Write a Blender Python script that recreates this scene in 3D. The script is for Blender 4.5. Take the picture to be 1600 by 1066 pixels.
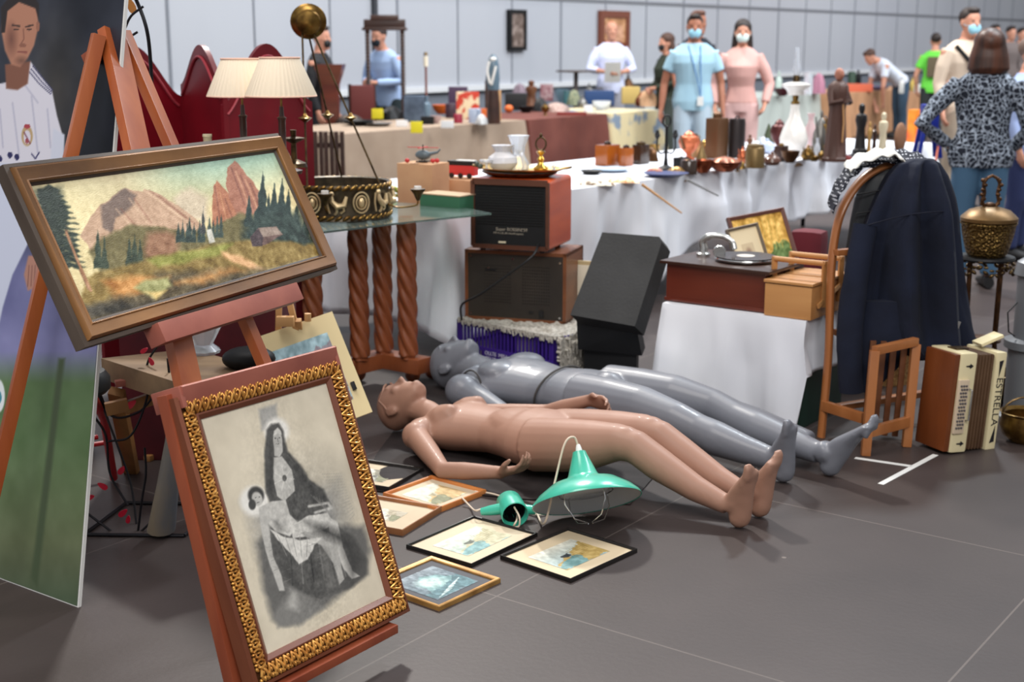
import bpy, bmesh, math, random
import numpy as np
from mathutils import Vector, Matrix, Euler, noise as mnoise
S = bpy.context.scene
for o in list(bpy.data.objects): bpy.data.objects.remove(o)
COL = S.collection
random.seed(7)
# ------------------------------------------------------------------ camera, world, lights, exposure
F_PX, Y_HOR, CAM_H = 2100.0, 68.0, 1.52          # focal length in pixels of the 1600 px wide frame
PITCH = math.atan((533 - Y_HOR) / F_PX)
cp, sp = math.cos(PITCH), math.sin(PITCH)
cam = bpy.data.cameras.new('camera'); camo = bpy.data.objects.new('camera', cam); COL.objects.link(camo)
camo.location = (0, 0, CAM_H); camo.rotation_euler = (math.pi/2 - PITCH, 0, 0)
cam.sensor_width = 36; cam.lens = 36 * F_PX / 1600; cam.clip_end = 200
cam.dof.use_dof = True; cam.dof.focus_distance = 3.65; cam.dof.aperture_fstop = 3.8
S.camera = camo
w = bpy.data.worlds.new('hall_light'); S.world = w; w.use_nodes = True
w.node_tree.nodes['Background'].inputs[0].default_value = (0.93, 0.96, 1.0, 1)
w.node_tree.nodes['Background'].inputs[1].default_value = 0.46
S.view_settings.view_transform = 'Standard'; S.view_settings.look = 'None'
S.view_settings.gamma = 1; S.view_settings.use_curve_mapping = False
S.view_settings.exposure = 0.0
def area(name, loc, tgt, size, power, col, sy=None):
    l = bpy.data.lights.new(name, 'AREA'); l.size = size; l.energy = power; l.color = col
    if sy: l.shape = 'RECTANGLE'; l.size_y = sy
    o = bpy.data.objects.new(name, l); COL.objects.link(o); o.location = loc
    o.rotation_euler = (Vector(tgt) - Vector(loc)).to_track_quat('-Z', 'Y').to_euler()
    return o
area('hall_floodlight', (-1.5, 15.0, 11.0), (0.3, 5.0, 0), 0.9, 1500, (1.0, 0.96, 0.9))
area('hall_floodlight_far', (4.5, 14.0, 11.5), (0.5, 5.0, 0), 1.0, 900, (0.85, 0.94, 1.0))
area('hall_lamp_row', (-2.5, 3.0, 8.0), (0, 6.0, 0), 3.5, 330, (1.0, 0.95, 0.9), 3.5)
area('hall_lamp_row_right', (6.5, 9.0, 8.5), (4, 20.0, 0), 5.0, 1500, (0.93, 0.97, 1.0), 5.0)

area('front_fill_light', (0.5, -4.0, 7.5), (0.6, 6.5, 0.6), 6.0, 650, (1.0, 0.97, 0.94), 3.0)  # unseen fill added behind the camera to brighten upright faces
area('wall_wash_light', (14.0, 21.0, 9.0), (8.0, 29.0, 2.0), 10.0, 1300, (0.98, 0.98, 1.0), 6.0)  # unseen wash light added to brighten the right of the back wall
# ------------------------------------------------------------------ photo geometry helpers (pixels of the photo -> real places)
def ray(x, y):
    u = (x-800)/F_PX; v = (533-y)/F_PX
    return Vector((u, cp+v*sp, -sp+v*cp))
C0 = Vector((0, 0, CAM_H))
def G(x, y, h=0.0):
    d = ray(x, y); return C0 + d*((h-CAM_H)/d.z)
def P(x, y, Y):
    d = ray(x, y); return C0 + d*(Y/d.y)
def onplane(x, y, p, n):
    d = ray(x, y); return C0 + d*((Vector(p)-C0).dot(n)/d.dot(n))
def proj(q):
    q = Vector(q)-C0; Z = q.y*cp-q.z*sp; V = q.y*sp+q.z*cp
    return (800+F_PX*q.x/Z, 533-F_PX*V/Z)
AZ = math.radians(36.5); RZ = -AZ                  # the hall's floor grid is turned 36.5 degrees from the view
EX = Vector((math.cos(AZ), -math.sin(AZ), 0)); EY = Vector((math.sin(AZ), math.cos(AZ), 0)); EZ = Vector((0, 0, 1))

# ------------------------------------------------------------------ materials
def lin(c):
    return tuple(((v/255)/12.92 if v/255 <= .04045 else ((v/255+.055)/1.055)**2.4) for v in c)
MATS = {}
def mat(name, col=(128,128,128), rough=.6, metal=0., col2=None, scale=20., stretch=None, bump=0., bscale=None, alpha=1., trans=0., coat=0., ior=1.45, sheen=0., kind='noise', ramp=(.35,.65), bdist=.01, det=5, emit=None, sub=0.):
    if name in MATS: return MATS[name]
    m = bpy.data.materials.new(name); m.use_nodes = True; nt = m.node_tree; b = nt.nodes['Principled BSDF']
    c = lin(col)+(1,)
    b.inputs['Base Color'].default_value = c; b.inputs['Roughness'].default_value = rough; b.inputs['Metallic'].default_value = metal
    b.inputs['Transmission Weight'].default_value = trans; b.inputs['Coat Weight'].default_value = coat; b.inputs['IOR'].default_value = ior
    b.inputs['Alpha'].default_value = alpha; b.inputs['Sheen Weight'].default_value = sheen
    b.inputs['Coat Roughness'].default_value = .15
    if sub: b.inputs['Subsurface Weight'].default_value = sub; b.inputs['Subsurface Scale'].default_value = .02
    tc = nt.nodes.new('ShaderNodeTexCoord'); mp = nt.nodes.new('ShaderNodeMapping')
    nt.links.new(tc.outputs['Object'], mp.inputs[0])
    if stretch: mp.inputs['Scale'].default_value = stretch
    def tex(sc):
        if kind == 'wave':
            t = nt.nodes.new('ShaderNodeTexWave'); t.inputs['Scale'].default_value = sc; t.inputs['Distortion'].default_value = 3; t.inputs['Detail'].default_value = 3; o = t.outputs['Fac']
        elif kind == 'voronoi':
            t = nt.nodes.new('ShaderNodeTexVoronoi'); t.inputs['Scale'].default_value = sc; o = t.outputs['Distance']
        elif kind == 'checker':
            t = nt.nodes.new('ShaderNodeTexChecker'); t.inputs['Scale'].default_value = sc; o = t.outputs['Fac']
        else:
            t = nt.nodes.new('ShaderNodeTexNoise'); t.inputs['Scale'].default_value = sc; t.inputs['Detail'].default_value = det; o = t.outputs['Fac']
        nt.links.new(mp.outputs[0], t.inputs['Vector']); return o
    if col2:
        r = nt.nodes.new('ShaderNodeValToRGB'); r.color_ramp.elements[0].position = ramp[0]; r.color_ramp.elements[1].position = ramp[1]
        r.color_ramp.elements[0].color = c; r.color_ramp.elements[1].color = lin(col2)+(1,)
        nt.links.new(tex(scale), r.inputs[0]); nt.links.new(r.outputs[0], b.inputs['Base Color'])
    if bump:
        bp = nt.nodes.new('ShaderNodeBump'); bp.inputs['Strength'].default_value = bump; bp.inputs['Distance'].default_value = bdist
        nt.links.new(tex(bscale or scale), bp.inputs['Height']); nt.links.new(bp.outputs[0], b.inputs['Normal'])
    if emit: b.inputs['Emission Color'].default_value = c; b.inputs['Emission Strength'].default_value = emit
    MATS[name] = m; return m
def paintmat(name, rough=.6, coat=0., bump=0.):
    if name in MATS: return MATS[name]
    m = mat(name, rough=rough, coat=coat); nt = m.node_tree; b = nt.nodes['Principled BSDF']
    a = nt.nodes.new('ShaderNodeVertexColor'); a.layer_name = 'Col'; nt.links.new(a.outputs[0], b.inputs['Base Color'])
    if bump:
        t = nt.nodes.new('ShaderNodeTexNoise'); t.inputs['Scale'].default_value = 120
        bp = nt.nodes.new('ShaderNodeBump'); bp.inputs['Strength'].default_value = bump; bp.inputs['Distance'].default_value = .002
        nt.links.new(t.outputs['Fac'], bp.inputs['Height']); nt.links.new(bp.outputs[0], b.inputs['Normal'])
    return m
M = {}
M['wood_orange'] = mat('orange pine wood', (150,72,32), .42, 0, (178,98,50), 9, (1,1,.12), .1, coat=.3)
M['wood_red'] = mat('reddish easel wood', (128,58,36), .45, 0, (152,78,50), 8, (1,1,.15), .1, coat=.2)
M['wood_pink'] = mat('pinkish easel wood', (146,82,70), .5, 0, (166,98,82), 8, (.2,1,1), .1)
M['wood_brown'] = mat('brown wood', (88,50,28), .45, 0, (110,66,38), 10, (.15,1,1), .1, coat=.2)
M['wood_dark'] = mat('dark wood', (46,24,16), .35, 0, (62,34,22), 10, (.2,1,1), .05, coat=.3)
M['wood_walnut'] = mat('walnut veneer', (168,56,10), .3, 0, (200,80,20), 4, (.3,.3,2.2), 0, coat=.6)
M['mahogany'] = mat('mahogany', (82,30,18), .3, 0, (100,40,24), 6, (.3,1,2), 0, coat=.5)
M['wood_light'] = mat('light beech wood', (190,142,92), .5, 0, (208,160,108), 9, (.2,1,1), .1)
M['wood_pale'] = mat('pale worn wood', (150,122,92), .7, 0, (110,86,64), 7, (.3,1,1), .2)
M['gold'] = mat('gilded plaster', (205,150,70), .32, .75, (128,78,30), 35, None, .6, 60)
M['gold_plain'] = mat('gold painted wood', (196,146,74), .4, .35, (150,100,46), 14, (.3,1,1), .1)
M['brass'] = mat('aged brass', (150,118,62), .3, .9, (96,70,36), 25)
M['brass_dark'] = mat('tarnished brass', (104,84,54), .36, .9, (58,44,28), 30)
M['bronze'] = mat('bronze', (96,66,42), .4, .8, (60,40,26), 20)
M['copper'] = mat('copper', (176,98,66), .28, .9, (120,58,40), 20)
M['silver'] = mat('silver metal', (190,190,188), .25, .9)
M['steel'] = mat('chrome steel', (205,205,205), .15, 1.)
M['iron'] = mat('black iron', (24,24,26), .5, .5)
M['black'] = mat('black plastic', (22,22,24), .5)
M['black_matt'] = mat('matt black board', (30,30,31), .65, 0, (40,40,41), 6, None, .1, 80)
M['white'] = mat('white paint', (225,225,222), .5)
M['porcelain'] = mat('white porcelain', (232,228,222), .2, coat=.5)
M['white_cloth'] = mat('white tablecloth', (226,228,234), .85, 0, (218,220,228), 2, (1,1,.4), 1., 5.5, bdist=.035, det=1.2)
M['beige_cloth'] = mat('beige tablecloth', (158,138,120), .9, 0, (146,126,108), 3, None, .2, 10)
M['brown_cloth'] = mat('brown tablecloth', (110,60,50), .9, 0, (96,50,42), 3, None, .2, 10)
M['paper'] = mat('cream paper', (228,218,196), .8)
M['mount'] = mat('ivory mount board', (200,184,158), .8, 0, (192,174,148), 5)
M['red'] = mat('red lacquer', (112,6,22), .42, 0, (92,2,16), 4, None, 0, coat=.1)
M['shade'] = mat('pleated cream lampshade', (238,222,198), .8)
M['glass'] = mat('table glass', (205,228,222), .04, trans=.92, ior=1.3)
M['crystal'] = mat('cut crystal', (240,244,250), .12, trans=.6, ior=1.45)
M['teal'] = mat('teal enamel', (62,176,150), .28, coat=.5)
M['enamel'] = mat('white enamel', (206,206,204), .3, coat=.4)
M['skin'] = mat('skin', (196,140,116), .6, sub=.05)
M['skin_tan'] = mat('tanned skin', (158,102,78), .6)
M['hair'] = mat('dark hair', (30,22,20), .6, 0, (48,34,28), 60, (1,1,.1))
M['cardboard'] = mat('cardboard', (190,148,112), .9, 0, (178,134,100), 6)
M['navy'] = mat('navy cotton', (12,17,34), .95, 0, (17,24,44), 6, None, .4, 14)
M['mask_blue'] = mat('blue surgical mask', (150,200,220), .8)

# ------------------------------------------------------------------ mesh building
class MB:
    def __init__(s): s.v = []; s.f = []
    def add(s, vs, fs):
        n = len(s.v); s.v += [Vector(v) for v in vs]; s.f += [tuple(i+n for i in f) for f in fs]; return s
    def box(s, c, size, rot=None, bev=0.):
        # c centre, size full; optional bevel; rot Matrix/Euler
        hx, hy, hz = size[0]/2, size[1]/2, size[2]/2
        bm = bmesh.new(); bmesh.ops.create_cube(bm, size=1)
        for v in bm.verts: v.co = Vector((v.co.x*2*hx, v.co.y*2*hy, v.co.z*2*hz))
        if bev: bmesh.ops.bevel(bm, geom=bm.edges[:], offset=min(bev, min(hx,hy,hz)*.9), segments=2, affect='EDGES', profile=.7)
        bm.verts.index_update()
        R = rot.to_matrix() if isinstance(rot, Euler) else (rot or Matrix.Identity(3))
        s.add([R @ v.co + Vector(c) for v in bm.verts], [[v.index for v in f.verts] for f in bm.faces]); bm.free(); return s
    def bar(s, a, b, wd, th, up=(0,0,1), bev=.002):
        # rectangular bar from a to b, wd across (perpendicular to up), th along up
        a, b = Vector(a), Vector(b); d = (b-a); L = d.length; d.normalize(); u = Vector(up)
        x = d.cross(u).normalized(); u = x.cross(d).normalized()
        R = Matrix((x, d, u)).transposed()
        return s.box((a+b)/2, (wd, L, th), R, bev)
    def ring(s, pts, closed=True): pass
    def tube(s, pts, r, seg=10, cap=True, up=None, closed=False):
        # r: number, list of numbers or list of (rx, ry)
        pts = [Vector(p) for p in pts]; n = len(pts)
        if not isinstance(r, (list, tuple)): r = [r]*n
        rings = []; prev = None
        for i, p in enumerate(pts):
            if closed: t = pts[(i+1) % n]-pts[i-1]
            else: t = (pts[min(i+1, n-1)]-pts[max(i-1, 0)])
            t.normalize()
            if up is not None: x = t.cross(Vector(up)); x = x.normalized() if x.length > 1e-4 else Vector((1,0,0))
            elif prev is None:
                x = t.cross(Vector((0,0,1)));
                if x.length < .1: x = t.cross(Vector((0,1,0)))
                x.normalize()
            else: x = (prev - t*prev.dot(t)).normalized()
            prev = x; y = x.cross(t).normalized()
            rr = r[i] if isinstance(r[i], (tuple, list)) else (r[i], r[i])
            rings.append([p + x*(rr[0]*math.cos(a)) + y*(rr[1]*math.sin(a)) for a in [2*math.pi*k/seg for k in range(seg)]])
        vs = [v for q in rings for v in q]; fs = []
        for i in range(n-1 if not closed else n):
            j = (i+1) % n
            for k in range(seg): fs.append((i*seg+k, i*seg+(k+1) % seg, j*seg+(k+1) % seg, j*seg+k))
        if cap and not closed: fs.append(tuple(range(seg))[::-1]); fs.append(tuple((n-1)*seg+k for k in range(seg)))
        return s.add(vs, fs)
    def lathe(s, prof, c=(0,0,0), seg=28, rot=None, close=True, fn=None):
        c = Vector(c); vs = []; fs = []; n = len(prof)
        for r, z in prof:
            for k in range(seg):
                a = 2*math.pi*k/seg; rr = max(r, 1e-4)
                if fn: rr = rr*fn(a, z)
                v = Vector((rr*math.cos(a), rr*math.sin(a), z)); v = rot @ v if rot else v
                vs.append(v+c)
        for i in range(n-1):
            for k in range(seg): fs.append((i*seg+k, i*seg+(k+1) % seg, (i+1)*seg+(k+1) % seg, (i+1)*seg+k))
        if close: fs.append(tuple(range(seg))[::-1]); fs.append(tuple((n-1)*seg+k for k in range(seg)))
        return s.add(vs, fs)
    def ell(s, c, r, rot=None, seg=20, rings=12):
        if not isinstance(r, (tuple, list)): r = (r, r, r)
        c = Vector(c); vs = []; fs = []
        for i in range(1, rings):
            th = math.pi*i/rings
            for k in range(seg):
                a = 2*math.pi*k/seg
                v = Vector((r[0]*math.sin(th)*math.cos(a), r[1]*math.sin(th)*math.sin(a), r[2]*math.cos(th)))
                vs.append((rot @ v if rot else v)+c)
        t = Vector((0,0,r[2])); vs += [(rot @ t if rot else t)+c, c-(rot @ t if rot else t)]
        for i in range(rings-2):
            for k in range(seg): fs.append((i*seg+k, (i+1)*seg+k, (i+1)*seg+(k+1) % seg, i*seg+(k+1) % seg))
        N = (rings-1)*seg
        for k in range(seg): fs.append((N, k, (k+1) % seg)); fs.append((N+1, (rings-2)*seg+(k+1) % seg, (rings-2)*seg+k))
        return s.add(vs, fs)
    def prism(s, pts, d):
        # polygon pts (3D, planar) extruded by vector d
        n = len(pts); d = Vector(d)
        vs = [Vector(p) for p in pts]+[Vector(p)+d for p in pts]
        fs = [tuple(range(n))[::-1], tuple(range(n, 2*n))]+[(i, (i+1) % n, (i+1) % n+n, i+n) for i in range(n)]
        return s.add(vs, fs)
    def grid(s, fn, nu, nv):
        vs = [fn(i/(nu-1), j/(nv-1)) for j in range(nv) for i in range(nu)]
        fs = [(j*nu+i, j*nu+i+1, (j+1)*nu+i+1, (j+1)*nu+i) for j in range(nv-1) for i in range(nu-1)]
        return s.add(vs, fs)
    def loft(s, secs, seg=24):
        # secs: (centre, a, b) half-axes vectors
        vs = []; fs = []; n = len(secs)
        for c, a, b in secs:
            c, a, b = Vector(c), Vector(a), Vector(b)
            for k in range(seg):
                t = 2*math.pi*k/seg; vs.append(c+a*math.cos(t)+b*math.sin(t))
        for i in range(n-1):
            for k in range(seg): fs.append((i*seg+k, i*seg+(k+1) % seg, (i+1)*seg+(k+1) % seg, (i+1)*seg+k))
        fs.append(tuple(range(seg))[::-1]); fs.append(tuple((n-1)*seg+k for k in range(seg)))
        return s.add(vs, fs)
    def xf(s, Mx):
        s.v = [Mx @ v for v in s.v]; return s
def make(mb, name, material, parent=None, smooth=True, world=False, angle=40):
    me = bpy.data.meshes.new(name)
    vs = mb.v
    if world and parent is not None:
        inv = parent.matrix_basis.inverted(); par = parent.parent
        while par is not None: inv = inv @ par.matrix_basis.inverted(); par = par.parent
        vs = [inv @ v for v in vs]
    me.from_pydata([tuple(v) for v in vs], [], mb.f); me.update()
    bm = bmesh.new(); bm.from_mesh(me); bmesh.ops.recalc_face_normals(bm, faces=bm.faces[:]); bm.to_mesh(me); bm.free()
    if smooth:
        me.polygons.foreach_set('use_smooth', [True]*len(me.polygons))
        try: me.set_sharp_from_angle(angle=math.radians(angle))
        except Exception: pass
    me.materials.append(material)
    o = bpy.data.objects.new(name, me); COL.objects.link(o)
    if parent is not None: o.parent = parent
    return o
def tag(o, label=None, cat=None, group=None, kind=None):
    if label: o['label'] = label
    if cat: o['category'] = cat
    if group: o['group'] = group
    if kind: o['kind'] = kind
    return o
def thing(name, label, cat, loc=(0,0,0), rz=0., group=None, mtx=None):
    o = bpy.data.objects.new(name, None); COL.objects.link(o); o.empty_display_size = .1
    o.matrix_basis = mtx if mtx is not None else Matrix.Translation(Vector(loc)) @ Matrix.Rotation(rz, 4, 'Z')
    return tag(o, label, cat, group)
def solo(mb, name, material, label, cat, loc=None, rz=0., group=None, kind=None, smooth=True, angle=40):
    # a thing that is one mesh; if loc is given the mesh is in local coordinates
    if loc is None:
        # move the origin to the thing's base
        zs = min(v.z for v in mb.v); c = sum(mb.v, Vector())/len(mb.v); base = Vector((c.x, c.y, zs))
        mb.v = [v-base for v in mb.v]; loc = base
    o = make(mb, name, material, None, smooth, angle=angle); o.location = loc; o.rotation_euler = (0,0,rz)
    return tag(o, label, cat, group, kind)
def struct(name, mb, material, smooth=False):
    o = make(mb, name, material, None, smooth); o['kind'] = 'structure'; return o
def basis(o, x, y, z):
    m = Matrix((Vector(x), Vector(y), Vector(z))).transposed().to_4x4(); m.translation = Vector(o); return m
def fbm(x, y, z=0., oct=3):
    return mnoise.fractal(Vector((x, y, z)), .7, 2.1, oct)

# ------------------------------------------------------------------ painted pictures: a fine grid whose points carry the picture's colours
rng = np.random.default_rng(5)
class Canvas:
    """grid of colour samples, u right, v down in 0..1; H maps other coordinates to u,v"""
    def __init__(s, nx, ny, col, quad=None):
        s.nx, s.ny = nx, ny
        s.U, s.V = np.meshgrid(np.linspace(0, 1, nx), np.linspace(0, 1, ny)); s.C = np.zeros((ny, nx, 3)); s.C[:] = np.array(col)/255
        s.asp = ny/nx; s.X, s.Y = s.U, s.V; s.q = 1.0
        if quad:      # corners tl,tr,br,bl in the coordinates used for drawing
            A = []; B = []
            for (u, v), (x, y) in zip(((0,0),(1,0),(1,1),(0,1)), quad):
                A.append([u, v, 1, 0, 0, 0, -u*x, -v*x]); B.append(x)
                A.append([0, 0, 0, u, v, 1, -u*y, -v*y]); B.append(y)
            h = np.linalg.solve(np.array(A, float), np.array(B, float)); D = h[6]*s.U+h[7]*s.V+1
            s.X = (h[0]*s.U+h[1]*s.V+h[2])/D; s.Y = (h[3]*s.U+h[4]*s.V+h[5])/D
            s.q = abs(quad[1][0]-quad[0][0])
    def mix(s, m, col, a=1.):
        m = np.clip(m*a, 0, 1)[..., None]; c = np.array(col)/255 if not isinstance(col, np.ndarray) else col
        s.C = s.C*(1-m)+c*m; return s
    def dist(s, pts, X=None, Y=None):
        X = s.X if X is None else X; Y = s.Y if Y is None else Y
        pts = np.array(pts, float); n = len(pts); ins = np.zeros(X.shape, bool); d = np.full(X.shape, 1e9)
        for i in range(n):
            x1, y1 = pts[i]; x2, y2 = pts[(i+1) % n]
            c = ((y1 > Y) != (y2 > Y)) & (X < (x2-x1)*(Y-y1)/((y2-y1) or 1e-9)+x1); ins ^= c
            dx, dy = x2-x1, y2-y1; t = np.clip(((X-x1)*dx+(Y-y1)*dy)/(dx*dx+dy*dy+1e-12), 0, 1)
            d = np.minimum(d, np.hypot(X-x1-t*dx, Y-y1-t*dy))
        return np.where(ins, -d, d)
    def poly(s, pts, col, a=1., soft=None, rag=0., rf=20):
        soft = soft or s.q*.004; d = s.dist(pts)
        if rag: d = d+s.noise(rf)*rag
        return s.mix(.5-d/soft, col, a)
    def ell(s, cx, cy, rx, ry, col, a=1., rot=0., soft=.15):
        c, k = math.cos(math.radians(rot)), math.sin(math.radians(rot))
        x = (s.X-cx); y = (s.Y-cy); x, y = (x*c+y*k)/rx, (-x*k+y*c)/ry
        return s.mix((1-np.hypot(x, y))/soft+.5, col, a)
    def line(s, pts, w, col, a=1., soft=None):
        soft = soft or max(w*.5, s.q*.003); d = np.full(s.X.shape, 1e9)
        for (x1, y1), (x2, y2) in zip(pts[:-1], pts[1:]):
            dx, dy = x2-x1, y2-y1; t = np.clip(((s.X-x1)*dx+(s.Y-y1)*dy)/(dx*dx+dy*dy+1e-12), 0, 1)
            d = np.minimum(d, np.hypot(s.X-x1-t*dx, s.Y-y1-t*dy))
        return s.mix(.5-(d-w/2)/soft, col, a)
    def noise(s, f, fy=None, seed=0, oc=3):
        r = np.random.default_rng(seed+int(f*7)); out = np.zeros(s.X.shape); amp = 1.; fy = fy or f*s.asp
        for o in range(oc):
            nx, ny = max(int(f*2**o), 1), max(int(fy*2**o), 1); g = r.random((ny+2, nx+2))
            x = s.U*nx; y = s.V*ny; i = np.minimum(x.astype(int), nx); j = np.minimum(y.astype(int), ny); a = x-i; b = y-j
            a = a*a*(3-2*a); b = b*b*(3-2*b)
            out += amp*((g[j, i]*(1-a)+g[j, i+1]*a)*(1-b)+(g[j+1, i]*(1-a)+g[j+1, i+1]*a)*b-.5); amp *= .55
        return out
    def speck(s, f, amp, seed=0, mask=None, fy=None):
        n = s.noise(f, fy, seed)[..., None]*amp
        s.C = np.clip(s.C+(n if mask is None else n*np.clip(mask, 0, 1)[..., None]), 0, 1); return s
    def build(s, name, material, W, Hh, parent, z=0., thick=.0):
        nx, ny = s.nx, s.ny
        me = bpy.data.meshes.new(name)
        co = np.stack([(s.U-.5)*W, (.5-s.V)*Hh, np.full(s.U.shape, z)], -1).reshape(-1, 3)
        a = np.arange(ny-1)[:, None]*nx+np.arange(nx-1)[None]
        f = np.stack([a+nx, a+nx+1, a+1, a], -1).reshape(-1, 4)
        me.from_pydata(co.tolist(), [], f.tolist())
        C = np.clip(s.C, 0, 1); L = np.where(C <= .04045, C/12.92, ((C+.055)/1.055)**2.4).reshape(-1, 3)
        ca = me.color_attributes.new('Col', 'FLOAT_COLOR', 'POINT')
        ca.data.foreach_set('color', np.concatenate([L, np.ones((len(L), 1))], 1).astype(np.float32).ravel())
        me.materials.append(material); o = bpy.data.objects.new(name, me); COL.objects.link(o); o.parent = parent
        return o
def frame_mb(W, Hh, prof):
    """mitred moulding round a W x H opening's outer edge; prof = (inset from outer edge, height) points"""
    mb = MB(); n = len(prof); vs = []; fs = []
    for cx, cy in ((-1,1),(1,1),(1,-1),(-1,-1)):
        for i, (ins, z) in enumerate(prof): vs.append(Vector((cx*(W/2-ins), cy*(Hh/2-ins), z)))
    for k in range(4):
        for i in range(n): fs.append((k*n+i, ((k+1) % 4)*n+i, ((k+1) % 4)*n+(i+1) % n, k*n+(i+1) % n))
    return mb.add(vs, fs)
# ================================================================== THE SETTING
def gp(a, b, z=0.): return EX*a + EY*b + EZ*z          # place in the hall's own grid (a across, b along the wall)
def floor_material():
    m = mat('dark floor tiles', (78,70,70), .45); m.node_tree.nodes['Principled BSDF'].inputs['Specular IOR Level'].default_value = .3; nt = m.node_tree; b = nt.nodes['Principled BSDF']; L = nt.links.new
    tc = nt.nodes.new('ShaderNodeTexCoord'); mp = nt.nodes.new('ShaderNodeMapping'); mp.vector_type = 'POINT'
    mp.inputs['Rotation'].default_value = (0, 0, AZ)
    L(tc.outputs['Object'], mp.inputs[0])
    sep = nt.nodes.new('ShaderNodeSeparateXYZ'); L(mp.outputs[0], sep.inputs[0])
    lines = []
    for ax, off in ((0, 2.14), (1, -2.82)):
        a = nt.nodes.new('ShaderNodeMath'); a.operation = 'ADD'; L(sep.outputs[ax], a.inputs[0]); a.inputs[1].default_value = off + 120
        d = nt.nodes.new('ShaderNodeMath'); d.operation = 'MODULO'; L(a.outputs[0], d.inputs[0]); d.inputs[1].default_value = 1.2
        e = nt.nodes.new('ShaderNodeMath'); e.operation = 'PINGPONG'; L(d.outputs[0], e.inputs[0]); e.inputs[1].default_value = .6
        c = nt.nodes.new('ShaderNodeMath'); c.operation = 'LESS_THAN'; L(e.outputs[0], c.inputs[0]); c.inputs[1].default_value = .0028
        lines.append(c)
    mx = nt.nodes.new('ShaderNodeMath'); mx.operation = 'MAXIMUM'; L(lines[0].outputs[0], mx.inputs[0]); L(lines[1].outputs[0], mx.inputs[1])
    n1 = nt.nodes.new('ShaderNodeTexNoise'); n1.inputs['Scale'].default_value = 1.3; n1.inputs['Detail'].default_value = 8
    n2 = nt.nodes.new('ShaderNodeTexNoise'); n2.inputs['Scale'].default_value = 60
    L(mp.outputs[0], n1.inputs['Vector']); L(mp.outputs[0], n2.inputs['Vector'])
    r = nt.nodes.new('ShaderNodeValToRGB'); r.color_ramp.elements[0].position = .3; r.color_ramp.elements[1].position = .7
    r.color_ramp.elements[0].color = lin((56,48,47))+(1,); r.color_ramp.elements[1].color = lin((69,60,58))+(1,)
    L(n1.outputs['Fac'], r.inputs[0])
    # scuffs: sparse pale specks
    n3 = nt.nodes.new('ShaderNodeTexVoronoi'); n3.inputs['Scale'].default_value = 2.1; L(mp.outputs[0], n3.inputs['Vector'])
    sc = nt.nodes.new('ShaderNodeMath'); sc.operation = 'LESS_THAN'; L(n3.outputs['Distance'], sc.inputs[0]); sc.inputs[1].default_value = .018
    m1 = nt.nodes.new('ShaderNodeMixRGB'); L(r.outputs[0], m1.inputs[1]); m1.inputs[2].default_value = lin((150,138,130))+(1,)
    s2 = nt.nodes.new('ShaderNodeMath'); s2.operation = 'MULTIPLY'; L(sc.outputs[0], s2.inputs[0]); s2.inputs[1].default_value = .4; L(s2.outputs[0], m1.inputs[0])
    m2 = nt.nodes.new('ShaderNodeMixRGB'); L(m1.outputs[0], m2.inputs[1]); m2.inputs[2].default_value = lin((92,83,79))+(1,); L(mx.outputs[0], m2.inputs[0])
    L(m2.outputs[0], b.inputs['Base Color'])
    bp = nt.nodes.new('ShaderNodeBump'); bp.inputs['Strength'].default_value = .08; bp.inputs['Distance'].default_value = .004
    L(n2.outputs['Fac'], bp.inputs['Height']); L(bp.outputs[0], b.inputs['Normal'])
    return m
f = MB(); q = [gp(-12, -12), gp(40, -12), gp(40, 70), gp(-12, 70)]
f.add([v for v in q]+[v-EZ*.1 for v in q], [(0,1,2,3), (7,6,5,4), (0,4,5,1), (1,5,6,2), (2,6,7,3), (3,7,4,0)])
struct('floor', f, floor_material())
WALL_A = -11.4
def gbox(mb, a0, a1, b0, b1, z0, z1):
    q = [gp(a0, b0), gp(a1, b0), gp(a1, b1), gp(a0, b1)]
    return mb.add([v+EZ*z0 for v in q]+[v+EZ*z1 for v in q], [(3,2,1,0), (4,5,6,7), (0,1,5,4), (1,2,6,5), (2,3,7,6), (3,0,4,7)])
wallm = mat('grey panel wall', (172,175,182), .7, 0, (166,169,177), .6, (1,1,.4))
struct('wall_back', gbox(MB(), WALL_A-.2, WALL_A, -2, 70, .93, 8.), wallm)
struct('wall_base', gbox(MB(), WALL_A-.2, WALL_A-.03, -2, 70, 0, .93), mat('blue grey wall base', (112,118,128), .8))
struct('trim_1', gbox(MB(), WALL_A, WALL_A+.05, -2, 70, .90, .97), mat('pale rail', (205,207,210), .5))
struct('trim_2', gbox(MB(), WALL_A-.001, WALL_A+.012, -2, 70, 2.12, 2.17), mat('panel seam', (112,114,120), .7))
sm = MB()
for k in range(-12, 47):
    b = 13.0 + 1.2*k; wd = .02 if k % 3 else .035
    gbox(sm, WALL_A-.001, WALL_A+.01, b-wd/2, b+wd/2, .97, 8)
struct('trim_3', sm, mat('vertical panel seam', (118,122,130), .7))
struct('trim_4', gbox(MB(), WALL_A, WALL_A+.06, 12.52, 12.58, .97, 6), mat('dark wall post', (52,54,60), .6))
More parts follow.
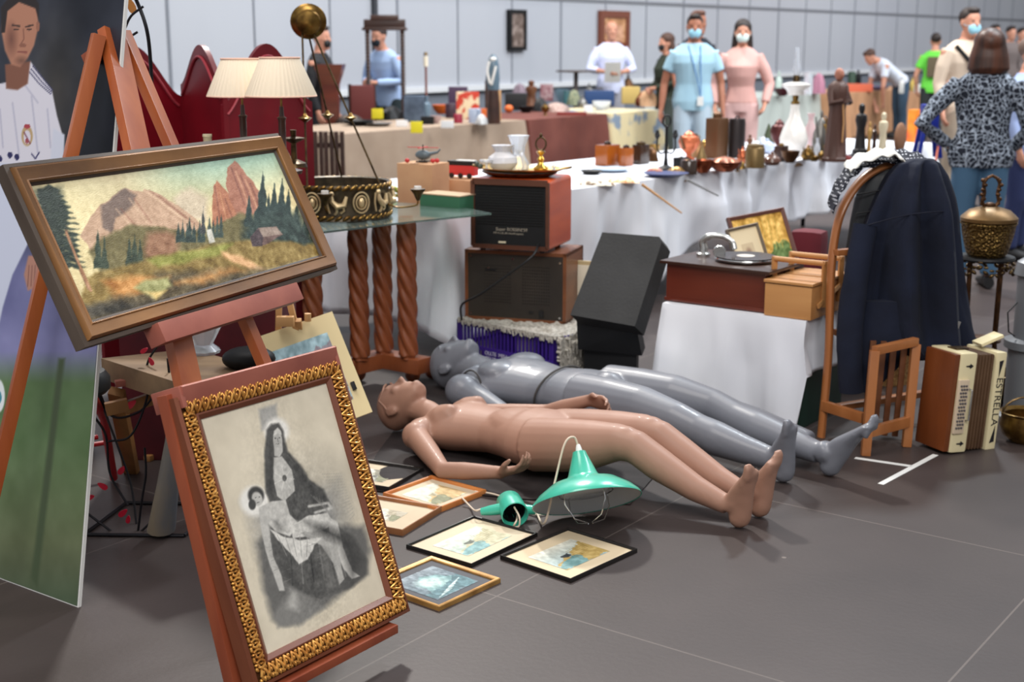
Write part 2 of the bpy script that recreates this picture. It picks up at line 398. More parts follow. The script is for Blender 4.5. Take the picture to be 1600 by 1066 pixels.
# ------------------------------------------------------------------ hands, people, mannequins
def hand(mb, wrist, d, n, side, k=1., curl=.35, spread=.12, thumb=.6):
    """wrist point, d direction of the palm, n the way the palm faces, side = +1/-1 picks the thumb's side (d x n)"""
    d = Vector(d).normalized(); n = Vector(n); n = (n-d*n.dot(d)).normalized(); t = d.cross(n)*side; w = Vector(wrist)
    secs = [(0, .027, .019), (.02, .031, .018), (.05, .038, .016), (.085, .040, .013)]
    mb.loft([(w+d*(x*k), t*(a*k), n*(b*k)) for x, a, b in secs], 16)
    for i, (off, L, c0) in enumerate(((.030, .072, .9), (.010, .080, 1.), (-.011, .075, 1.1), (-.030, .058, 1.25))):
        p = w+d*(.078*k)+t*(off*k); ang = 0.; pts = [p-d*.012*k]; dirv = (d+t*(off/.03*spread)).normalized()
        pts.append(p+dirv*.006*k)
        for j, fr in enumerate((.45, .32, .23)):
            ang += curl*c0*(1 if j else .8)
            pts.append(pts[-1]+(dirv*math.cos(ang)+n*math.sin(ang))*L*fr*k)
        mb.tube(pts, [.0095*k, .0095*k, .0088*k, .008*k, .0055*k], 10)
    p = w+d*.022*k+t*.022*k; td = (d*.72+t*thumb+n*.35).normalized(); te = (d*.95+t*.15+n*.4).normalized()
    mb.tube([p, p+td*.03*k, p+td*.052*k, p+td*.052*k+te*.026*k, p+td*.052*k+te*.04*k], [.015*k, .013*k, .011*k, .0095*k, .006*k], 10)
def blend(o, vox, it=6, sub=0):
    r = o.modifiers.new('union', 'REMESH'); r.mode = 'VOXEL'; r.voxel_size = vox; r.use_smooth_shade = True
    if it:
        s = o.modifiers.new('soften', 'SMOOTH'); s.factor = .5; s.iterations = it
    return o
def bez(pts, n=12):
    """smooth curve through points (Catmull-Rom)"""
    pts = [Vector(p) for p in pts]; P_ = [pts[0]*2-pts[1]]+pts+[pts[-1]*2-pts[-2]]; out = []
    for i in range(1, len(P_)-2):
        for j in range(n):
            t = j/n; a, b, c, d = P_[i-1], P_[i], P_[i+1], P_[i+2]
            out.append(.5*((2*b)+(c-a)*t+(2*a-5*b+4*c-d)*t*t+(3*b-a-3*c+d)*t**3))
    out.append(pts[-1]); return out
def head_mb(mb, c, R, k=1., neck=True):
    """head centred at c; R maps (left, back, up)"""
    def q(x, y, z): return Vector(c)+R @ (Vector((x, y, z))*k)
    secs = [(-.118,.030,.020,-.055),(-.105,.040,.040,-.045),(-.085,.052,.058,-.030),(-.055,.062,.074,-.018),(-.02,.070,.084,-.006),(.02,.075,.092,.002),(.05,.076,.096,.006),(.08,.068,.086,.008),(.105,.048,.06,.01),(.118,.02,.026,.012)]
    mb.loft([(q(0,y,z), R @ Vector((a*k,0,0)), R @ Vector((0,b*k,0))) for z, a, b, y in secs], 24)
    mb.tube([q(0,-.078,.03), q(0,-.092,.005), q(0,-.108,-.022), q(0,-.09,-.033)], [.008*k,.010*k,.013*k,.009*k], 10)     # nose
    mb.ell(q(0,-.082,-.058), (.022*k,.012*k,.008*k), R)                              # lips
    mb.ell(q(0,-.078,-.098), (.022*k,.018*k,.016*k), R)                              # chin
    for s in (-1, 1):
        mb.ell(q(.076*s,.010,-.008), (.009*k,.019*k,.031*k), R); mb.tube([q(.084*s, .012+.013*math.cos(a), -.002+.022*math.sin(a)) for a in [-.9+i*.5 for i in range(9)]], .0042*k, 6)   # ears
        mb.ell(q(.030*s,-.078,.032), (.02*k,.012*k,.007*k), R)                       # brows
        mb.ell(q(.038*s,-.066,-.015), (.022*k,.018*k,.02*k), R)                      # cheeks
    return mb
def person(name, label, loc, face, h=1.72, shirt=None, trousers=None, sleeve=.45, hair='short', hairmat=None, mask=None, arms=None, lean=0., skin=None, glasses=False, women=False, vox=.012, shirt_len=.84, group=None, hands=True, extra=None, wide=1.):
    """standing figure: feet at loc, facing direction angle 'face' (0 = towards -Y)"""
    k = h/1.75; t = thing(name, label, 'person', loc, face, group); skin = skin or M['skin']
    LM = Matrix.Translation((0,0,.92*k)) @ Matrix.Rotation(lean, 4, 'X') @ Matrix.Translation((0,0,-.92*k))
    def up(v): v = Vector(v)*k; return LM @ v if v.z > .92*k else v
    W_ = wide*(.94 if women else 1.)
    b = MB()
    tor = [(.84,.155,.105,0),(.93,.17,.112,0),(1.02,.155,.105,0),(1.1,.14,.10,0),(1.2,.15,.108,-.005),(1.3,.17,.115,-.01),(1.38,.18,.108,0),(1.44,.155,.085,.01),(1.49,.095,.065,.012),(1.50,.055,.058,.01),(1.56,.053,.057,0)]
    if women: tor = [(z, a*(1.04 if z < 1 else .93), d*(1.12 if 1.19 < z < 1.35 else 1), y-(.015 if 1.19 < z < 1.35 else 0)) for z, a, d, y in tor]
    def tors(g, z0=0, z1=9):
        return [(up((0,y,z)), Vector((a*k*g*W_,0,0)), (LM.to_3x3() if z > .92 else Matrix.Identity(3)) @ Vector((0,d*k*g,0))) for z, a, d, y in tor if z0 <= z <= z1]
    b.loft(tors(1), 20)
    Rh = LM.to_3x3()
    head_mb(b, up((0,-.012,1.635)), Rh @ Matrix.Rotation((-.35*lean), 3, 'X'), k)
    legs = {}
    for s in (-1, 1):
        pts = [(.088*s,0,.90), (.095*s,-.005,.72), (.10*s,-.01,.50), (.102*s,.012,.36), (.105*s,.02,.10)]
        legs[s] = [Vector(p)*k for p in pts]
        b.tube(legs[s], [.088*k,.08*k,.057*k,.053*k,.038*k], 14)
        b.loft([(Vector((.105*s,y,z))*k, Vector((a*k,0,0)), Vector((0,0,c*k))) for y, z, a, c in ((.06,.04,.028,.035),(.01,.055,.034,.05),(-.08,.04,.04,.032),(-.16,.025,.042,.02),(-.2,.02,.028,.015))], 14)
    arms = arms or {}; AR = {}
    for s in (-1, 1):
        sh = (.185*s*W_,.01,1.405); el, wr = arms.get(s, ((.25*s,.03,1.12), (.26*s,-.06,.88)))
        AR[s] = [up(sh), up(el), up(wr)]
        mid = (AR[s][0]+AR[s][1])/2; m2 = AR[s][1]*.65+AR[s][2]*.35
        b.tube([AR[s][0], mid, AR[s][1], m2, AR[s][2]], [.052*k,.047*k,.038*k,.038*k,.025*k], 12)
        if hands:
            d = (AR[s][2]-AR[s][1]).normalized(); hand(b, AR[s][2]-d*.01, d, (-s*.9, -.3, .1), s, k, .45)
    body = blend(make(b, 'body', skin, t), vox, 4)
    if trousers:
        m_ = MB(); m_.loft([(c, a*1.06, d*1.08) for c, a, d in tors(1.02, 0, 1.03)], 20)
        for s in (-1, 1): m_.tube([legs[s][0]+Vector((0,0,.02)), *legs[s][1:4], legs[s][4]*.98], [.102*k,.096*k,.078*k,.07*k,.062*k], 14)
        blend(make(m_, 'trousers', trousers, t), vox, 4)
        sh_ = MB()
        for s in (-1, 1): sh_.loft([(Vector((.105*s,y,z))*k, Vector((a*k,0,0)), Vector((0,0,c*k))) for y, z, a, c in ((.075,.045,.034,.04),(.01,.058,.042,.056),(-.08,.045,.048,.042),(-.17,.034,.05,.032),(-.215,.03,.034,.026))], 14)
        make(sh_, 'shoes', M['black'], t)
    if shirt:
        m_ = MB(); ss = tors(1.1, shirt_len-.001, 1.49)
        m_.loft([(c+(Vector((0,0,.0))), a*(1+.05*random.random()), d*1.02) for c, a, d in ss], 20)
        for s in (-1, 1):
            a0, a1, a2 = AR[s]
            pts = [a0*1.0+Vector((-.03*s,0,.0)), (a0+a1)/2]; rr = [.07*k, .063*k]
            if sleeve > .6: pts += [a1, (a1+a2)/2, a1*.12+a2*.88][:3 if sleeve > .8 else 2]; rr += [.053*k, .048*k, .042*k][:3 if sleeve > .8 else 2]
            else: pts[-1] = a0*.4+a1*.6
            m_.tube(pts, rr[:len(pts)], 14)
        blend(make(m_, 'shirt', shirt, t), vox*.9, 3)
    hm = hairmat or M['hair']; hc = up((0,-.012,1.635)); Rk = Rh @ Matrix.Rotation((-.35*lean), 3, 'X')
    if hair:
        m_ = MB(); q = lambda x, y, z: hc+Rk @ (Vector((x, y, z))*k)
        if hair == 'short':
            m_.ell(q(0,.018,.05), (.082*k,.098*k,.086*k), Rk); m_.ell(q(0,-.04,.105), (.055*k,.05*k,.03*k), Rk)
        elif hair == 'bald': m_.ell(q(0,.04,.0), (.078*k,.066*k,.06*k), Rk)
        elif hair == 'long':
            m_.ell(q(0,.02,.05), (.09*k,.105*k,.092*k), Rk)
            m_.loft([(q(0,.04,.06), Rk @ Vector((.085*k,0,0)), Rk @ Vector((0,.07*k,0))), (q(0,.06,-.06), Rk @ Vector((.105*k,0,0)), Rk @ Vector((0,.06*k,0))), (q(0,.075,-.2), Rk @ Vector((.115*k,0,0)), Rk @ Vector((0,.05*k,0))), (q(0,.08,-.32), Rk @ Vector((.09*k,0,0)), Rk @ Vector((0,.035*k,0)))], 20)
        elif hair == 'bob':
            m_.ell(q(0,.02,.045), (.105*k,.115*k,.1*k), Rk)
            m_.loft([(q(0,.03,.06), Rk @ Vector((.1*k,0,0)), Rk @ Vector((0,.085*k,0))), (q(0,.035,-.05), Rk @ Vector((.13*k,0,0)), Rk @ Vector((0,.10*k,0))), (q(0,.04,-.13), Rk @ Vector((.14*k,0,0)), Rk @ Vector((0,.10*k,0))), (q(0,.04,-.165), Rk @ Vector((.115*k,0,0)), Rk @ Vector((0,.08*k,0)))], 22)
        blend(make(m_, 'hair', hm, t), .009, 2)
    q = lambda x, y, z: hc+Rk @ (Vector((x, y, z))*k)
    e = MB()
    for s in (-1, 1): e.ell(q(.03*s,-.081,.012), (.012*k,.006*k,.006*k), Rk, 10, 6)
    make(e, 'eyes', M['hair'], t)
    if mask:
        m_ = MB(); m_.ell(q(0,-.066,-.05), (.062*k,.036*k,.056*k), Rk)
        for s in (-1, 1): m_.tube([q(.055*s,-.07,-.035), q(.07*s,-.03,-.02), q(.08*s,.01,.0)], .002*k, 6)
        make(m_, 'face_mask', mask, t)
    return t
def mannequin(name, label, material, origin, adir, male, k=1., near_arm=None, far_arm=None, hip_lift=0.):
    """lying on its back. local x runs from crown to feet, y away from the viewer, z up"""
    ax = Vector(adir).normalized(); ay = EZ.cross(ax)
    t = thing(name, label, 'mannequin', mtx=basis(origin, ax, ay, EZ))
    b = MB(); V = Vector
    if male: tor = [(.275,.062,.062,.105),(.30,.085,.066,.10),(.335,.155,.078,.10),(.385,.205,.086,.10),(.45,.20,.098,.105),(.54,.175,.096,.108),(.64,.15,.088,.106),(.72,.148,.09,.112),(.80,.165,.096,.115),(.88,.175,.098,.115),(.95,.165,.088,.115)]
    else: tor = [(.27,.048,.05,.10),(.30,.065,.052,.095),(.335,.125,.062,.09),(.38,.168,.078,.092),(.45,.158,.092,.10),(.54,.132,.086,.108),(.62,.116,.08,.112),(.70,.128,.088,.118),(.78,.158,.104,.124),(.86,.172,.108,.124),(.94,.162,.092,.124)]
    b.loft([(V((s,0,z)), V((0,w,0)), V((0,0,d))) for s, w, d, z in tor], 32)
    # neck and head, chin lifted
    nk = .062 if male else .047
    b.tube([V((.31,0,.10)), V((.26,0,.125)), V((.20,0,.128)), V((.15,0,.12))], [nk*1.15, nk, nk*1.02, nk*1.05], 20)
    for s in (-1, 1):   # shoulders run into the trunk
        b.ell((.365,(.17 if male else .14)*s,.095), (.06,.07,.055))
    tilt = math.radians(-14); # head's up axis points to -x, back to -z, left to +y
    R = Matrix(((0,0,-1),(1,0,0),(0,-1,0)))
    R = Matrix.Rotation(tilt, 3, 'Y') @ R
    head_mb(b, V((.125,0,.128)), R, 1.0 if not male else 1.05)
    hq = lambda x, y, z: V((.125,0,.128))+R @ V((x,y,z))
    if male:
        for s in (-1, 1):
            b.ell((.44,.085*s,.168), (.08,.085,.042)); b.ell((.36,.14*s,.125), (.06,.06,.05))
            for i in range(3): b.ell((.57+.065*i,.035*s,.186-.008*i), (.036,.034,.014))
            
            b.tube([V((.30,.02*s,.15)), V((.335,.10*s,.165)), V((.34,.16*s,.15))], .013, 8)
        b.ell((.93,0,.175), (.07,.055,.05))
    else:
        for s in (-1, 1):
            b.tube([V((.40,.07*s,.11)), V((.44,.076*s,.155)), V((.455,.08*s,.185)), V((.46,.081*s,.203))], [.078,.062,.036,.012], 20)
            b.tube([V((.30,.02*s,.118)), V((.328,.08*s,.128)), V((.338,.13*s,.118))], .010, 8)
        b.ell((.78,0,.155), (.2,.12,.066))
    # legs
    for s in (-1, 1):
        if male:
            pts = [V((.86,.09*s,.125)), V((1.02,.10*s,.135)), V((1.17,.11*s,.145)), V((1.33,.12*s,.135)), V((1.42,.12*s,.115)), V((1.50,.125*s,.10)), V((1.62,.13*s,.085)), V((1.73,.13*s,.075))]
            rad = [.10,.097,.083,.064,.058,.062,.05,.038]
        else:
            pts = [V((.86,.082*s,.125)), V((1.00,.082*s,.15)), V((1.13,.08*s,.178)), V((1.235,.078*s,.205)), V((1.30,.076*s,.20)), V((1.39,.074*s,.158)), V((1.54,.07*s,.10)), V((1.66,.065*s,.068))]
            rad = [.098,.096,.084,.064,.058,.057,.044,.032]
        b.tube(pts, rad, 20)
        kx, kz = (1.335, .175) if male else (1.26, .245)
        b.ell((kx,pts[3].y,kz), (.04,.034,.022))
        if male and s > 0:
            for q_ in range(4, 8): f_ = (q_-3)/4; pts[q_] += V((.085*f_, -.095*f_, 0))
            b.v = b.v[:-(len(pts)*20)]; b.f = b.f[:-(7*20+2)]; b.tube(pts, rad, 20)
        # foot: heel on the floor, toes pointing up and a little forward
        an = pts[-1]; tx = V(((.12 if s > 0 else -.01),.02*s,0) if male else (.01,.012*s,0)) ; fz = .245 if male else .225
        hx = an.x+.045
        cs = [(V((hx+.002,an.y,.02)), .024,.026), (V((hx+.0,an.y,.045)), .031,.038), (V((hx-.008,an.y,.085))+tx*.15, .033,.050), (V((hx+.004,an.y,.13))+tx*.35, .037,.038), (V((hx+.022,an.y,.175))+tx*.6, .043,.022), (V((hx+.034,an.y,.205))+tx*.8, .042,.016)]
        b.loft([(c, V((-.12*s*0,a,0)), V((d,0,-d*.25))) for c, a, d in cs], 20)
        b.tube([an, V((hx-.012,an.y,.085)), V((hx+.0,an.y,.10))], [rad[-1], rad[-1]*1.15, .036], 16)
        b.ell((hx-.004,an.y,.036), (.036,.031,.035))
        for i in range(5):
            off = (-.031+.0155*i)*s; L = (.030,.031,.024,.015,.005)[i]
            r_ = (.0145,.0115,.011,.0105,.0105)[i]
            p = cs[-1][0]+V((-.001,-off*.95,-.0012*i*i)); b.tube([p-V((.004,-off*.1,.022)), p+V((.002,0,L*.5)), p+V((-.003,0,L))], [r_*1.1,r_,r_*.75], 10)
    for s, arm in ((-1, near_arm), (1, far_arm)):
        if not arm: continue
        sh, el, wr, hd, pn = [V(v) for v in arm]
        r0 = .056 if male else .043
        mid = (sh+el)/2; m2 = el*.62+wr*.38
        b.tube([sh, mid, el, m2, wr], [r0*1.08, r0*.95, r0*.74, r0*.76, r0*.52], 16)
        b.ell(sh, r0*1.25)
        hand(b, wr-(wr-el).normalized()*.012, hd, pn, 1 if s < 0 else -1, 1.0, .55, .08)
    for v in b.v: v *= k
    body = blend(make(b, 'body', material, t), .0052, 14)
    return t, b, hq
# ================================================================== MANNEQUINS
plastic = mat('matt flesh coloured fibreglass', (156,117,99), .55, 0, (150,112,94), 5, coat=.05)
greyp = mat('glossy grey fibreglass', (112,114,122), .43, 0, (106,108,116), 4, coat=.15)
A0 = Vector((-.44, 5.13, 0)); A1 = Vector((.75, 4.15, 0)); ad = (A1-A0).normalized()
fem, fb, fq = mannequin('mannequin', 'bald flesh coloured female mannequin lying on its back nearest the camera', plastic, A0-ad*.11, ad, False, .985,
    near_arm=((.37,-.185,.09), (.64,-.33,.045), (.885,-.285,.075), (.93,.12,.32), (-.5,.2,1)),
    far_arm=((.37,.185,.09), (.64,.28,.13), (.87,.255,.225), (1,-.12,.05), (-.1,-.7,-.4)))
e = MB()
for s in (-1, 1):
    pts = [fq(s*(.03+.045*math.cos(a)), -.055+.01*math.cos(a), .062+.022*math.sin(a)) for a in [i*.5 for i in range(12)]]
    e.tube([fq(s*(.012+.0105*i), -.090+.0105*i*(.5+.12*i), .060+.004*math.sin(i*1.4)) for i in range(6)]+[fq(s*.0745, -.012, .030), fq(s*.077, .01, .012)], .0045, 8)
make(e, 'sculpted_hair', plastic, fem)
B0 = Vector((-.265, 5.80, 0)); B1 = Vector((1.10, 4.60, 0)); bd = (B1-B0).normalized()
mal, gb_, gq = mannequin('mannequin', 'glossy grey male mannequin lying on its back behind the flesh coloured one', greyp, B0-bd*.11, bd, True, 1.05,
    near_arm=((.385,-.235,.10), (.66,-.27,.05), (.88,-.25,.05), (1,0,0), (0,.3,1)))
sj = MB()
def seam_ring(s0, w, d, z, tiltx):
    return [Vector((s0+tiltx*math.sin(a), w*math.cos(a), z+d*math.sin(a))) for a in [2*math.pi*i/40 for i in range(40)]]
sj.tube(seam_ring(.70*1.04, .158*1.04, .099*1.04, .116, .02), .0045, 6, closed=True)
make(sj, 'waist_joint', mat('dark joint gap', (58,54,52), .7), mal)
sj = MB(); c = Vector((.385,-.215,.10))*1.04
sj.tube([c+Vector((.078*math.cos(a)*.8+.01, .022+.03*math.sin(a)*.2, .082*math.sin(a))) for a in [2*math.pi*i/30 for i in range(30)]], .004, 6, closed=True)
make(sj, 'shoulder_joint', MATS['dark joint gap'], mal)

# dark sheet spread under the mannequins
def sheet(name, label, cat, poly, material, z0=.004, amp=.03, sc=3.0, n=70):
    q = [Vector(p) for p in poly]
    mb = MB()
    def fn(u, v):
        p = (q[0]*(1-u)+q[1]*u)*(1-v)+(q[3]*(1-u)+q[2]*u)*v
        edge = min(u, 1-u, v, 1-v); j = .03*mnoise.noise(Vector((p.x*3, p.y*3, 1)))
        h = abs(mnoise.noise(Vector((p.x*sc, p.y*sc*1.9+p.x*2, 0))))*amp*min(1, edge*12+.1)
        return Vector((p.x+j, p.y+j, z0+h))
    mb.grid(fn, n, n); return solo(mb, name, material, label, cat)
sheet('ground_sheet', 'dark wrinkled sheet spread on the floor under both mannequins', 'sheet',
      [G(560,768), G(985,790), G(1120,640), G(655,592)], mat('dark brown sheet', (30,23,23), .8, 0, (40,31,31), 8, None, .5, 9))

# ================================================================== FRAMED PICTURES ON THE FLOOR
def lying_quad(pts, h=.0):
    return [G(*p, h) for p in pts]
def floor_frame(label, corners, fmat, fw, th, painter, group=None, mount=0., inner=None, matm=None, lift=.0):
    """corners tl,tr,br,bl in photo pixels of the frame lying flat"""
    q = [G(x, y, th+lift) for x, y in corners]; c = sum(q, Vector())/4
    ux = ((q[1]-q[0])+(q[2]-q[3])); W = ux.length/2; ux.normalize(); uy = EZ.cross(ux)
    Hh = abs(((q[0]-q[3])+(q[1]-q[2])).dot(uy))/2
    t = thing('framed_picture', label, 'picture', mtx=basis((c.x, c.y, lift), ux, uy, EZ), group=group)
    make(frame_mb(W, Hh, [(0,0),(0,th*.85),(fw*.15,th),(fw*.7,th*.95),(fw,th*.7),(fw,0)]), 'frame', fmat, t)
    iw, ih = W-2*fw, Hh-2*fw
    make(MB().box((0,0,th*.25), (iw+.002, ih+.002, th*.3)), 'mount', matm or M['mount'], t)
    if inner is None: inner = (1-2*mount/iw if iw else 1)
    cv = painter(); cv.build('print', paintmat('printed paper', .55), iw-2*mount, ih-2*mount*1.05, t, th*.4+.0008)
    return t
def seascape(a=(150,170,160), b=(176,170,140), dark=(80,84,72), seed=0, nx=70, ny=46, sea=True):
    def f():
        cv = Canvas(nx, ny, (206,204,190)); cv.mix(cv.V*1.1, a)
        cv.poly([(.0,.75),(.3,.62),(.55,.5),(.75,.3),(1,.22),(1,1),(0,1)], b, .85, rag=.12, rf=9)
        cv.poly([(.0,.85),(.4,.6),(.6,.66),(.5,1),(0,1)], (112,150,150) if sea else (120,120,90), .8, rag=.1, rf=8)
        cv.ell(.42,.52,.09,.07,dark); cv.line([(.42,.5),(.5,.44)],.03,dark); cv.ell(.36,.5,.05,.05,dark,.8)
        for i in range(9): cv.line([(.55+.05*i,.35-.01*i),(.5+.05*i,.75-.02*i)], .015, (130,110,60), .5)
        return cv.speck(14, .16, seed)
    return f
black_frame = mat('thin black frame', (20,16,15), .35, coat=.3); cream_edge = mat('antique cream frame', (206,182,132), .5)
floor_frame('black framed landscape print with ivory mount lying left of the seaside print', ((636,852),(735,806),(845,832),(735,880)), black_frame, .006, .013, seascape(seed=1), mount=.05, matm=mat('ivory mount a', (202,186,160), .8))
floor_frame('black framed seaside print with ivory mount lying rightmost on the bare floor', ((780,868),(885,825),(998,856),(893,904)), black_frame, .006, .014, seascape((150,176,180), (178,152,92), (60,66,70), 2), mount=.052, matm=mat('ivory mount b', (206,188,158), .8))
def wave_print():
    cv = Canvas(80, 60, (74,94,104)); cv.mix(1-cv.V*1.4, (120,132,140))
    cv.poly([(.1,.8),(.25,.35),(.5,.15),(.75,.3),(.9,.6),(.9,.85),(.4,.9)], (104,140,142), .9, rag=.1, rf=7)
    cv.ell(.45,.45,.26,.2,(178,200,196),.8,20,.6); cv.poly([(0,.75),(.5,.7),(1,.5),(1,1),(0,1)], (66,104,112), .9, rag=.1, rf=8)
    for i in range(5): cv.line([(.1+.1*i,.95-.04*i),(.5+.1*i,.86-.05*i)], .02, (196,208,206), .7)
    return cv.speck(18, .2, 3)
floor_frame('gold framed print of a breaking wave with grey mount beside the ornate frame foot', ((600,898),(676,868),(780,903),(662,960)), mat('gold stick frame', (190,146,84), .4, .4, (150,108,56), 14), .014, .015, wave_print, mount=.03, matm=mat('blue grey mount', (84,84,88), .8))
floor_frame('orange wood framed print with cream mount lying by the flesh mannequin elbow', ((600,768),(677,742),(757,765),(683,796)), mat('orange wood frame', (178,104,52), .4, 0, (196,124,66), 12), .012, .018, seascape((176,180,160), (190,160,110), (150,140,110), 4, sea=False), mount=.032)
floor_frame('brown framed print with large cream mount half hidden behind the ornate gold frame', ((545,800),(588,768),(690,796),(606,838)), mat('brown wood frame', (128,82,50), .45, 0, (150,98,60), 12), .010, .02, seascape((196,190,170), (170,160,140), (120,112,100), 5, sea=False), mount=.07)
floor_frame('black framed print with cream mount lying farthest back beside the flesh mannequin arm', ((520,740),(575,712),(654,735),(598,768)), black_frame, .010, .02, seascape((176,176,164), (130,128,116), (90,90,80), 6, sea=False), mount=.055)

# ================================================================== TEAL LAMPS
lc = G(915, 768, .13); tl = thing('pendant_lamp', 'teal enamel wide pendant lamp lying tilted on the floor by the mannequin thigh', 'lamp')
ax = Vector((-.16, .62, 1)).normalized()   # the lamp's own axis, opening tips towards the viewer
Rl = ax.to_track_quat('Z', 'Y').to_matrix().to_4x4(); Rl.translation = Vector((lc.x, lc.y, 0.125)); tl.matrix_basis = Rl
prof = [(.0,.135),(.021,.135),(.024,.125),(.048,.058),(.055,.05),(.062,.046),(.105,.034),(.150,.004),(.172,-.018),(.176,-.026),(.172,-.024),(.150,-.002),(.105,.028),(.06,.040),(.0,.045)]
make(MB().lathe([p for p in prof[:10]]+[(.1765,-.029),(.173,-.0275)], seg=48, close=False), 'lamp_shade', M['teal'], tl)
make(MB().lathe([(.1735,-.027),(.150,-.004),(.105,.0265),(.06,.038),(.0,.041)], seg=48, close=False), 'shade_lining', M['enamel'], tl)
g = MB().lathe([(.0,-.005),(.07,-.006),(.078,-.0),(.078,.03),(.07,.035)], seg=32, close=False, fn=lambda a, z: 1+.03*math.cos(a*24))
make(g, 'glass_lens', M['crystal'], tl)
g = MB()
for i in range(4):
    a = i*math.pi/2+.4; c_, s_ = math.cos(a), math.sin(a)
    g.tube([Vector((c_*r, s_*r, z)) for r, z in ((.088,.02),(.09,-.04),(.06,-.085),(.01,-.098))], .0022, 6)
g.tube([Vector((.088*math.cos(a), .088*math.sin(a), .0)) for a in [i*.2618 for i in range(24)]], .0022, 6, closed=True)
make(g, 'wire_guard', M['steel'], tl)
make(MB().lathe([(.006,.16),(.009,.150),(.011,.14),(.011,.13)], seg=14), 'cable_grip', M['white'], tl)
def cable(name, label, pts, r, m_, cat='cable', n=10):
    return solo(MB().tube(bez(pts, n), r, 8), name, m_, label, cat)
cabm = mat('cream cable', (214,196,176), .5)
top = Rl @ Vector((0,0,.155))
cable('cable', 'cream cable looping from the top of the wide teal lamp', [top, top+Vector((-.015,0,.03)), top+Vector((-.045,-.02,.012)), top+Vector((-.075,-.05,-.10)), Vector((top.x-.11, top.y-.10, .03)), G(833,795,.006), G(800,782,.006), G(770,772,.006), G(742,768,.006)], .0035, cabm)
t2 = thing('pendant_lamp', 'teal enamel cylindrical lamp fitting lying on its side left of the wide shade', 'lamp')
c2 = G(800, 795, .045); a2 = Vector((.22, -.95, -.12)).normalized(); R2 = a2.to_track_quat('Z', 'Y').to_matrix().to_4x4(); R2.translation = c2; t2.matrix_basis = R2
make(MB().lathe([(0,-.055),(.036,-.055),(.042,-.048),(.044,.0),(.045,.045),(.042,.047),(.039,.04),(.038,-.04)], seg=32, close=False), 'housing', M['teal'], t2)
make(MB().lathe([(.0,-.035),(.038,-.035),(.0385,.02)], seg=24, close=False), 'inside', M['iron'], t2)
side = MB().tube([c2+Vector((-.03,0,0)), c2+Vector((-.07,.005,-.008)), c2+Vector((-.10,.01,-.014))], [.02,.017,.012], 16)
make(side, 'socket', M['teal'], t2, world=True)
make(MB().tube([c2+Vector((.035,.02,-.01)), c2+Vector((.075,.03,-.015))], [.018,.015], 14), 'end_socket', M['teal'], t2, world=True)
cable('cable', 'cream cable curled inside the mouth of the teal cylindrical fitting', [c2+a2*.03+Vector((0,0,.02)), c2+a2*.06+Vector((.01,0,0)), c2+a2*.065+Vector((.008,0,-.028)), c2+a2*.07+Vector((-.01,0,-.028)), c2+a2*.065+Vector((.0,0,-.01)), G(812,800,.006), G(840,805,.006), G(860,800,.006)], .003, cabm)
cable('cable', 'cream cable lying over the orange framed print to the cylindrical fitting', [G(722,778,.024), G(735,792,.008), c2+Vector((-.12,.01,-.01)), c2+Vector((-.10,.01,-.005))], .003, cabm)

# ================================================================== FRONT EASEL WITH THE TWO LARGE FRAMED PICTURES
apex = Vector((-1.08, 3.66, 1.545)); wd_ = Vector((math.sin(math.radians(29)), math.cos(math.radians(29)), 0))
eas = thing('easel', 'reddish wooden tripod easel carrying the mountain landscape and the gilded frame', 'easel', (apex.x, apex.y, 0))
nf = Vector((math.cos(math.radians(29)), -math.sin(math.radians(29)), 0))
fl = Vector((-.625, 2.90, 0)); fr = Vector((-.30, 3.47, 0)); rr = Vector((-1.48, 3.38, 0))
pn = (fl-apex).cross(fr-apex).normalized(); pn = pn if pn.dot(nf) > 0 else -pn
pback = -pn*.045
def leg(a, b, wdt, th, up, m_): return make(MB().bar(a, b, wdt, th, up), 'leg', m_, eas, world=True)
PN = Vector((math.cos(math.radians(21.8))*math.cos(math.radians(25.5)), -math.sin(math.radians(21.8))*math.cos(math.radians(25.5)), math.sin(math.radians(25.5))))
pp = Vector((-.839,3.547,1.051))-PN*.055
for (xa, ya, xb, yb_, wd) in ((174,50,285,560,.078), (192,50,392,520,.036)):
    a = onplane(xa, ya, pp, PN); b = onplane(xb, yb_, pp, PN); b = b+(b-a)*(b.z/(a.z-b.z)); leg(a, b, wd, .028, PN, M['wood_orange'])
leg(apex+pback*1.6+Vector((.035,-.02,.03)), rr, .034, .03, Vector((.5,-.8,0)), M['wood_orange'])
make(MB().bar(apex+pback*1.3-wd_*.015-EZ*.03, apex+pback*1.3+wd_*.06-EZ*.03, .025, .05, pn), 'apex_block', M['wood_red'], eas, world=True)
PAINT = dict(az=math.radians(21.8), tilt=math.radians(25.5), c=Vector((-.839,3.547,1.051)), W=1.17, H=.45)
PIETA = dict(az=math.radians(35.7), tilt=math.radians(19.3), c=Vector((-.51,3.049,.426)), W=.535, H=.68)
def pic_basis(d):
    wv = Vector((math.sin(d['az']), math.cos(d['az']), 0)); bk = Vector((-math.cos(d['az']), math.sin(d['az']), 0))
    u = EZ*math.cos(d['tilt'])+bk*math.sin(d['tilt']); n = wv.cross(u)
    return basis(d['c'], wv, u, n), wv, u, n
mb_, pw, pu, pnn = pic_basis(PAINT)
led = Vector(PAINT['c'])-pu*(PAINT['H']/2+.014)
l0 = led-pw*.16-pnn*.03; l1 = led+pw*.24-pnn*.03
la = onplane(240, 517, led, pnn)-pnn*.004; lb_ = onplane(458, 452, led, pnn)-pnn*.004
make(MB().bar(la-pu*.012, lb_-pu*.012, .052, .05, pnn), 'ledge', M['wood_pink'], eas, world=True)
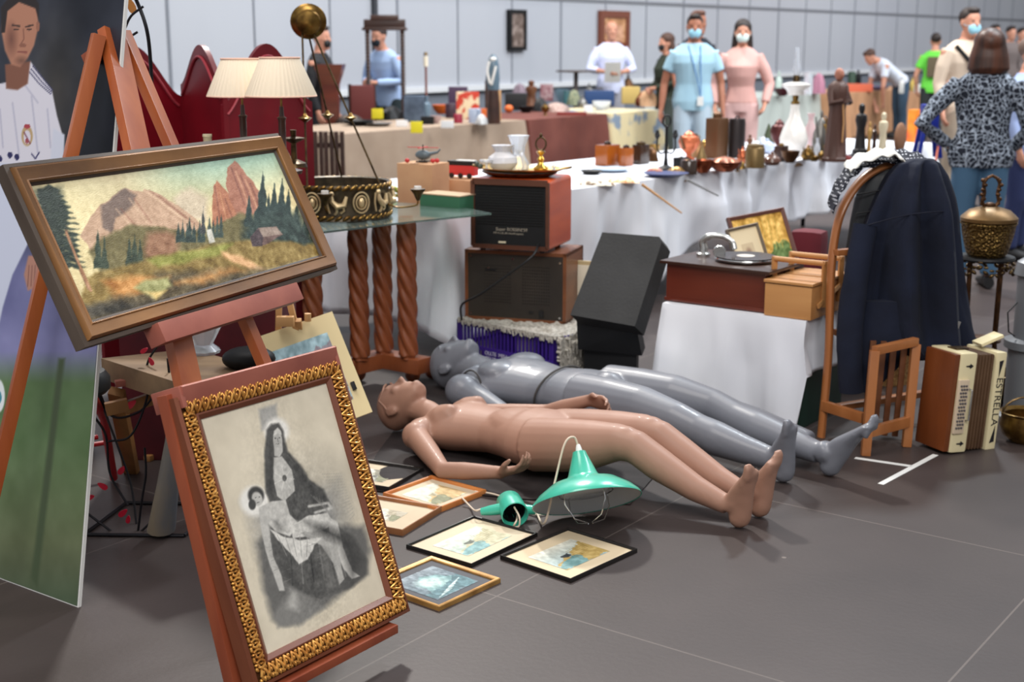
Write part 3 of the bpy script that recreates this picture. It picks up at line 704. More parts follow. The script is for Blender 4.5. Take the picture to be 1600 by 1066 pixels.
# paint box / tray between the two pictures
mb2, qw, qu, qn = pic_basis(PIETA)
topc = Vector(PIETA['c'])+qu*(PIETA['H']/2+.012)
bx = MB()
tc_ = topc-qn*.075-EZ*.015
bx.bar(tc_-qw*.25, tc_+qw*.25, .012, .05, EZ); bx.bar(tc_-qw*.25+qn*.09, tc_+qw*.25+qn*.09, .012, .05, EZ)
bx.bar(tc_-qw*.25-qn*.006, tc_-qw*.25+qn*.096, .012, .05, EZ); bx.bar(tc_+qw*.25-qn*.006, tc_+qw*.25+qn*.096, .012, .05, EZ)
bx.bar(tc_+qn*.045-EZ*.022-qw*.25, tc_+qn*.045-EZ*.022+qw*.25, .09, .006, EZ); bx.bar(tc_+qw*.06, tc_+qw*.06+qn*.09, .012, .045, EZ)
make(bx, 'tray', M['wood_pink'], eas, world=True)
botc = Vector(PIETA['c'])-qu*(PIETA['H']/2+.016)
make(MB().bar(botc-qw*.2-qn*.01, botc+qw*.2-qn*.01, .05, .022, EZ), 'lower_rest', M['wood_red'], eas, world=True)
make(MB().bar(topc-qw*.257-qn*.03, botc-qw*.262-qn*.05-EZ*.09, .03, .035, qn), 'side_rail', M['wood_red'], eas, world=True)
# landscape painting
t = thing('framed_painting', 'wide gilt and brown framed oil painting of mountains on the easel', 'painting', mtx=mb_)
fmt = mat('gilt brown moulding', (150,104,58), .42, .25, (104,70,40), 10, (.2,.2,1), .25, 26)
fdk = mat('worn grey brown wood', (92,80,70), .55, 0, (66,54,46), 8, (.2,.2,1), .2)
W_, H_ = PAINT['W'], PAINT['H']
make(frame_mb(W_, H_, [(0,-.03),(0,.0),(.010,.004),(.014,-.004),(.016,-.03)]), 'outer_edge', fdk, t)
make(frame_mb(W_, H_, [(.012,-.02),(.012,.008),(.018,.016),(.026,.012),(.044,.006),(.047,.009),(.050,.006),(.051,-.02)]), 'frame', fmt, t)
make(frame_mb(W_, H_, [(.049,-.02),(.049,.0),(.057,-.006),(.057,-.02)]), 'inner_slip', fdk, t)
def c1(x, y): return (x/2.963, 200+y/2.963)
def landscape():
    q = [c1(*p) for p in ((160,232),(1278,92),(1503,597),(430,905))]
    cv = Canvas(400, 180, (230,216,170), q); Y = cv.V
    cv.mix(np.clip(1-Y*2.6, 0, 1)*np.clip(cv.U*1.6-.1, 0, 1), (160,198,184)); cv.mix(np.clip(.8-abs(cv.U-.3)*4, 0, 1)*np.clip(1-Y*2,0,1), (222,190,150), .6)
    cv.speck(7, .10, 1)
    pl = lambda pts, col, a=1., rag=2., rf=30, soft=2.: cv.poly([c1(*p) for p in pts], col, a, soft, rag, rf)
    pl([(820,300),(860,265),(900,250),(940,270),(985,300),(985,420),(840,420)], (212,198,176), .7, 3, 25, 8)
    pl([(395,480),(440,390),(490,325),(600,255),(680,270),(690,258),(745,275),(860,350),(960,430),(980,540),(450,560)], (196,164,140), 1, 3)
    pl([(490,330),(600,255),(655,285),(640,330),(560,400),(540,470),(500,440)], (122,104,96), .85, 4, 30, 4)
    for a, b in (((690,262),(860,400)), ((735,290),(900,430)), ((620,300),(700,420)), ((560,350),(640,450))):
        cv.line([c1(*a), c1(*b)], 2.5, (228,198,172), .55, 3); cv.line([c1(a[0]+22, a[1]), c1(b[0]+22, b[1])], 2.2, (140,92,76), .5, 3)
    pl([(1000,440),(1005,250),(1020,220),(1060,260),(1130,360),(1160,470),(1020,480)], (178,118,90), 1, 3)
    pl([(1060,250),(1070,165),(1100,130),(1140,170),(1230,290),(1240,430),(1120,400)], (170,116,96), 1, 3)
    for i in range(5): cv.line([c1(1085+22*i,160+20*i), c1(1150+22*i,340+12*i)], 2, (226,180,150) if i % 2 else (112,66,58), .6, 2.5)
    for i in range(3): cv.line([c1(1012+24*i,250+30*i), c1(1040+30*i,420)], 2, (222,170,132) if i % 2 else (120,72,58), .6, 2.5)
    # middle woods
    pl([(430,560),(500,480),(620,430),(760,440),(900,470),(1010,440),(1130,380),(1260,420),(1500,470),(1510,600),(1000,600),(500,700)], (112,104,66), 1, 6, 22, 6)
    pl([(680,560),(700,470),(800,450),(860,500),(840,600),(700,600)], (156,116,90), .6, 6, 20, 8)
    r = random.Random(3)
    def tree(x, y, h, col, w=.30):
        pts = [(x, y-h)]
        for i in range(1, 7):
            f = i/6; pts.append((x+w*h*f*.5*(1 if i % 2 else .7), y-h+h*f))
        L = [(2*x-a, b) for a, b in reversed(pts[1:])]; pl(pts+L, col, .92, 2, 40, 2)
    for x in range(850, 960, 18): tree(x+r.uniform(-6,6), 520, r.uniform(90,130), (42,60,56))
    for x in range(990, 1060, 18): tree(x, 500, r.uniform(80,120), (56,72,66))
    for x, h in ((475,190),(505,160),(620,150),(645,170),(670,140)): tree(x, 640, h, (50,64,48))
    tree(960, 480, 135, (60,64,66), .22); pl([(975,460),(1000,455),(1018,520),(990,530)], (206,206,200), .9, 0)
    for x, h, y in ((1230,250,430),(1285,230,470),(1320,300,520),(1350,290,560),(1260,180,470),(1390,260,590),(1430,230,600),(1170,150,450)): tree(x, y, h, (34,54,52), .34)
    pl([(1150,420),(1300,360),(1420,380),(1505,590),(1300,560),(1150,520)], (44,62,58), .65, 8, 20, 10)
    # meadow
    pl([(420,680),(700,600),(960,540),(1200,510),(1500,540),(1505,600),(430,910),(390,800)], (140,118,62), 1, 5, 18, 6)
    pl([(700,600),(960,545),(1100,530),(1040,590),(760,640)], (148,150,72), .8, 5, 20, 6)
    pl([(1040,560),(1130,590),(1220,640),(1260,670),(1180,660),(1060,600)], (222,176,130), .85, 4, 30, 6)
    pl([(640,720),(760,660),(900,650),(1100,660),(1300,650),(1505,600),(1300,700),(430,910),(410,850)], (92,80,54), .75, 8, 16, 10)
    pl([(480,700),(620,670),(800,690),(700,760),(560,790)], (196,140,76), .6, 8, 24, 8); pl([(840,720),(1040,640),(1180,660),(960,740)], (190,140,82), .55, 8, 24, 8)
    pl([(640,740),(700,700),(800,690),(820,730),(745,800),(720,790)], (170,172,120), .9, 3, 20, 6); pl([(690,760),(800,755),(745,805)], (232,206,140), .8, 2, 20, 5)
    pl([(430,905),(400,830),(560,800),(760,810),(1000,740),(1250,680),(1000,760)], (58,54,44), .7, 8, 20, 10)
    pl([(1180,500),(1215,455),(1300,450),(1330,490),(1250,540),(1190,545)], (112,88,84), 1, 1); pl([(1180,500),(1215,455),(1240,500),(1235,545),(1190,545)], (70,56,62), 1, 1); pl([(1215,455),(1300,450),(1330,490),(1240,500)], (150,132,124), .9, 1)
    # big pine left
    cv.line([c1(290,260), c1(345,520), c1(430,740)], 5, (134,98,72), .95)
    for i in range(15):
        y = 235+i*27; x = 262+ (y-235)*.24; wdx = 45+ i*7 if i < 9 else 75
        pl([(x-wdx*1.3, y+16), (x-10, y-14), (x+wdx, y+22), (x+wdx*.4, y+34), (x, y+20), (x-wdx, y+40)], (34,48,38), .88, 4, 40, 3)
    pl([(160,235),(320,232),(330,420),(280,560),(430,900),(330,700)], (38,50,40), .55, 8, 20, 10)
    cv.line([c1(330,460), c1(380,600), c1(440,750)], 4.5, (168,124,92), .9)
    cv.speck(60, .14, 2, Y*1.4); cv.speck(24, .22, 5, np.clip(Y*2.2-1.1, 0, 1)*.8); cv.speck(90, .07, 7)
    cv.C = np.clip((cv.C-.5)*1.0+.5, 0, 1)*np.array([1.06,1.04,1.0]); return cv
landscape().build('canvas', paintmat('oil painting', .38, .15, .4), W_-.112, H_-.112, t, -.007)
make(MB().box((0,0,-.016), (W_-.108, H_-.108, .008)), 'backing', M['wood_pale'], t)
# pieta print in carved gilt frame
t = thing('framed_print', 'carved gilt framed grey devotional print leaning on the easel front', 'picture', mtx=mb2)
W_, H_ = PIETA['W'], PIETA['H']; rb = mat('red brown frame wood', (104,54,34), .4, 0, (122,68,44), 12, (.2,.2,1), .1, coat=.2)
make(frame_mb(W_, H_, [(0,-.035),(0,.004),(.009,.008),(.011,-.035)]), 'outer_edge', rb, t)
make(frame_mb(W_, H_, [(.010,-.03),(.010,.004),(.048,-.002),(.049,-.03)]), 'carved_ground', mat('dark bronze recess', (84,50,26), .45, .5), t)
make(frame_mb(W_, H_, [(.047,-.03),(.047,.006),(.051,.008),(.062,.0),(.063,-.03)]), 'inner_slip', rb, t)
orn = MB(); rz = random.Random(2)
def ornament(px_, py_, ang):
    Rz = Matrix.Rotation(ang, 3, 'Z'); o_ = Vector((px_, py_, .002))
    def q(x, y, z): return o_+Rz @ Vector((x*.95, y*.86, z))
    for s in (-1, 1):
        orn.tube([q(0,-.020,.002), q(.006*s,-.008,.010), q(.0105*s,.004,.011), q(.006*s,.013,.010), q(.002*s,.007,.008)], [.0022,.0034,.0036,.003,.0022], 7)
        orn.ell(q(.0105*s,.016,.005), (.0042,.0055,.0045), None, 8, 6)
        orn.ell(q(.0125*s,-.014,.004), (.004,.006,.004), Rz @ Matrix.Rotation(.6*s, 3, 'Z'), 8, 6)
    orn.ell(q(0,.014,.007), (.0036,.007,.005), Rz, 8, 6); orn.ell(q(0,-.002,.008), (.003,.006,.004), Rz, 8, 6)
nx_ = 21; ny_ = 27; hw, hh = W_/2-.029, H_/2-.029
for i in range(nx_):
    x = -hw+2*hw*i/(nx_-1); ornament(x, hh, 0); ornament(x, -hh, math.pi)
for j in range(1, ny_-1):
    y = -hh+2*hh*j/(ny_-1); ornament(hw, y, -math.pi/2); ornament(-hw, y, math.pi/2)
make(orn, 'gilt_carving', mat('bright gilt carving', (222,164,84), .3, .55, (176,116,52), 30), t)
def c2f(x, y): return (250+x/2.0275, 540+y/2.0265)
def pieta():
    q = [c2f(*p) for p in ((150,232),(550,97),(748,800),(368,1022))]
    cv = Canvas(230, 310, (216,208,192), q)
    def pl(pts, col, a=1., soft=2., rag=1., rf=20): cv.poly([c2f(*p) for p in pts], (col,)*3 if not isinstance(col, tuple) else col, a, soft, rag, rf)
    def el(x, y, rx, ry, col, a=1., rot=0, soft=.3): X, Y = c2f(x, y); cv.ell(X, Y, rx/2.03, ry/2.03, (col,)*3 if not isinstance(col, tuple) else col, a, rot, soft)
    def ln(pts, w_, col, a=1.): cv.line([c2f(*p) for p in pts], w_/2.03, (col,)*3, a)
    cv.speck(8, .05, 1)
    el(500,470,130,120,120,.28,-20,1.2); pl([(335,190),(395,168),(402,250),(345,265)], 168, .7, 4); pl([(280,500),(420,480),(600,400),(640,520),(640,640),(330,700)], 150, .35, 14, 3)
    pl([(330,640),(380,600),(680,560),(700,640),(690,730),(560,850),(420,925),(385,900),(350,800)], 104, .8, 10, 4, 14)
    el(395,262,40,46,238,.9,0,.35); el(325,500,48,52,236,.9,0,.35)
    # mantle
    pl([(362,260),(378,238),(400,236),(418,260),(430,330),(470,370),(500,420),(545,450),(570,500),(520,560),(400,560),(360,470),(356,340)], 82, 1, 4, 1.5)
    pl([(385,275),(400,258),(412,280),(416,330),(405,350),(388,345)], 190, 1); el(397,292,13,26,178); pl([(386,262),(398,250),(410,262),(412,275),(398,268),(386,278)], 205)
    pl([(386,350),(412,345),(445,390),(455,460),(420,495),(398,480),(385,420)], 190, 1, 2, 1)
    for i in range(7): ln([(420,420), (420+34*math.cos(i*.9), 420+42*math.sin(i*.9))], 2, 225, .6)
    el(421,418,7,11,90)
    ln([(430,340),(480,400),(540,470)], 6, 100, .5); ln([(370,300),(372,400),(390,480)], 5, 96, .5)
    el(391,286,2.5,2,60); el(404,284,2.5,2,60); ln([(393,305),(402,304)], 2, 80); ln([(398,286),(400,298)], 2, 105)
    # dark skirt
    pl([(375,580),(470,560),(560,560),(640,600),(688,680),(690,730),(640,780),(530,818),(470,800),(420,760),(390,680)], 84, 1, 6, 2)
    for i in range(6): ln([(440+30*i,620), (450+34*i,780-8*i)], 5, 128 if i % 2 else 52, .6)
    # reclining figure
    el(330,480,26,30,60); el(334,492,17,24,196,1,-15); el(318,512,12,18,70,.9)
    el(329,488,2.5,2,80); el(341,485,2.5,2,80); ln([(333,505),(341,503)], 2, 90)
    pl([(340,520),(380,498),(425,492),(440,540),(470,570),(440,615),(395,600),(365,570)], 198, 1, 2, 1); pl([(380,560),(400,555),(430,600),(400,600)], 130, .6, 5)
    pl([(340,525),(362,530),(375,600),(385,680),(412,745),(425,800),(408,800),(385,740),(360,660),(345,590)], 190, 1, 2)
    pl([(440,580),(500,540),(560,530),(580,560),(560,580),(500,610),(450,620)], 206, 1, 2); pl([(560,540),(592,560),(610,640),(640,720),(665,738),(640,748),(612,715),(585,650),(565,590)], 200, 1, 2)
    pl([(470,600),(540,590),(585,600),(600,680),(615,750),(600,770),(580,700),(540,640)], 176, .9, 2)
    pl([(375,592),(420,615),(480,625),(545,610),(520,640),(500,690),(470,705),(430,660)], 216, 1, 2, 2)
    for i in range(5): ln([(400+24*i,612),(430+16*i,680)], 2.5, 150, .6)
    ln([(500,510),(560,495),(572,512),(520,530)], 9, 190, .9)
    # rocks
    pl([(385,890),(420,820),(480,800),(540,830),(560,850),(470,920),(400,930)], 128, .7, 6, 4, 16); pl([(440,790),(470,800),(470,870),(430,860)], 190, .5, 8)
    for i in range(46):
        a = (300+(i*37 % 330), 560+(i*53 % 230)); ln([a, (a[0]+26, a[1]+(8 if i % 2 else -12))], 1.5, 110 if i % 3 else 190, .35)
    for i in range(16): ln([(540+6*i, 400+10*i),(600+3*i, 395+9*i)], 1.6, 140, .4)
    pl([(430,330),(470,370),(500,420),(545,450),(560,490),(520,500),(470,420)], 58, .6, 8); pl([(372,300),(384,360),(386,470),(366,460)], 56, .6, 6); pl([(480,560),(560,565),(640,605),(680,680),(640,760),(600,640),(520,600)], 60, .5, 10); pl([(400,700),(440,720),(480,790),(430,760)], 60, .5, 8); pl([(520,640),(560,650),(600,780),(560,800)], 116, .5, 8)
    for i in range(5): ln([(505+9*i,470+4*i),(535+7*i,500+7*i)], 3, 128, .5)
    cv.speck(26, .10, 8, np.clip(1.2-abs(cv.U-.5)*2-abs(cv.V-.55)*1.6, 0, 1)); cv.speck(70, .10, 4, np.clip(1.25-abs(cv.U-.5)*2-abs(cv.V-.6)*1.2, .05, 1)); cv.C *= np.array([1.0,.985,.95]); return cv
pieta().build('print', paintmat('engraving paper', .5, .2), W_-.124, H_-.124, t, -.003)
make(MB().box((0,0,-.012), (W_-.14, H_-.14, .008)), 'backing', M['wood_pale'], t)
make(MB().tube([Vector((W_/2+.004, .28, -.02)), Vector((W_/2+.02,.30,-.03)), Vector((W_/2+.02,.24,-.03)), Vector((W_/2+.004,.22,-.02))], .003, 6), 'red_string', mat('red string', (190,40,60), .7), t)

# ================================================================== POSTER BOARD AT THE LEFT
pb0 = Vector((-1.197, 3.46, 0)); pdir = Vector((-1.488, 3.664, 0))-pb0; pdir.normalize(); PH, PW = 2.1, 1.0
lean = math.radians(10); pnrm = pdir.cross(EZ); pnrm = pnrm if pnrm.y < 0 else -pnrm; pup = EZ*math.cos(lean)-pnrm*math.sin(lean)
pc = pb0+pdir*(PW/2)+pup*(PH/2); pxv = -pdir; pm = basis(pc, pxv, pup, pxv.cross(pup))
t = thing('poster_board', 'tall poster board of a footballer in white kit at the left edge', 'poster', mtx=pm)
make(MB().box((0,0,-.006), (PW,PH,.010)), 'board', M['white'], t)
def poster():
    cor = [proj(pm @ Vector((x*PW/2, y*PH/2, 0))) for x, y in ((-1,1),(1,1),(1,-1),(-1,-1))]
    cv = Canvas(260, 560, (34,38,50), cor); X, Y = cv.X, cv.Y
    pl = lambda pts, col, a=1., soft=2., rag=0., rf=20: cv.poly(pts, col, a, soft, rag, rf)
    cv.mix(np.clip((Y-330)/90, 0, 1), (104,106,150)); cv.mix(np.clip((Y-470)/60, 0, 1), (150,150,196), .6); cv.mix(np.clip((Y-550)/50, 0, 1), (92,118,78)); cv.mix(np.clip((Y-690)/200, 0, 1), (104,110,82)); cv.mix(np.clip((Y-850)/90, 0, 1), (62,84,66), .6)
    cv.speck(5, .12, 2, np.clip((330-Y)/100, 0, 1)+.25); cv.ell(90,140,40,110,(70,62,50),.4,0,1.); cv.speck(12, .05, 9)
    # shorts, shirt, arms
    pl([(-90,250),(60,235),(58,270),(45,380),(20,430),(5,480),(-30,640),(-80,640)], (196,202,222), 1, 3)
    pl([(-60,150),(0,130),(25,125),(48,95),(82,140),(90,180),(100,215),(98,245),(60,258),(-70,250)], (206,204,216), 1, 2)
    for a in (((50,150),(60,240)), ((20,160),(30,240)), ((75,170),(80,230)), ((0,170),(5,230)), ((38,130),(60,160))): cv.line(a, 3, (170,170,190), .6)
    for k in range(3): cv.line([(47+k*2.4,112-k*5),(62+k*3,130-k*4),(80+k*1.5,146-k*3)], 1.8, (50,50,90))
    pl([(84,200),(102,210),(100,300),(80,400),(62,420),(58,405),(72,330),(80,250)], (196,200,216), 1, 3); pl([(45,400),(62,400),(66,420),(58,450),(44,455),(38,430)], (170,124,108), 1, 3)
    for k in range(3): cv.line([(46+5*k,415),(44+5*k,448)], 1.4, (110,70,62), .7)
    # neck and head
    pl([(8,100),(48,95),(44,130),(28,140),(10,138)], (120,78,62), 1, 3); pl([(5,10),(30,-8),(58,4),(61,40),(54,70),(44,90),(32,104),(18,100),(8,78),(2,45)], (166,116,94), 1, 3)
    pl([(2,50),(2,10),(20,-12),(50,-12),(62,5),(61,30),(56,12),(30,2),(12,16),(8,50)], (36,28,28), 1, 2)
    cv.ell(18,60,9,24,(112,72,60),.6,0,.8); cv.line([(20,38),(31,40)], 2.6, (44,30,28)); cv.line([(41,41),(52,38)], 2.6, (44,30,28)); cv.ell(26,45,4,1.8,(40,28,28)); cv.ell(46,45,4,1.8,(40,28,28))
    cv.line([(37,44),(38,60),(33,68)], 2, (124,80,66), .8); cv.ell(36,70,6,3,(132,86,70),.8); cv.line([(29,80),(42,81)], 2.6, (120,62,58)); cv.ell(34,94,10,7,(104,70,58),.5,0,.8); cv.ell(60,40,3,8,(140,94,76))
    # crest and sponsor
    cv.ell(43,212,9,16,(176,150,110)); cv.ell(43,214,5.5,11,(206,200,214)); cv.line([(38,206),(48,224)], 2, (120,60,80)); cv.ell(43,197,5,4,(160,60,70)); cv.ell(43,220,3,4,(150,70,80))
    for k, c_ in enumerate(((0,248),(16,242),(27,245))): cv.ell(c_[0], c_[1], 4, 5, (36,36,84)); 
    cv.line([(50,240),(56,248),(62,238)], 2, (36,36,84))
    # darker slanting stripe across the pitch, ball
    pl([(92,560),(104,560),(60,925),(48,905)], (70,84,60), .55, 3); cv.ell(-2,620,10,26,(226,232,236)); cv.ell(-1,622,4,10,(60,140,160),.8)
    return cv
poster().build('poster', paintmat('poster vinyl', .45), PW-.008, PH-.008, t, .0006)
# ================================================================== LEFT BACK: red screen, lamps, branch sculpture, bench, stool
def V3(*a): return Vector(a)
rp = [P(142,230,5.75), P(287,230,6.15), P(352,230,5.70), P(490,230,6.0)]
t = thing('folding_screen', 'dark red lacquered folding screen with wavy arched tops', 'screen', (-1.5,5.9,0))
def arch_panel(a, b, prof, zmax):
    a = V3(a.x, a.y, 0); b = V3(b.x, b.y, 0); d = (b-a); L = d.length; d.normalize(); n = V3(-d.y, d.x, 0)
    pts = [a+EZ*.03, b+EZ*.03]
    N = 26
    for i in range(N+1):
        u = 1-i/N; pts.append(a+d*(L*u)+EZ*prof(u))
    mb = MB().prism(pts, n*.022)
    edge = [a+d*(L*u)+EZ*(prof(u)-.05) - n*.004 for u in [i/N for i in range(1, N)]]
    return mb, edge
zs = lambda hi, lo: (lambda u: lo+(hi-lo)*(math.sin(math.pi*min(max(u*1.0,0),1))**1.6))
for a, b, hi, lo in ((rp[0], rp[1], 1.51, 1.29), (rp[1], rp[2], 1.515, 1.34), (rp[2], rp[3], 1.52, 1.27)):
    mb, edge = arch_panel(a, b, zs(hi, lo), hi)
    pn_ = make(mb, 'panel', M['red'], t, world=True)
    make(MB().tube(edge, .006, 6), 'moulding', mat('worn red edge', (150,50,60), .5), pn_, world=True)
# red draped dresser behind the painting, carrying the lamps
t = thing('cabinet', 'dark red draped cabinet standing behind the landscape painting', 'cabinet', (-1.14,4.97,0), 0)
make(MB().box((0,0,.515), (.60,.34,1.03), bev=.01), 'body', mat('dark red drape', (84,16,26), .9, 0, (60,10,20), 4, None, .3, 9), t)
make(MB().box((0,0,1.045), (.63,.38,.03), bev=.008), 'top', M['wood_dark'], t)
def table_lamp(label, x, y, zt, sh):
    t = thing('table_lamp', label, 'lamp', (x, y, 1.06), 0)
    make(MB().lathe([(.0,0),(.065,0),(.068,.012),(.03,.022),(.016,.03),(.014,.06),(.02,.075),(.013,.09),(.013,.19),(.017,.2),(.009,.205),(.007,.24)], seg=24), 'base', M['wood_dark'], t)
    n = 44
    mb = MB().lathe([(.125,0),(.126,.004),(.070,.131),(.069,.135)], (0,0,sh), seg=n*4, close=False, fn=lambda a, z: 1+.012*math.cos(a*n))
    mb.lathe([(.123,.001),(.068,.134)], (0,0,sh), seg=48, close=False)
    make(mb, 'lamp_shade', M['shade'], t); make(MB().tube([(0,0,.23),(0,0,sh+.11)], .004), 'stem', M['brass'], t)
    mb = MB()
    for r_, z in ((.126,0),(.071,.134)): mb.tube([V3(r_*math.cos(a), r_*math.sin(a), sh+z) for a in [i*math.pi/20 for i in range(40)]], .003, 6, closed=True)
    make(mb, 'shade_trim', mat('pink braid', (222,180,160), .7), t)
q = P(378,150,5.02); table_lamp('cream pleated shade table lamp, left of the two, in front of the red screen', q.x, q.y, 0, q.z-1.06)
q = P(439,150,4.88); table_lamp('cream pleated shade table lamp, right of the two, in front of the red screen', q.x, q.y, 0, q.z-1.06)
q = P(324,215,4.9)
t = thing('candlestick', 'pale glazed candlestick with brass collar in front of the red screen', 'candlestick', (q.x,q.y,1.06))
make(MB().lathe([(.0,0),(.03,0),(.03,.01),(.012,.02),(.02,.045),(.024,.06),(.012,.08),(.010,.09)], seg=20), 'stem', M['brass'], t)
make(MB().lathe([(.0,.09),(.021,.092),(.022,.096),(.014,.1),(.0155,.13),(.017,.132),(.0165,.14),(.0,.14)], seg=20), 'cup', mat('ivory glaze', (196,184,150), .35), t)
q = P(345,205,4.95); solo(MB().ell((0,0,.03),(.014,.02,.032)), 'figurine', mat('white figurine', (222,214,200), .5), 'small pale figurine beside the glazed candlestick', 'figurine', (q.x,q.y,1.06))
q = P(420,195,5.1)
t = thing('decorative_fan', 'painted fan shaped ornament standing between the two lamp stems', 'ornament', (q.x,q.y,1.06), .2)
make(MB().prism([V3(.085*math.cos(a), 0, .0+.10*math.sin(a)) for a in [i*math.pi/16 for i in range(17)]], (0,.012,0)), 'plate', mat('painted plate', (206,186,160), .5, 0, (160,70,60), 18, None), t)
q = P(458,205,5.15)
t = thing('candlestick', 'dark bronze candlestick with wide drip pan right of the lamps', 'candlestick', (q.x,q.y,1.06))
make(MB().lathe([(0,0),(.05,0),(.045,.015),(.012,.03),(.01,.09),(.04,.105),(.042,.11),(.01,.115),(.012,.14),(0,.14)], seg=20), 'body', M['brass_dark'], t)
q = P(150,225,4.9)
t = thing('hat', 'dark round hat with pale band on the cabinet behind the easel', 'hat', (q.x+.06,q.y,1.06))
make(MB().lathe([(0,.055),(.04,.052),(.06,.03),(.066,.008),(.10,.004),(.10,0),(0,0)], seg=28), 'crown', mat('dark felt', (52,46,42), .9), t)
make(MB().lathe([(.067,.006),(.0665,.018),(.064,.02)], seg=28, close=False), 'band', M['paper'], t)
q = P(215,222,4.92); solo(MB().box((0,0,.025),(.24,.16,.05), bev=.006), 'box', mat('pinkish red cloth box', (166,54,60), .8), 'pinkish red flat box on the cabinet behind the easel legs', 'box', (q.x,q.y,1.06))

# metal branch ornament with leaves
wire = mat('black wire', (26,24,30), .45, .4)
bq = G(210, 838)
t = thing('branch_ornament', 'tall black wire branch ornament with red and gold metal leaves behind the easel', 'ornament', (bq.x,bq.y,0))
mb = MB(); b0 = G(131,838); b1 = G(288,840); bk = V3(.05,.3,0)
for a, b in ((b0,b1),(b1,b1+bk),(b1+bk,b0+bk),(b0+bk,b0)): mb.tube([a+EZ*.006, b+EZ*.006], .006, 8)
make(mb, 'base', wire, t, world=True)
mb = MB(); YB = bq.y+.05
def wp(*pts): return bez([P(x, y, YB+(d[0] if d else 0)) for x, y, *d in pts], 8)
mb.tube(wp((238,180,.25),(236,110,.25),(230,50,.2),(215,5,.2),(195,-30,.15),(160,-45,.15),(135,-20,.1),(128,60,.1),(127,200,.1),(128,400,.1),(129,620,.05),(131,836,.0)), .006, 8)
make(mb, 'arch', wire, t, world=True)
mb = MB()
for pts in (((224,10,.2),(205,25,.2),(195,45,.2)), ((160,45,.2),(160,20,.2),(145,-10,.2)), ((160,20,.2),(170,10,.2),(180,0,.2)), ((130,55,.1),(140,40,.1),(150,10,.1)), ((130,50,.1),(150,40,.2),(172,38,.2)), ((215,50,.2),(205,55,.2),(196,48,.2)),
            ((150,540,.1),(150,600,.1),(170,660,.1),(185,700,.1),(205,760,.1),(215,835,.05)), ((250,535,.1),(230,570,.1),(230,620,.1),(205,680,.1),(170,690,.1)), ((215,836,.0),(250,800,.0),(270,760,0),(278,700,.0),(270,640,0),(262,560,0)),
            ((150,600,.1),(175,650,.1),(215,645,.1),(240,620,.1)), ((133,800,0),(160,820,0),(190,840,0),(215,836,0)), ((215,836,0),(222,780,0),(228,740,0),(226,700,0)), ((128,600,.1),(140,640,.1),(165,680,.1),(172,740,.1),(200,790,.05))):
    make(MB().tube(wp(*pts), .004, 6), 'twig', wire, t, world=True)
def leaf(x, y, d, col, s, ang):
    c = P(x, y, YB+d); R = Matrix.Rotation(ang, 3, 'Y'); pts = []
    for k in range(14):
        a = 2*math.pi*k/14; r_ = V3(.5*s*math.sin(a)*(1-.35*math.cos(a)), 0, s*math.cos(a)); pts.append(c+R @ r_)
    mb = MB().prism(pts, V3(0,.003,0))
    return make(mb, 'leaf', col, t, world=True)
lr = mat('red metal leaf', (190,20,50), .4, .2); lg = mat('gold metal leaf', (170,110,50), .4, .3)
for a in ((141,14,.1,lg,.026,.1),(205,9,.2,lg,.024,-.3),(175,33,.2,lr,.024,.3),(252,592,0,lr,.022,1.0),(232,605,.1,lr,.020,-.8),(205,632,.1,lr,.02,.9),(270,618,0,lr,.018,.4),(190,735,.1,lr,.018,.7),(138,778,0,lr,.02,1.3),(160,760,0,lr,.018,-1),(192,802,0,lr,.018,.9),(200,812,0,lr,.014,.2),(236,565,0,lr,.014,-.4),(225,548,.1,lr,.014,1)): leaf(*a)

# carpenter's bench seen under the painting
t = thing('workbench', 'rough low wooden workbench with splayed legs under the landscape painting', 'bench', (-1.2,4.5,0))
tz = .52
q = [G(158,560,tz), G(290,602,tz), G(420,580,tz), G(300,545,tz)]
mb = MB().prism(q, V3(0,0,-.07)); make(mb, 'bench_top', M['wood_pale'], t, world=True)
def post(px0, z0, px1, z1, w_, m_, nm='leg', th=.03):
    a = G(*px0, z0); b = G(*px1, z1); return make(MB().bar(a, b, w_, th, (0,1,0.01)), nm, m_, t, world=True)
wl = mat('yellowed pine', (160,112,62), .6, 0, (130,88,48), 8, (1,1,.2), .1)
post((206,738), .0, (182,612), .42, .05, wl); post((458-195,640), .30, (238,600), .48, .042, wl); post((165,640), .40, (200,632), .41, .04, wl, 'brace'); post((195,638), .36, (240,622), .38, .04, wl, 'brace')
post((180,600), .46, (240,590), .47, .02, M['wood_pink'], 'rail', .03)
mb = MB().tube([G(252,828,.025), G(262,760,.18), G(272,690,.32), G(280,620,.45)], [(.048,.035),(.036,.03),(.028,.028),(.022,.026)], 14)
make(mb, 'curved_leg', mat('blue grey painted wood', (84,88,96), .6, 0, (120,108,92), 7, (1,1,.3), .2), t, world=True)
q = G(330,575,tz); solo(MB().ell((0,0,.03),(.085,.06,.04)), 'pot', M['iron'], 'dark round pot standing on the rough workbench', 'pot', (q.x+.12,q.y,tz))
q = G(300,560,tz); solo(MB().lathe([(0,0),(.05,0),(.055,.01),(.03,.03),(.06,.09),(.062,.095),(0,.09)], seg=20, fn=lambda a, z: 1+.05*math.cos(10*a)), 'bowl', M['crystal'], 'cut glass bowl on the rough workbench under the painting', 'bowl', (q.x+.02,q.y+.08,tz))
for k, (x, y, a, lb) in enumerate(((232,690,.5,'pale wood shaving on the floor under the workbench, rear one'), (238,718,1.2,'curled wood offcut on the floor under the workbench, nearer one'))):
    q = G(x, y); solo(MB().box((0,0,.012),(.07,.03,.024), bev=.008), 'wood_offcut', wl, lb, 'offcut', (q.x,q.y,0), a)
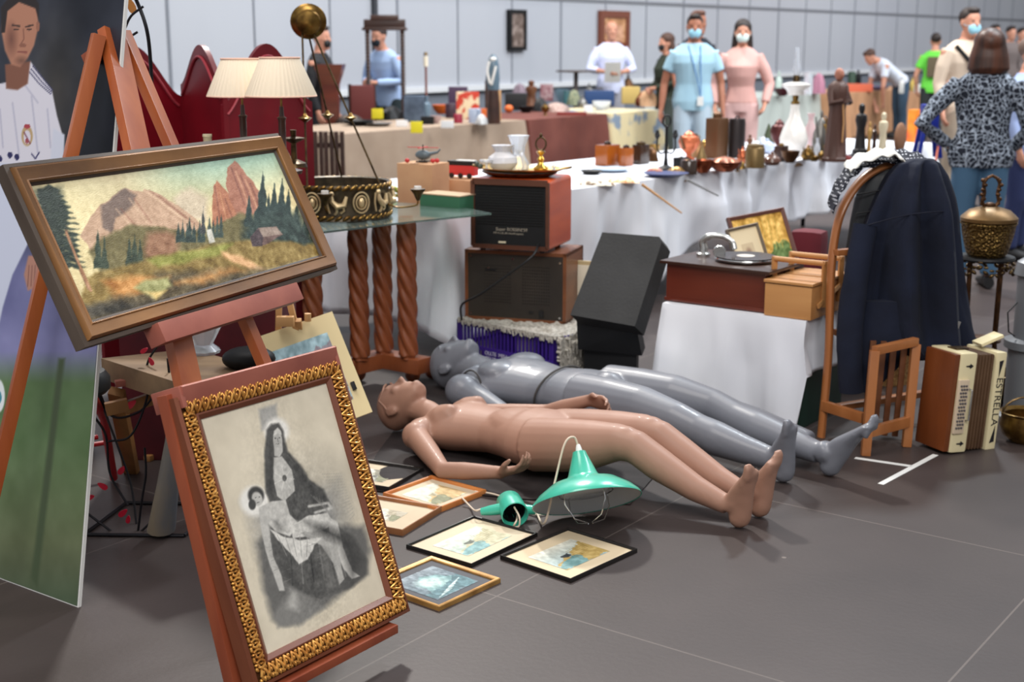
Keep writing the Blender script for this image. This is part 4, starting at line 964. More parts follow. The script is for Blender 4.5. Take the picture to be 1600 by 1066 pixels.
# red stool
t = thing('stool', 'red tubular stool with black seat beside the poster board', 'stool', G(150,750))
redp = mat('bright red paint', (176,24,34), .35, coat=.3)
sc = G(128, 600, .50); mb = MB().lathe([(0,-.03),(.07,-.03),(.085,-.015),(.085,.02),(.07,.04),(0,.045)], sc, seg=28); make(mb, 'seat', M['black'], t, world=True)
for (x, y), dx in (((178,752), .05), ((95,760), -.06), ((140,700), .0)):
    f_ = G(x, y); make(MB().tube([sc+V3(dx*.6,0,-.04), (sc+f_)/2+V3(dx*.4,0,.06), f_+EZ*.012], .014, 10), 'leg', redp, t, world=True)
make(MB().tube([G(115,700,.12), G(165,692,.12)], .009, 8), 'stretcher', redp, t, world=True)
make(MB().tube([G(118,690,.2), G(152,683,.2)], .009, 8), 'stretcher', redp, t, world=True)

# small easel with the cream mounted landscape, behind the gilt frame
t = thing('tabletop_easel', 'light wood display easel with clamp behind the cream mounted landscape', 'easel', G(500,760))
yb = 4.55
for a, b in (((436,470),(420,760)), ((452,470),(500,780)), ((466,500),(475,770))):
    pa = P(*a, yb); pb_ = G(b[0], b[1]); make(MB().bar(pa, V3(pb_.x, yb+.1 if a[0] != 466 else yb+.35, .0), .02, .02, (0,1,0)), 'leg', M['wood_light'], t, world=True)
make(MB().box(P(446,502,yb-.03), (.06,.03,.035), bev=.004), 'clamp', M['wood_light'], t, world=True)
make(MB().tube([P(481,490,yb), P(481,502,yb)], .012, 8), 'peg', M['wood_light'], t, world=True)
c_ = [P(391,522,4.5), P(522,494,4.62), P(579,636,4.50), P(455,700,4.38)]
cc = sum(c_, Vector())/4; ux = ((c_[1]-c_[0])+(c_[2]-c_[3])); Wp = ux.length/2; ux.normalize(); uy = ((c_[0]-c_[3])+(c_[1]-c_[2])); uy = (uy-ux*uy.dot(ux)); Hp = uy.length/2; uy.normalize()
t = thing('mounted_picture', 'cream mounted mountain picture leaning half hidden behind the gilt frame', 'picture', mtx=basis(cc, ux, uy, ux.cross(uy)))
make(MB().box((0,0,-.006),(Wp,Hp,.012)), 'mount', mat('cream mount', (222,202,156), .7), t)
def cvp():
    cv = Canvas(70, 60, (160,190,200)); cv.poly([(0,.75),(.3,.5),(.5,.25),(.7,.15),(.9,.2),(1,.1),(1,.8),(0,1)], (150,140,150), .9, rag=.1, rf=8); cv.ell(.3,.5,.2,.12,(210,214,210),.7,0,.6); cv.poly([(0,.85),(1,.55),(1,1),(0,1)], (120,80,60), .9, rag=.08)
    return cv.speck(16, .2, 2)
cvp().build('print', paintmat('printed paper', .55), Wp*.70, Hp*.66, t, .001)
make(MB().box((Wp*.40,-Hp*.22,.008),(.014,.03,.016), bev=.003), 'clip', M['iron'], t)

# ================================================================== GLASS TABLE WITH TWISTED LEGS, PENDANT BASKET
GZ = .78
t = thing('glass_table', 'glass topped table on twisted wooden columns', 'table', (-.75,5.9,0))
gpz_ = 0; gpz = [G(768,333,GZ), G(640,346,GZ), G(505,362,GZ), G(425,365,GZ), G(395,345,GZ), G(455,318,GZ), G(560,312,GZ), G(715,322,GZ)]
make(MB().prism([p-EZ*.008 for p in gpz], V3(0,0,.008)), 'glass_top', M['glass'], t, world=True)
twm = mat('red brown turned wood', (120,62,34), .35, 0, (142,78,46), 10, (1,1,.3), .05, coat=.4)
def twist(px, py, z0, z1, r_=.040):
    b = G(px, py, z0); n = 110; seg = 40; vs = []; fs = []
    for i in range(n+1):
        z = z0+(z1-z0)*i/n; ph = i/n*9.5; env = 1 if 2 < i < n-2 else .8
        for k in range(seg):
            a = 2*math.pi*k/seg; rr = r_*env*(.84+.30*abs(math.sin(2.5*a+ph*2.3))); vs.append(V3(b.x+rr*math.cos(a), b.y+rr*math.sin(a), z))
    for i in range(n):
        for k in range(seg): fs.append((i*seg+k, i*seg+(k+1) % seg, (i+1)*seg+(k+1) % seg, (i+1)*seg+k))
    fs += [tuple(range(seg))[::-1], tuple(n*seg+k for k in range(seg))]
    mb = MB().add(vs, fs); return make(mb, 'leg', twm, t, world=True, angle=60)
for px, py in ((563,562),(600,552),(638,560),(492,570),(440,580)): twist(px, py, .14, GZ-.008)
mb = MB()
bps = [G(548,572,.11), G(597,560,.11), G(664,572,.11)]
mb.bar(bps[0], bps[1], .10, .07, EZ, .01); mb.bar(bps[1], bps[2], .10, .07, EZ, .01); mb.bar(G(420,590,.11), bps[0], .10, .07, EZ, .01)
make(mb, 'base', twm, t, world=True)
for px, py in ((645,592),(676,586),(560,590),(430,610)):
    q = G(px, py+6, .0); make(MB().ell((q.x,q.y,.038),(.036,.036,.038)), 'foot', twm, t, world=True)
# pendant basket
cx, cy = -.765, 5.88
t = thing('hanging_lamp', 'brass hanging lamp with relief figures, its ring bowl standing on the glass table', 'lamp', (cx, cy, GZ))
R_ = .235
mb = MB().lathe([(R_*.93,.0),(R_,.004),(R_*.97,.02),(R_*.965,.13),(R_*1.0,.145),(R_*.985,.155),(R_*.94,.15),(R_*.93,.02)], seg=56, close=False); mb.lathe([(.0,.006),(R_*.93,.006)], seg=40, close=False)
make(mb, 'ring_band', mat('dark patina', (88,76,58), .4, .6, (60,52,40), 30), t)
def rope(z, rr, m_=M['brass']):
    mb = MB(); N = 44
    for i in range(N):
        a = 2*math.pi*i/N; c = V3(rr*math.cos(a), rr*math.sin(a), z); tv = V3(-math.sin(a), math.cos(a), .6).normalized()
        mb.ell(c, (.007,.020,.008), Matrix.Rotation(a, 3, 'Z') @ Matrix.Rotation(.5, 3, 'X'), 8, 6)
    return mb
make(rope(.018, R_), 'lower_rope_rim', M['brass'], t); make(rope(.145, R_), 'upper_rope_rim', M['brass'], t)
def onring(a, z, o=.0): return V3((R_+o)*math.cos(a), (R_+o)*math.sin(a), z)
for k in range(14):
    a = 2*math.pi*k/14-1.45; mb = MB()
    if k % 3 == 1:
        for r_ in (.04,.026): mb.tube([onring(a+r_*.9*math.cos(u)/R_, .082+r_*1.1*math.sin(u), .003) for u in [i*.3142 for i in range(20)]], .004, 6, closed=True)
        mb.ell(onring(a, .082, 0), (.014,.014,.022))
    else:
        s = 1 if k % 2 else -1
        mb.tube([onring(a-.17*s,.11,.004), onring(a-.12*s,.075,.01), onring(a,.07,.013), onring(a+.08*s,.09,.012), onring(a+.09*s,.115,.008)], [.007,.012,.015,.011,.007], 8)
        mb.ell(onring(a+.09*s,.122,.008), (.011,.011,.012)); mb.tube([onring(a,.07,.01), onring(a-.01,.045,.006), onring(a+.04*s,.035,.003)], .006, 6)
        mb.tube([onring(a-.1*s,.08,.008), onring(a-.12*s,.05,.004), onring(a-.06*s,.04,.003)], .005, 6); mb.tube([onring(a+.14*s,.12,.004), onring(a+.17*s,.08,.006), onring(a+.13*s,.04,.003)], .0045, 6)
    make(mb, 'relief_figure', mat('bright cast brass', (214,188,144), .3, .6), t)
top = P(482,34,5.95)-V3(cx,cy,GZ)
mb = MB(); Rc = (V3(.15,-.9,-.25)).normalized().to_track_quat('Z','Y').to_matrix()
mb.lathe([(0,.0),(.03,.0),(.074,-.012),(.078,-.004),(.074,.002),(.055,.01),(.05,.022),(.03,.03),(.012,.036),(.0,.037)], top, 32, Rc)
make(mb, 'canopy', M['brass'], t)
for k, (a, off) in enumerate(((-2.0,(-.03,0)),(-.55,(.012,0)),(1.6,(-.012,.03)))):
    e = onring(a, .15); s_ = top+V3(off[0],off[1]+.01,-.03); mid = s_*.43+e*.57+V3(0,0,.0)
    r_ = make(MB().tube([s_, mid], .0045, 8).tube([mid, e], .0045, 8), 'rod', M['brass_dark'], t)
    make(MB().lathe([(.004,-.02),(.022,-.006),(.03,.0),(.012,.008),(.006,.02)], mid, 16), 'collar', M['brass'], r_)
for a, nm in ((-.28,0),(-1.62,0),(2.6,0)):
    p0 = onring(a,.06); d = V3(math.cos(a), math.sin(a), 0); L = .13 if abs(a+.28) < .1 else .04
    arm_ = make(MB().tube(bez([p0, p0+d*.4*L-EZ*.012, p0+d*L-EZ*.0, p0+d*(L+.01)+EZ*.025], 6), .004, 8), 'candle_arm', M['brass'], t)
    make(MB().lathe([(.006,0),(.012,.012),(.02,.03),(.032,.045),(.032,.05),(.0,.048)], p0+d*(L+.01)+EZ*.02, 16), 'candle_cup', M['brass_dark'], arm_)
    make(MB().lathe([(0,0),(.016,0),(.016,.014),(0,.014)], p0+d*(L+.01)+EZ*.068, 14), 'candle_stub', M['porcelain'], arm_)

# ================================================================== TABLE BUILDER
def cloth_table(label_c, label_t, corner, dx, W_, D_, H_, hem, cm, seed=0, groupc=None, fold=.02, legs=True, flare=.11, fq_=3.6):
    """corner = front left corner on the ground, dx = direction along the front, back is to the left of dx"""
    dx = Vector(dx).normalized(); dy = V3(-dx.y, dx.x, 0); o = V3(corner[0], corner[1], 0)
    if legs:
        t = thing('trestle_table', label_t, 'table', o)
        make(MB().prism([o+EZ*(H_-.04), o+dx*W_+EZ*(H_-.04), o+dx*W_+dy*D_+EZ*(H_-.04), o+dy*D_+EZ*(H_-.04)], V3(0,0,.03)), 'table_top', M['wood_pale'], t, world=True)
        for u, v in ((.06,.06),(W_-.06,.06),(W_-.06,D_-.06),(.06,D_-.06)): 
            b = o+dx*u+dy*v; make(MB().tube([b+EZ*.0, b+EZ*(H_-.04)], .018, 10), 'leg', M['iron'], t, world=True)
    rr = random.Random(seed); per = []; n1, n2 = max(int(W_*26), 20), max(int(D_*26), 14)
    for i in range(n1): per.append((i/n1*W_, 0, 0,-1))
    for i in range(n2): per.append((W_, i/n2*D_, 1,0))
    for i in range(n1): per.append((W_-i/n1*W_, D_, 0,1))
    for i in range(n2): per.append((0, D_-i/n2*D_, -1,0))
    rows = 16; vs = []; fs = []; N = len(per)
    for j in range(rows):
        f = j/(rows-1)
        for i, (x, y, nx, ny) in enumerate(per):
            hz = hem(x/W_, (nx, ny)) if callable(hem) else hem
            z = (H_+.001)*(1-f)+hz*f if j else H_+.001
            cnr = min(abs(x)+abs(y), abs(W_-x)+abs(y), abs(x)+abs(D_-y), abs(W_-x)+abs(D_-y))
            ww = fold*min(f*2.2, 1)*(mnoise.noise(V3(x*fq_+seed, y*fq_, .5*f))*1.6+.6*mnoise.noise(V3(x*fq_*2.7+seed, y*fq_*2.7, f*1.2)))+.006+ flare*f*math.exp(-cnr*6)
            if j == 0: ww = 0.004
            ddx = (nx*ww+(.04*f*(1 if x > W_/2 else -1)*math.exp(-cnr*9) if ny else 0)); ddy = ny*ww+(.04*f*(1 if y > D_/2 else -1)*math.exp(-cnr*9) if nx else 0)
            vs.append(o+dx*(x+ddx)+dy*(y+ddy)+EZ*z)
    for j in range(rows-1):
        for i in range(N): fs.append((j*N+i, j*N+(i+1) % N, (j+1)*N+(i+1) % N, (j+1)*N+i))
    fs.append(tuple(range(N)))
    c = MB().add(vs, fs); ob = solo(c, 'tablecloth', cm, label_c, 'tablecloth', group=groupc, angle=70)
    sl = ob.modifiers.new('thickness', 'SOLIDIFY'); sl.thickness = .0025; sl.offset = 0
    return o, dx, dy
# main white table
Td = V3(1.97, 2.27, 0).normalized(); T0 = V3(-.33, 6.50, 0)
def hem1(u, n):
    if n[1] == -1: return .06 if u < .30 else (.10+(u-.30)*2.2 if u < .42 else .38+.05*math.sin(u*9))
    return .12 if n[0] == -1 else .40
T0, Td, Tn = cloth_table('long white tablecloth draped over the table with the brass ware', 'long trestle table under the white tablecloth', T0, Td, 5.6, 1.15, .75, hem1, M['white_cloth'], 3, fold=.08)
def tp(a, b, z=.753): return T0+Td*a+Tn*b+EZ*z          # place on the white table: a along the front, b back from it
def tpx(px, py, z=.753): return G(px, py, z)
TRZ = math.atan2(Td.y, Td.x)
# boxes on the table's left end
t = thing('cardboard_box', 'tall tan cardboard box under the toy helicopter', 'box', tpx(660,322)+V3(0,.10,0), -.5)
make(MB().box((0,0,.10),(.20,.16,.20), bev=.003), 'carton', M['cardboard'], t)
make(MB().box((0,0,.201),(.05,.162,.002)), 'tape', mat('parcel tape', (176,132,92), .4), t)
hb = t.location.copy(); hb.z += .202
t = thing('cardboard_box', 'low tan cardboard box under the toy lorry', 'box', tpx(722,318)+V3(.0,.14,0), -.5)
make(MB().box((0,0,.055),(.26,.18,.11), bev=.003), 'carton', M['cardboard'], t); lb = t.location.copy(); lb.z += .112
t = thing('green_box', 'green lidded box in front of the tan cardboard boxes', 'box', tpx(700,331)+V3(.0,.02,0), -.62)
make(MB().box((0,0,.04),(.235,.13,.08), bev=.003), 'base', mat('green card', (50,98,72), .6), t); make(MB().box((0,0,.082),(.24,.135,.006), bev=.002), 'lid', mat('pale tan card', (176,150,120), .7), t)
t = thing('toy_helicopter', 'grey toy helicopter with red rotor on the tall cardboard box', 'toy', hb, -.3)
gm = mat('grey toy plastic', (90,104,112), .4); rm = mat('red toy plastic', (186,50,50), .4)
make(MB().ell((0,0,.035),(.04,.022,.024)).tube([(.03,0,.04),(.075,0,.05),(.09,0,.065)], [.01,.006,.003], 8), 'fuselage', gm, t)
make(MB().box((0,0,.072),(.16,.008,.003)).box((0,0,.072),(.008,.12,.003)), 'rotor', rm, t); make(MB().tube([(0,0,.055),(0,0,.085)], .003), 'mast', M['iron'], t)
make(MB().tube([(-.03,.02,.004),(.03,.02,.004)], .003).tube([(-.03,-.02,.004),(.03,-.02,.004)], .003).tube([(0,.02,.004),(0,.012,.03)], .002).tube([(0,-.02,.004),(0,-.012,.03)], .002), 'skids', M['iron'], t)
for k in range(3): solo(MB().ell((0,0,.011),(.012,.008,.011)), 'red_bead', rm, 'small red toy piece beside the helicopter on the cardboard box', 'toy', hb+V3(.05+.02*k,-.045+.01*k,0) if k < 2 else hb+V3(-.075,-.03,0), group='toy pieces on the tall cardboard box')
t = thing('toy_lorry', 'red toy lorry with black roof on the low cardboard box', 'toy', lb, -.45)
make(MB().box((0,0,.038),(.15,.05,.05), bev=.004), 'body', rm, t); make(MB().box((-.0,0,.074),(.15,.05,.022), bev=.003), 'roof', M['black'], t); make(MB().box((.02,-.0,.087),(.10,.03,.005)), 'ladder', M['white'], t)
for x in (-.05,.0,.05):
    make(MB().lathe([(0,-.004),(.013,-.004),(.013,.004),(0,.004)], (x,-.026,.013), 14, Matrix.Rotation(math.pi/2,3,'X')), 'wheel', M['black'], t)
q = tpx(612,325); t = thing('toy_plant', 'small yellow green leafy toy left of the cardboard boxes', 'toy', (q.x+.02,q.y+.3,.753))
mb = MB()
for k in range(10): a = k*.63; mb.ell((.03*math.cos(a), .03*math.sin(a), .03+.035*(k % 3)/2), (.026,.012,.008), Matrix.Rotation(a,3,'Z') @ Matrix.Rotation(-.5,3,'Y'), 8, 6)
mb.tube([(0,0,0),(0,0,.04)], .008); make(mb, 'leaves', mat('yellow green', (150,160,30), .5), t)

# ================================================================== CRATE, RADIOS
t = thing('plastic_crate', 'purple plastic crate with white printed lettering under the old radios', 'crate')
cz = .235; a = V3(-.27,6.30,0); b = V3(.19,5.86,0); fx = (b-a).normalized(); fy = V3(-fx.y, fx.x, 0); Wc = .62; Dc = .38; o = b-fx*Wc
t.matrix_basis = basis(o, fx, fy, EZ)
pur = mat('purple plastic', (58,34,128), .4)
def lattice(mb, wdt, h, mp_, nb, solid):
    for z in (.012, h*.5, h-.012): mb.box(mp_(wdt/2, z)[0], mp_(wdt/2, z)[1](wdt, .018))
    for i in range(nb+1):
        x = wdt*i/nb
        mb.box(mp_(min(max(x,.006),wdt-.006), h/2)[0], mp_(0,0)[2](.008 if 0 < i < nb else .02, h))
    if solid: mb.box(mp_(wdt*.42, h*.32)[0], mp_(0,0)[2](wdt*.32, h*.42))
fr_ = lambda x, z: (V3(x,0,z), lambda w_, h_: (w_,.010,h_), lambda w_, h_: (w_,.008,h_))
bk_ = lambda x, z: (V3(x,Dc,z), lambda w_, h_: (w_,.010,h_), lambda w_, h_: (w_,.008,h_))
lf_ = lambda x, z: (V3(0,x,z), lambda w_, h_: (.010,w_,h_), lambda w_, h_: (.008,w_,h_))
rt_ = lambda x, z: (V3(Wc,x,z), lambda w_, h_: (.010,w_,h_), lambda w_, h_: (.008,w_,h_))
mb = MB(); lattice(mb, Wc, cz, fr_, 26, True); lattice(mb, Wc, cz, bk_, 26, False); lattice(mb, Dc, cz, lf_, 16, False); lattice(mb, Dc, cz, rt_, 16, False); mb.box((Wc/2,Dc/2,.006),(Wc,Dc,.012))
make(mb, 'crate_body', pur, t)
def text(body, size, M4, parent, m_, name='lettering', ext=.0006, sx=1.):
    cu = bpy.data.curves.new(name, 'FONT'); cu.body = body; cu.size = size; cu.align_x = 'CENTER'; cu.align_y = 'CENTER'; cu.extrude = ext
    o = bpy.data.objects.new(name, cu); COL.objects.link(o); bpy.context.view_layer.update()
    dg = bpy.context.evaluated_depsgraph_get(); me = bpy.data.meshes.new_from_object(o.evaluated_get(dg)); bpy.data.objects.remove(o); bpy.data.curves.remove(cu)
    me.materials.clear(); me.materials.append(m_); o2 = bpy.data.objects.new(name, me); COL.objects.link(o2); o2.parent = parent; o2.matrix_basis = M4 @ Matrix.Diagonal((sx,1,1,1)); return o2
XZ = Matrix.Rotation(math.pi/2, 4, 'X')
wht = mat('white ink', (210,206,224), .6)
text('OLLTE  MELL\nTELES  SERT\nCAMPI  ORDA', .026, Matrix.Translation((Wc*.42,-.0065,cz*.32)) @ XZ, t, wht)
mb = MB()
def rugf(u, v):
    x = -.01+u*(Wc+.05); y = .014+v*(Dc); z = cz-.02+.022*math.sin(math.pi*min(u*1.1,1))*0+.018*mnoise.noise(V3(x*22,y*22,0))+.01*mnoise.noise(V3(x*60,y*60,2))
    z += .022
    if x > Wc+.01: z -= (x-Wc-.01)*5.
    return o+fx*x+fy*y+EZ*max(z, .012)
mb.grid(rugf, 90, 50)
rug = solo(mb, 'rug', mat('shaggy white rug', (196,190,180), .95, 0, (150,144,134), 70, None, .8, 90), 'shaggy off white rug folded over the purple crate', 'rug')
sl = rug.modifiers.new('thickness', 'SOLIDIFY'); sl.thickness = .018; sl.offset = -1
mb = MB(); rz2 = random.Random(9)     # tufts hanging over the crate's rim and its right side
for i in range(60):
    x = .02+i/60*(Wc); L = rz2.uniform(.012,.032); p = o+fx*x-fy*.014+EZ*(cz+.008); mb.tube([p+fy*.02, p, p-EZ*L*.6+fx*rz2.uniform(-.008,.008), p-EZ*L], [.006,.007,.006,.003], 6)
for i in range(110):
    y = rz2.uniform(0,Dc); z = rz2.uniform(.04,cz); p = o+fx*(Wc+.022)+fy*y+EZ*z; mb.tube([p-fx*.008, p+fx*.012, p+fx*.014-EZ*.035], [.008,.008,.003], 6)
rt = make(mb, 'fringe', MATS['shaggy white rug'], rug); 
inv = rug.matrix_basis.inverted(); 
for v in rt.data.vertices: v.co = inv @ v.co
def radio_frame(corner, rz, W_, D_, H_):
    x = V3(math.cos(rz), math.sin(rz), 0); y = V3(-x.y, x.x, 0); return basis(corner-x*W_+y*0, x, y, EZ)
c1_ = P(884,508,6.15); RZ2 = math.radians(-18)
t = thing('radio', 'old radio seen from the back with perforated brown backboard, under the walnut radio', 'radio', mtx=radio_frame(c1_, RZ2, .50, .30, .335))
z0 = c1_.z; W2, D2, H2 = .50, .30, .335
mb = MB().box((W2/2,D2/2,.008),(W2,D2,.016)).box((W2/2,D2/2,H2-.008),(W2,D2,.016)).box((.008,D2/2,H2/2),(.016,D2,H2)).box((W2-.008,D2/2,H2/2),(.016,D2,H2)).box((W2/2,D2-.01,H2/2),(W2,.016,H2))
make(mb, 'cabinet', mat('brown veneer', (122,72,42), .4, 0, (98,56,32), 6, (.3,.3,2), 0, coat=.2), t)
pb_m = mat('perforated hardboard', (50,42,34), .75, 0, (38,32,27), 4)
make(MB().box((W2/2,.004,H2/2),(W2-.012,.006,H2-.012)), 'backboard', pb_m, t)
mb = MB()
for bx_ in (.10,.29):
    for i in range(12):
        for j in range(13):
            mb.lathe([(0,0),(.0028,0),(.0028,.001),(0,.001)], (bx_+i*.0115, .0005, .09+j*.0145), 6, Matrix.Rotation(math.pi/2,3,'X'))
make(mb, 'vent_holes', mat('hole black', (8,8,8), .9), t)
mb = MB()
for x, z in ((.03,.03),(.03,H2-.03),(W2-.03,.03),(W2-.03,H2-.045),(.12,.25),(.24,.30)): mb.lathe([(0,0),(.006,0),(.005,.003),(0,.003)], (x,.0008,z), 12, Matrix.Rotation(math.pi/2,3,'X'))
make(mb, 'screws', M['steel'], t); make(MB().box((W2-.12,-.001,.045),(.022,.006,.03)).box((W2-.17,-.001,.05),(.02,.004,.008)).box((.13,-.001,.245),(.05,.004,.01)), 'sockets', M['black'], t)
c1_ = P(858,384,6.12); W1, D1, H1 = .385, .33, .325; c1_.z = z0+H2+.016
t = thing('radio', 'walnut cased valve radio with black back standing on the brown backed radio', 'radio', mtx=radio_frame(c1_, math.radians(-20), W1, D1, H1))
def shell(mb, W_, D_, H_, th, r_=.02):
    def rrect(i):
        pts = []
        for cx_, cz_, a0 in ((W_-r_, H_-r_, 0), (r_, H_-r_, 1), (r_, r_, 2), (W_-r_, r_, 3)):
            for k in range(5):
                a = (a0+k/4)*math.pi/2; pts.append((cx_+(r_-i)*math.cos(a), cz_+(r_-i)*math.sin(a)))
        return pts
    A = rrect(0); B = rrect(th); n = len(A); vs = [V3(x,y,z) for y in (0,D_) for x, z in A]+[V3(x,y,z) for y in (0,D_-.01) for x, z in B]; fs = []
    for k in range(n):
        j = (k+1) % n; fs += [(k,j,n+j,n+k), (2*n+k,3*n+k,3*n+j,2*n+j), (k,2*n+k,2*n+j,j)]
    fs += [tuple(n+k for k in range(n)), tuple(3*n+k for k in range(n))[::-1]]
    return mb.add(vs, fs)
make(shell(MB(), W1, D1, H1, .014), 'case', M['wood_walnut'], t)
mb = MB(); w_ = .030
mb.box((W1/2,-.001,H1-.014),(W1-.02,.01,.028)).box((W1/2,-.001,.010),(W1-.02,.01,.02)).box((.010,-.001,H1/2),(.02,.01,H1-.02)).box((W1-.008,-.001,H1/2),(.016,.01,H1-.02))
make(mb, 'face_frame', mat('dark brown stained edge', (72,42,30), .4, 0, (92,56,42), 8, (.2,1,1), 0, coat=.2), t)
make(MB().box((W1/2,.012,H1/2),(W1-.03,.012,H1-.03)), 'backboard', mat('black fibreboard', (14,16,18), .55), t)
mb = MB()
for j in range(15): mb.box((W1/2,.0045,.115+j*.0125),(W1-.06,.003,.003))
make(mb, 'louvres', mat('louvre black', (8,9,10), .5), t)
wi = mat('cream printing', (150,142,128), .6)
text("Super ROSSINI'59", .021, Matrix.Translation((W1*.52,.0035,.092)) @ XZ, t, wi); text('MF 4 x EL 84 Hochfrequenz', .013, Matrix.Translation((W1*.48,.0035,.074)) @ XZ, t, wi)
make(MB().box((W1*.40,.003,.032),(.036,.004,.008)), 'label_plate', mat('paper label', (196,186,160), .6), t)
mb = MB()
for x in (.04,W1-.05):
    for y in (.05,D1-.05): mb.lathe([(0,-.016),(.012,-.016),(.015,0),(0,0)], (x,y,0), 12)
make(mb, 'feet', M['black'], t)
RT = t.matrix_basis @ V3(W1/2, D1/2, H1)      # top of the walnut radio
cable('power_cord', 'black cord hanging diagonally across the two old radios', [t.matrix_basis @ V3(W1-.05,-.004,.03), P(830,402,6.03), P(790,432,6.05), P(750,460,6.08), P(722,476,6.12), P(721,500,6.16)], .005, M['black'])
# brass trays on the radio
t = thing('brass_tray', 'large oval brass tray stacked topmost on the walnut radio', 'tray', (RT.x,RT.y,RT.z+.022), -.3)
def oval(mb, a, b, z, h): return mb.lathe([(0,0),(.75,0),(.86,h*.3),(1.0,h),(1.01,h*1.15),(.98,h*1.1),(.85,h*.5),(.74,h*.25),(0,h*.2)], (0,0,0), 56, fn=lambda an, zz: 1+.02*math.cos(an*16)).xf(Matrix.Translation((0,0,z)) @ Matrix.Diagonal((a,b,1,1)))
make(oval(MB(), .205, .15, 0, .016), 'dish', mat('polished tray brass', (190,160,96), .36, .75), t)
make(MB().tube([(.19,.03,.018),(.235,.025,.024),(.24,0,.026),(.235,-.025,.024),(.19,-.03,.018)], .005, 8).tube([(-.19,.03,.018),(-.235,.025,.024),(-.24,0,.026),(-.235,-.025,.024),(-.19,-.03,.018)], .005, 8), 'handles', M['brass'], t)
t = thing('brass_tray', 'brass tray lying undermost directly on the walnut radio', 'tray', (RT.x-.01,RT.y,RT.z+.001), -.3); make(oval(MB(), .18, .14, 0, .019), 'dish', M['brass_dark'], t)
def lathe_thing(name, label, cat, loc, prof, m_, part='body', seg=24, extra=None, rz=0., group=None, fn=None):
    t = thing(name, label, cat, loc, rz, group); make(MB().lathe(prof, seg=seg, fn=fn), part, m_, t)
    for nm, mb, mm in (extra or ()): make(mb, nm, mm, t)
    return t
zt = RT.z+.028
lathe_thing('glass_vase', 'squat frosted glass bowl with ruffled neck on the brass tray', 'vase', (RT.x-.09,RT.y+.02,zt), [(0,0),(.04,0),(.06,.012),(.072,.035),(.066,.06),(.04,.078),(.035,.085),(.04,.10),(.05,.115),(.045,.112),(.032,.09),(0,.08)], mat('frosted glass', (226,226,232), .4, trans=.3), seg=40, fn=lambda a, z: 1+(.08*math.cos(a*12) if z > .095 else .0))
lathe_thing('glass_vase', 'tall clear cut glass vase behind the frosted bowl', 'vase', (RT.x-.015,RT.y+.055,zt), [(0,0),(.045,0),(.05,.02),(.035,.05),(.026,.07),(.03,.11),(.045,.15),(.05,.158),(.04,.15),(.022,.10),(0,.06)], M['crystal'], seg=32, fn=lambda a, z: 1+.07*math.cos(a*8))
lathe_thing('candlestick', 'brass lyre topped candlestick right of the glass vases on the tray', 'candlestick', (RT.x+.09,RT.y+.03,zt), [(0,0),(.034,0),(.036,.008),(.02,.02),(.01,.035),(.018,.05),(.008,.065),(.02,.08),(.022,.085),(.008,.09),(0,.09)], mat('polished brass', (190,150,70), .2, .9), extra=[('finial', MB().tube([V3(.024*math.cos(a), 0, .12+.03*math.sin(a)) for a in [i*.3142 for i in range(20)]], .004, 6, closed=True).ell((0,0,.158),(.008,.008,.012)), M['brass_dark'])])
lathe_thing('glass_dish', 'small glass dish with metal foot at the left end of the tray', 'dish', (RT.x-.165,RT.y-.02,zt), [(0,0),(.02,0),(.006,.012),(.006,.03),(.03,.04),(.034,.05),(0,.045)], M['crystal'], extra=[('flowers', MB().ell((-.03,0,.02),(.014,.012,.012)).ell((-.045,0,.03),(.012,.01,.012)), mat('grey green leaves', (70,80,70), .5))])
lathe_thing('glass_stopper', 'small clear glass stopper on the right of the brass tray', 'stopper', (RT.x+.15,RT.y-.02,zt), [(0,0),(.012,0),(.006,.01),(.012,.02),(0,.034)], M['crystal'])

# ================================================================== BLACK CASE, PLASTIC BAG
t = thing('black_case', 'large black case tilted back against the stand, right of the radios', 'case')
Yc = 5.98; yo = V3(.05,.28,0)
fpt = [P(891,492,5.72), P(1000,510,5.58), P(1048,386,5.75), P(1036,368,5.84), P(941,363,5.98)]
pl_n = (fpt[1]-fpt[0]).cross(fpt[3]-fpt[0]).normalized(); pl_n = pl_n if pl_n.y > 0 else -pl_n
fpt = [onplane(x, y, fpt[0], pl_n) for x, y in ((891,492),(992,510),(1034,378),(1030,370),(941,363))]
make(MB().prism(fpt, pl_n*.085+V3(.02,0,0)), 'lid', M['black_matt'], t, world=True, smooth=False)
bpt = [P(901,500,5.80), P(995,514,5.70), P(1003,556,5.72), P(903,546,5.82)]
make(MB().prism(bpt, V3(.03,.16,0)), 'base', M['black'], t, world=True, smooth=False)
lowz = .0
make(MB().prism([V3(p.x, p.y, .0) for p in (bpt[3]+V3(.03,.03,0), bpt[2]+V3(-.02,.03,0), bpt[2]+V3(0,.14,0), bpt[3]+V3(.03,.14,0))], V3(0,0,bpt[2].z+.01)), 'stand', M['black'], t, world=True, smooth=False)
mb = MB()
def bagf(u, v):
    p = G(903,548,.0)*(1-u)+G(1012,562,.0)*u; y = 5.50-.18*u
    prof_ = [(0,0),(.03,.06),(.05,.11),(.09,.15),(.16,.13)]
    k = v*(len(prof_)-1); i = min(int(k), len(prof_)-2); f = k-i; d = prof_[i][0]*(1-f)+prof_[i+1][0]*f; z = prof_[i][1]*(1-f)+prof_[i+1][1]*f
    sag = 1-.45*math.sin(math.pi*u)**2; x = .27+.34*u
    return V3(x+.02*mnoise.noise(V3(u*7,v*5,1)), y-.03+d+.03*mnoise.noise(V3(u*5,v*6,3))-.02*math.sin(math.pi*u), .002+z*sag*1.1+.014*abs(mnoise.noise(V3(u*9,v*7,5)))*math.sin(math.pi*v))
mb.grid(bagf, 40, 26)
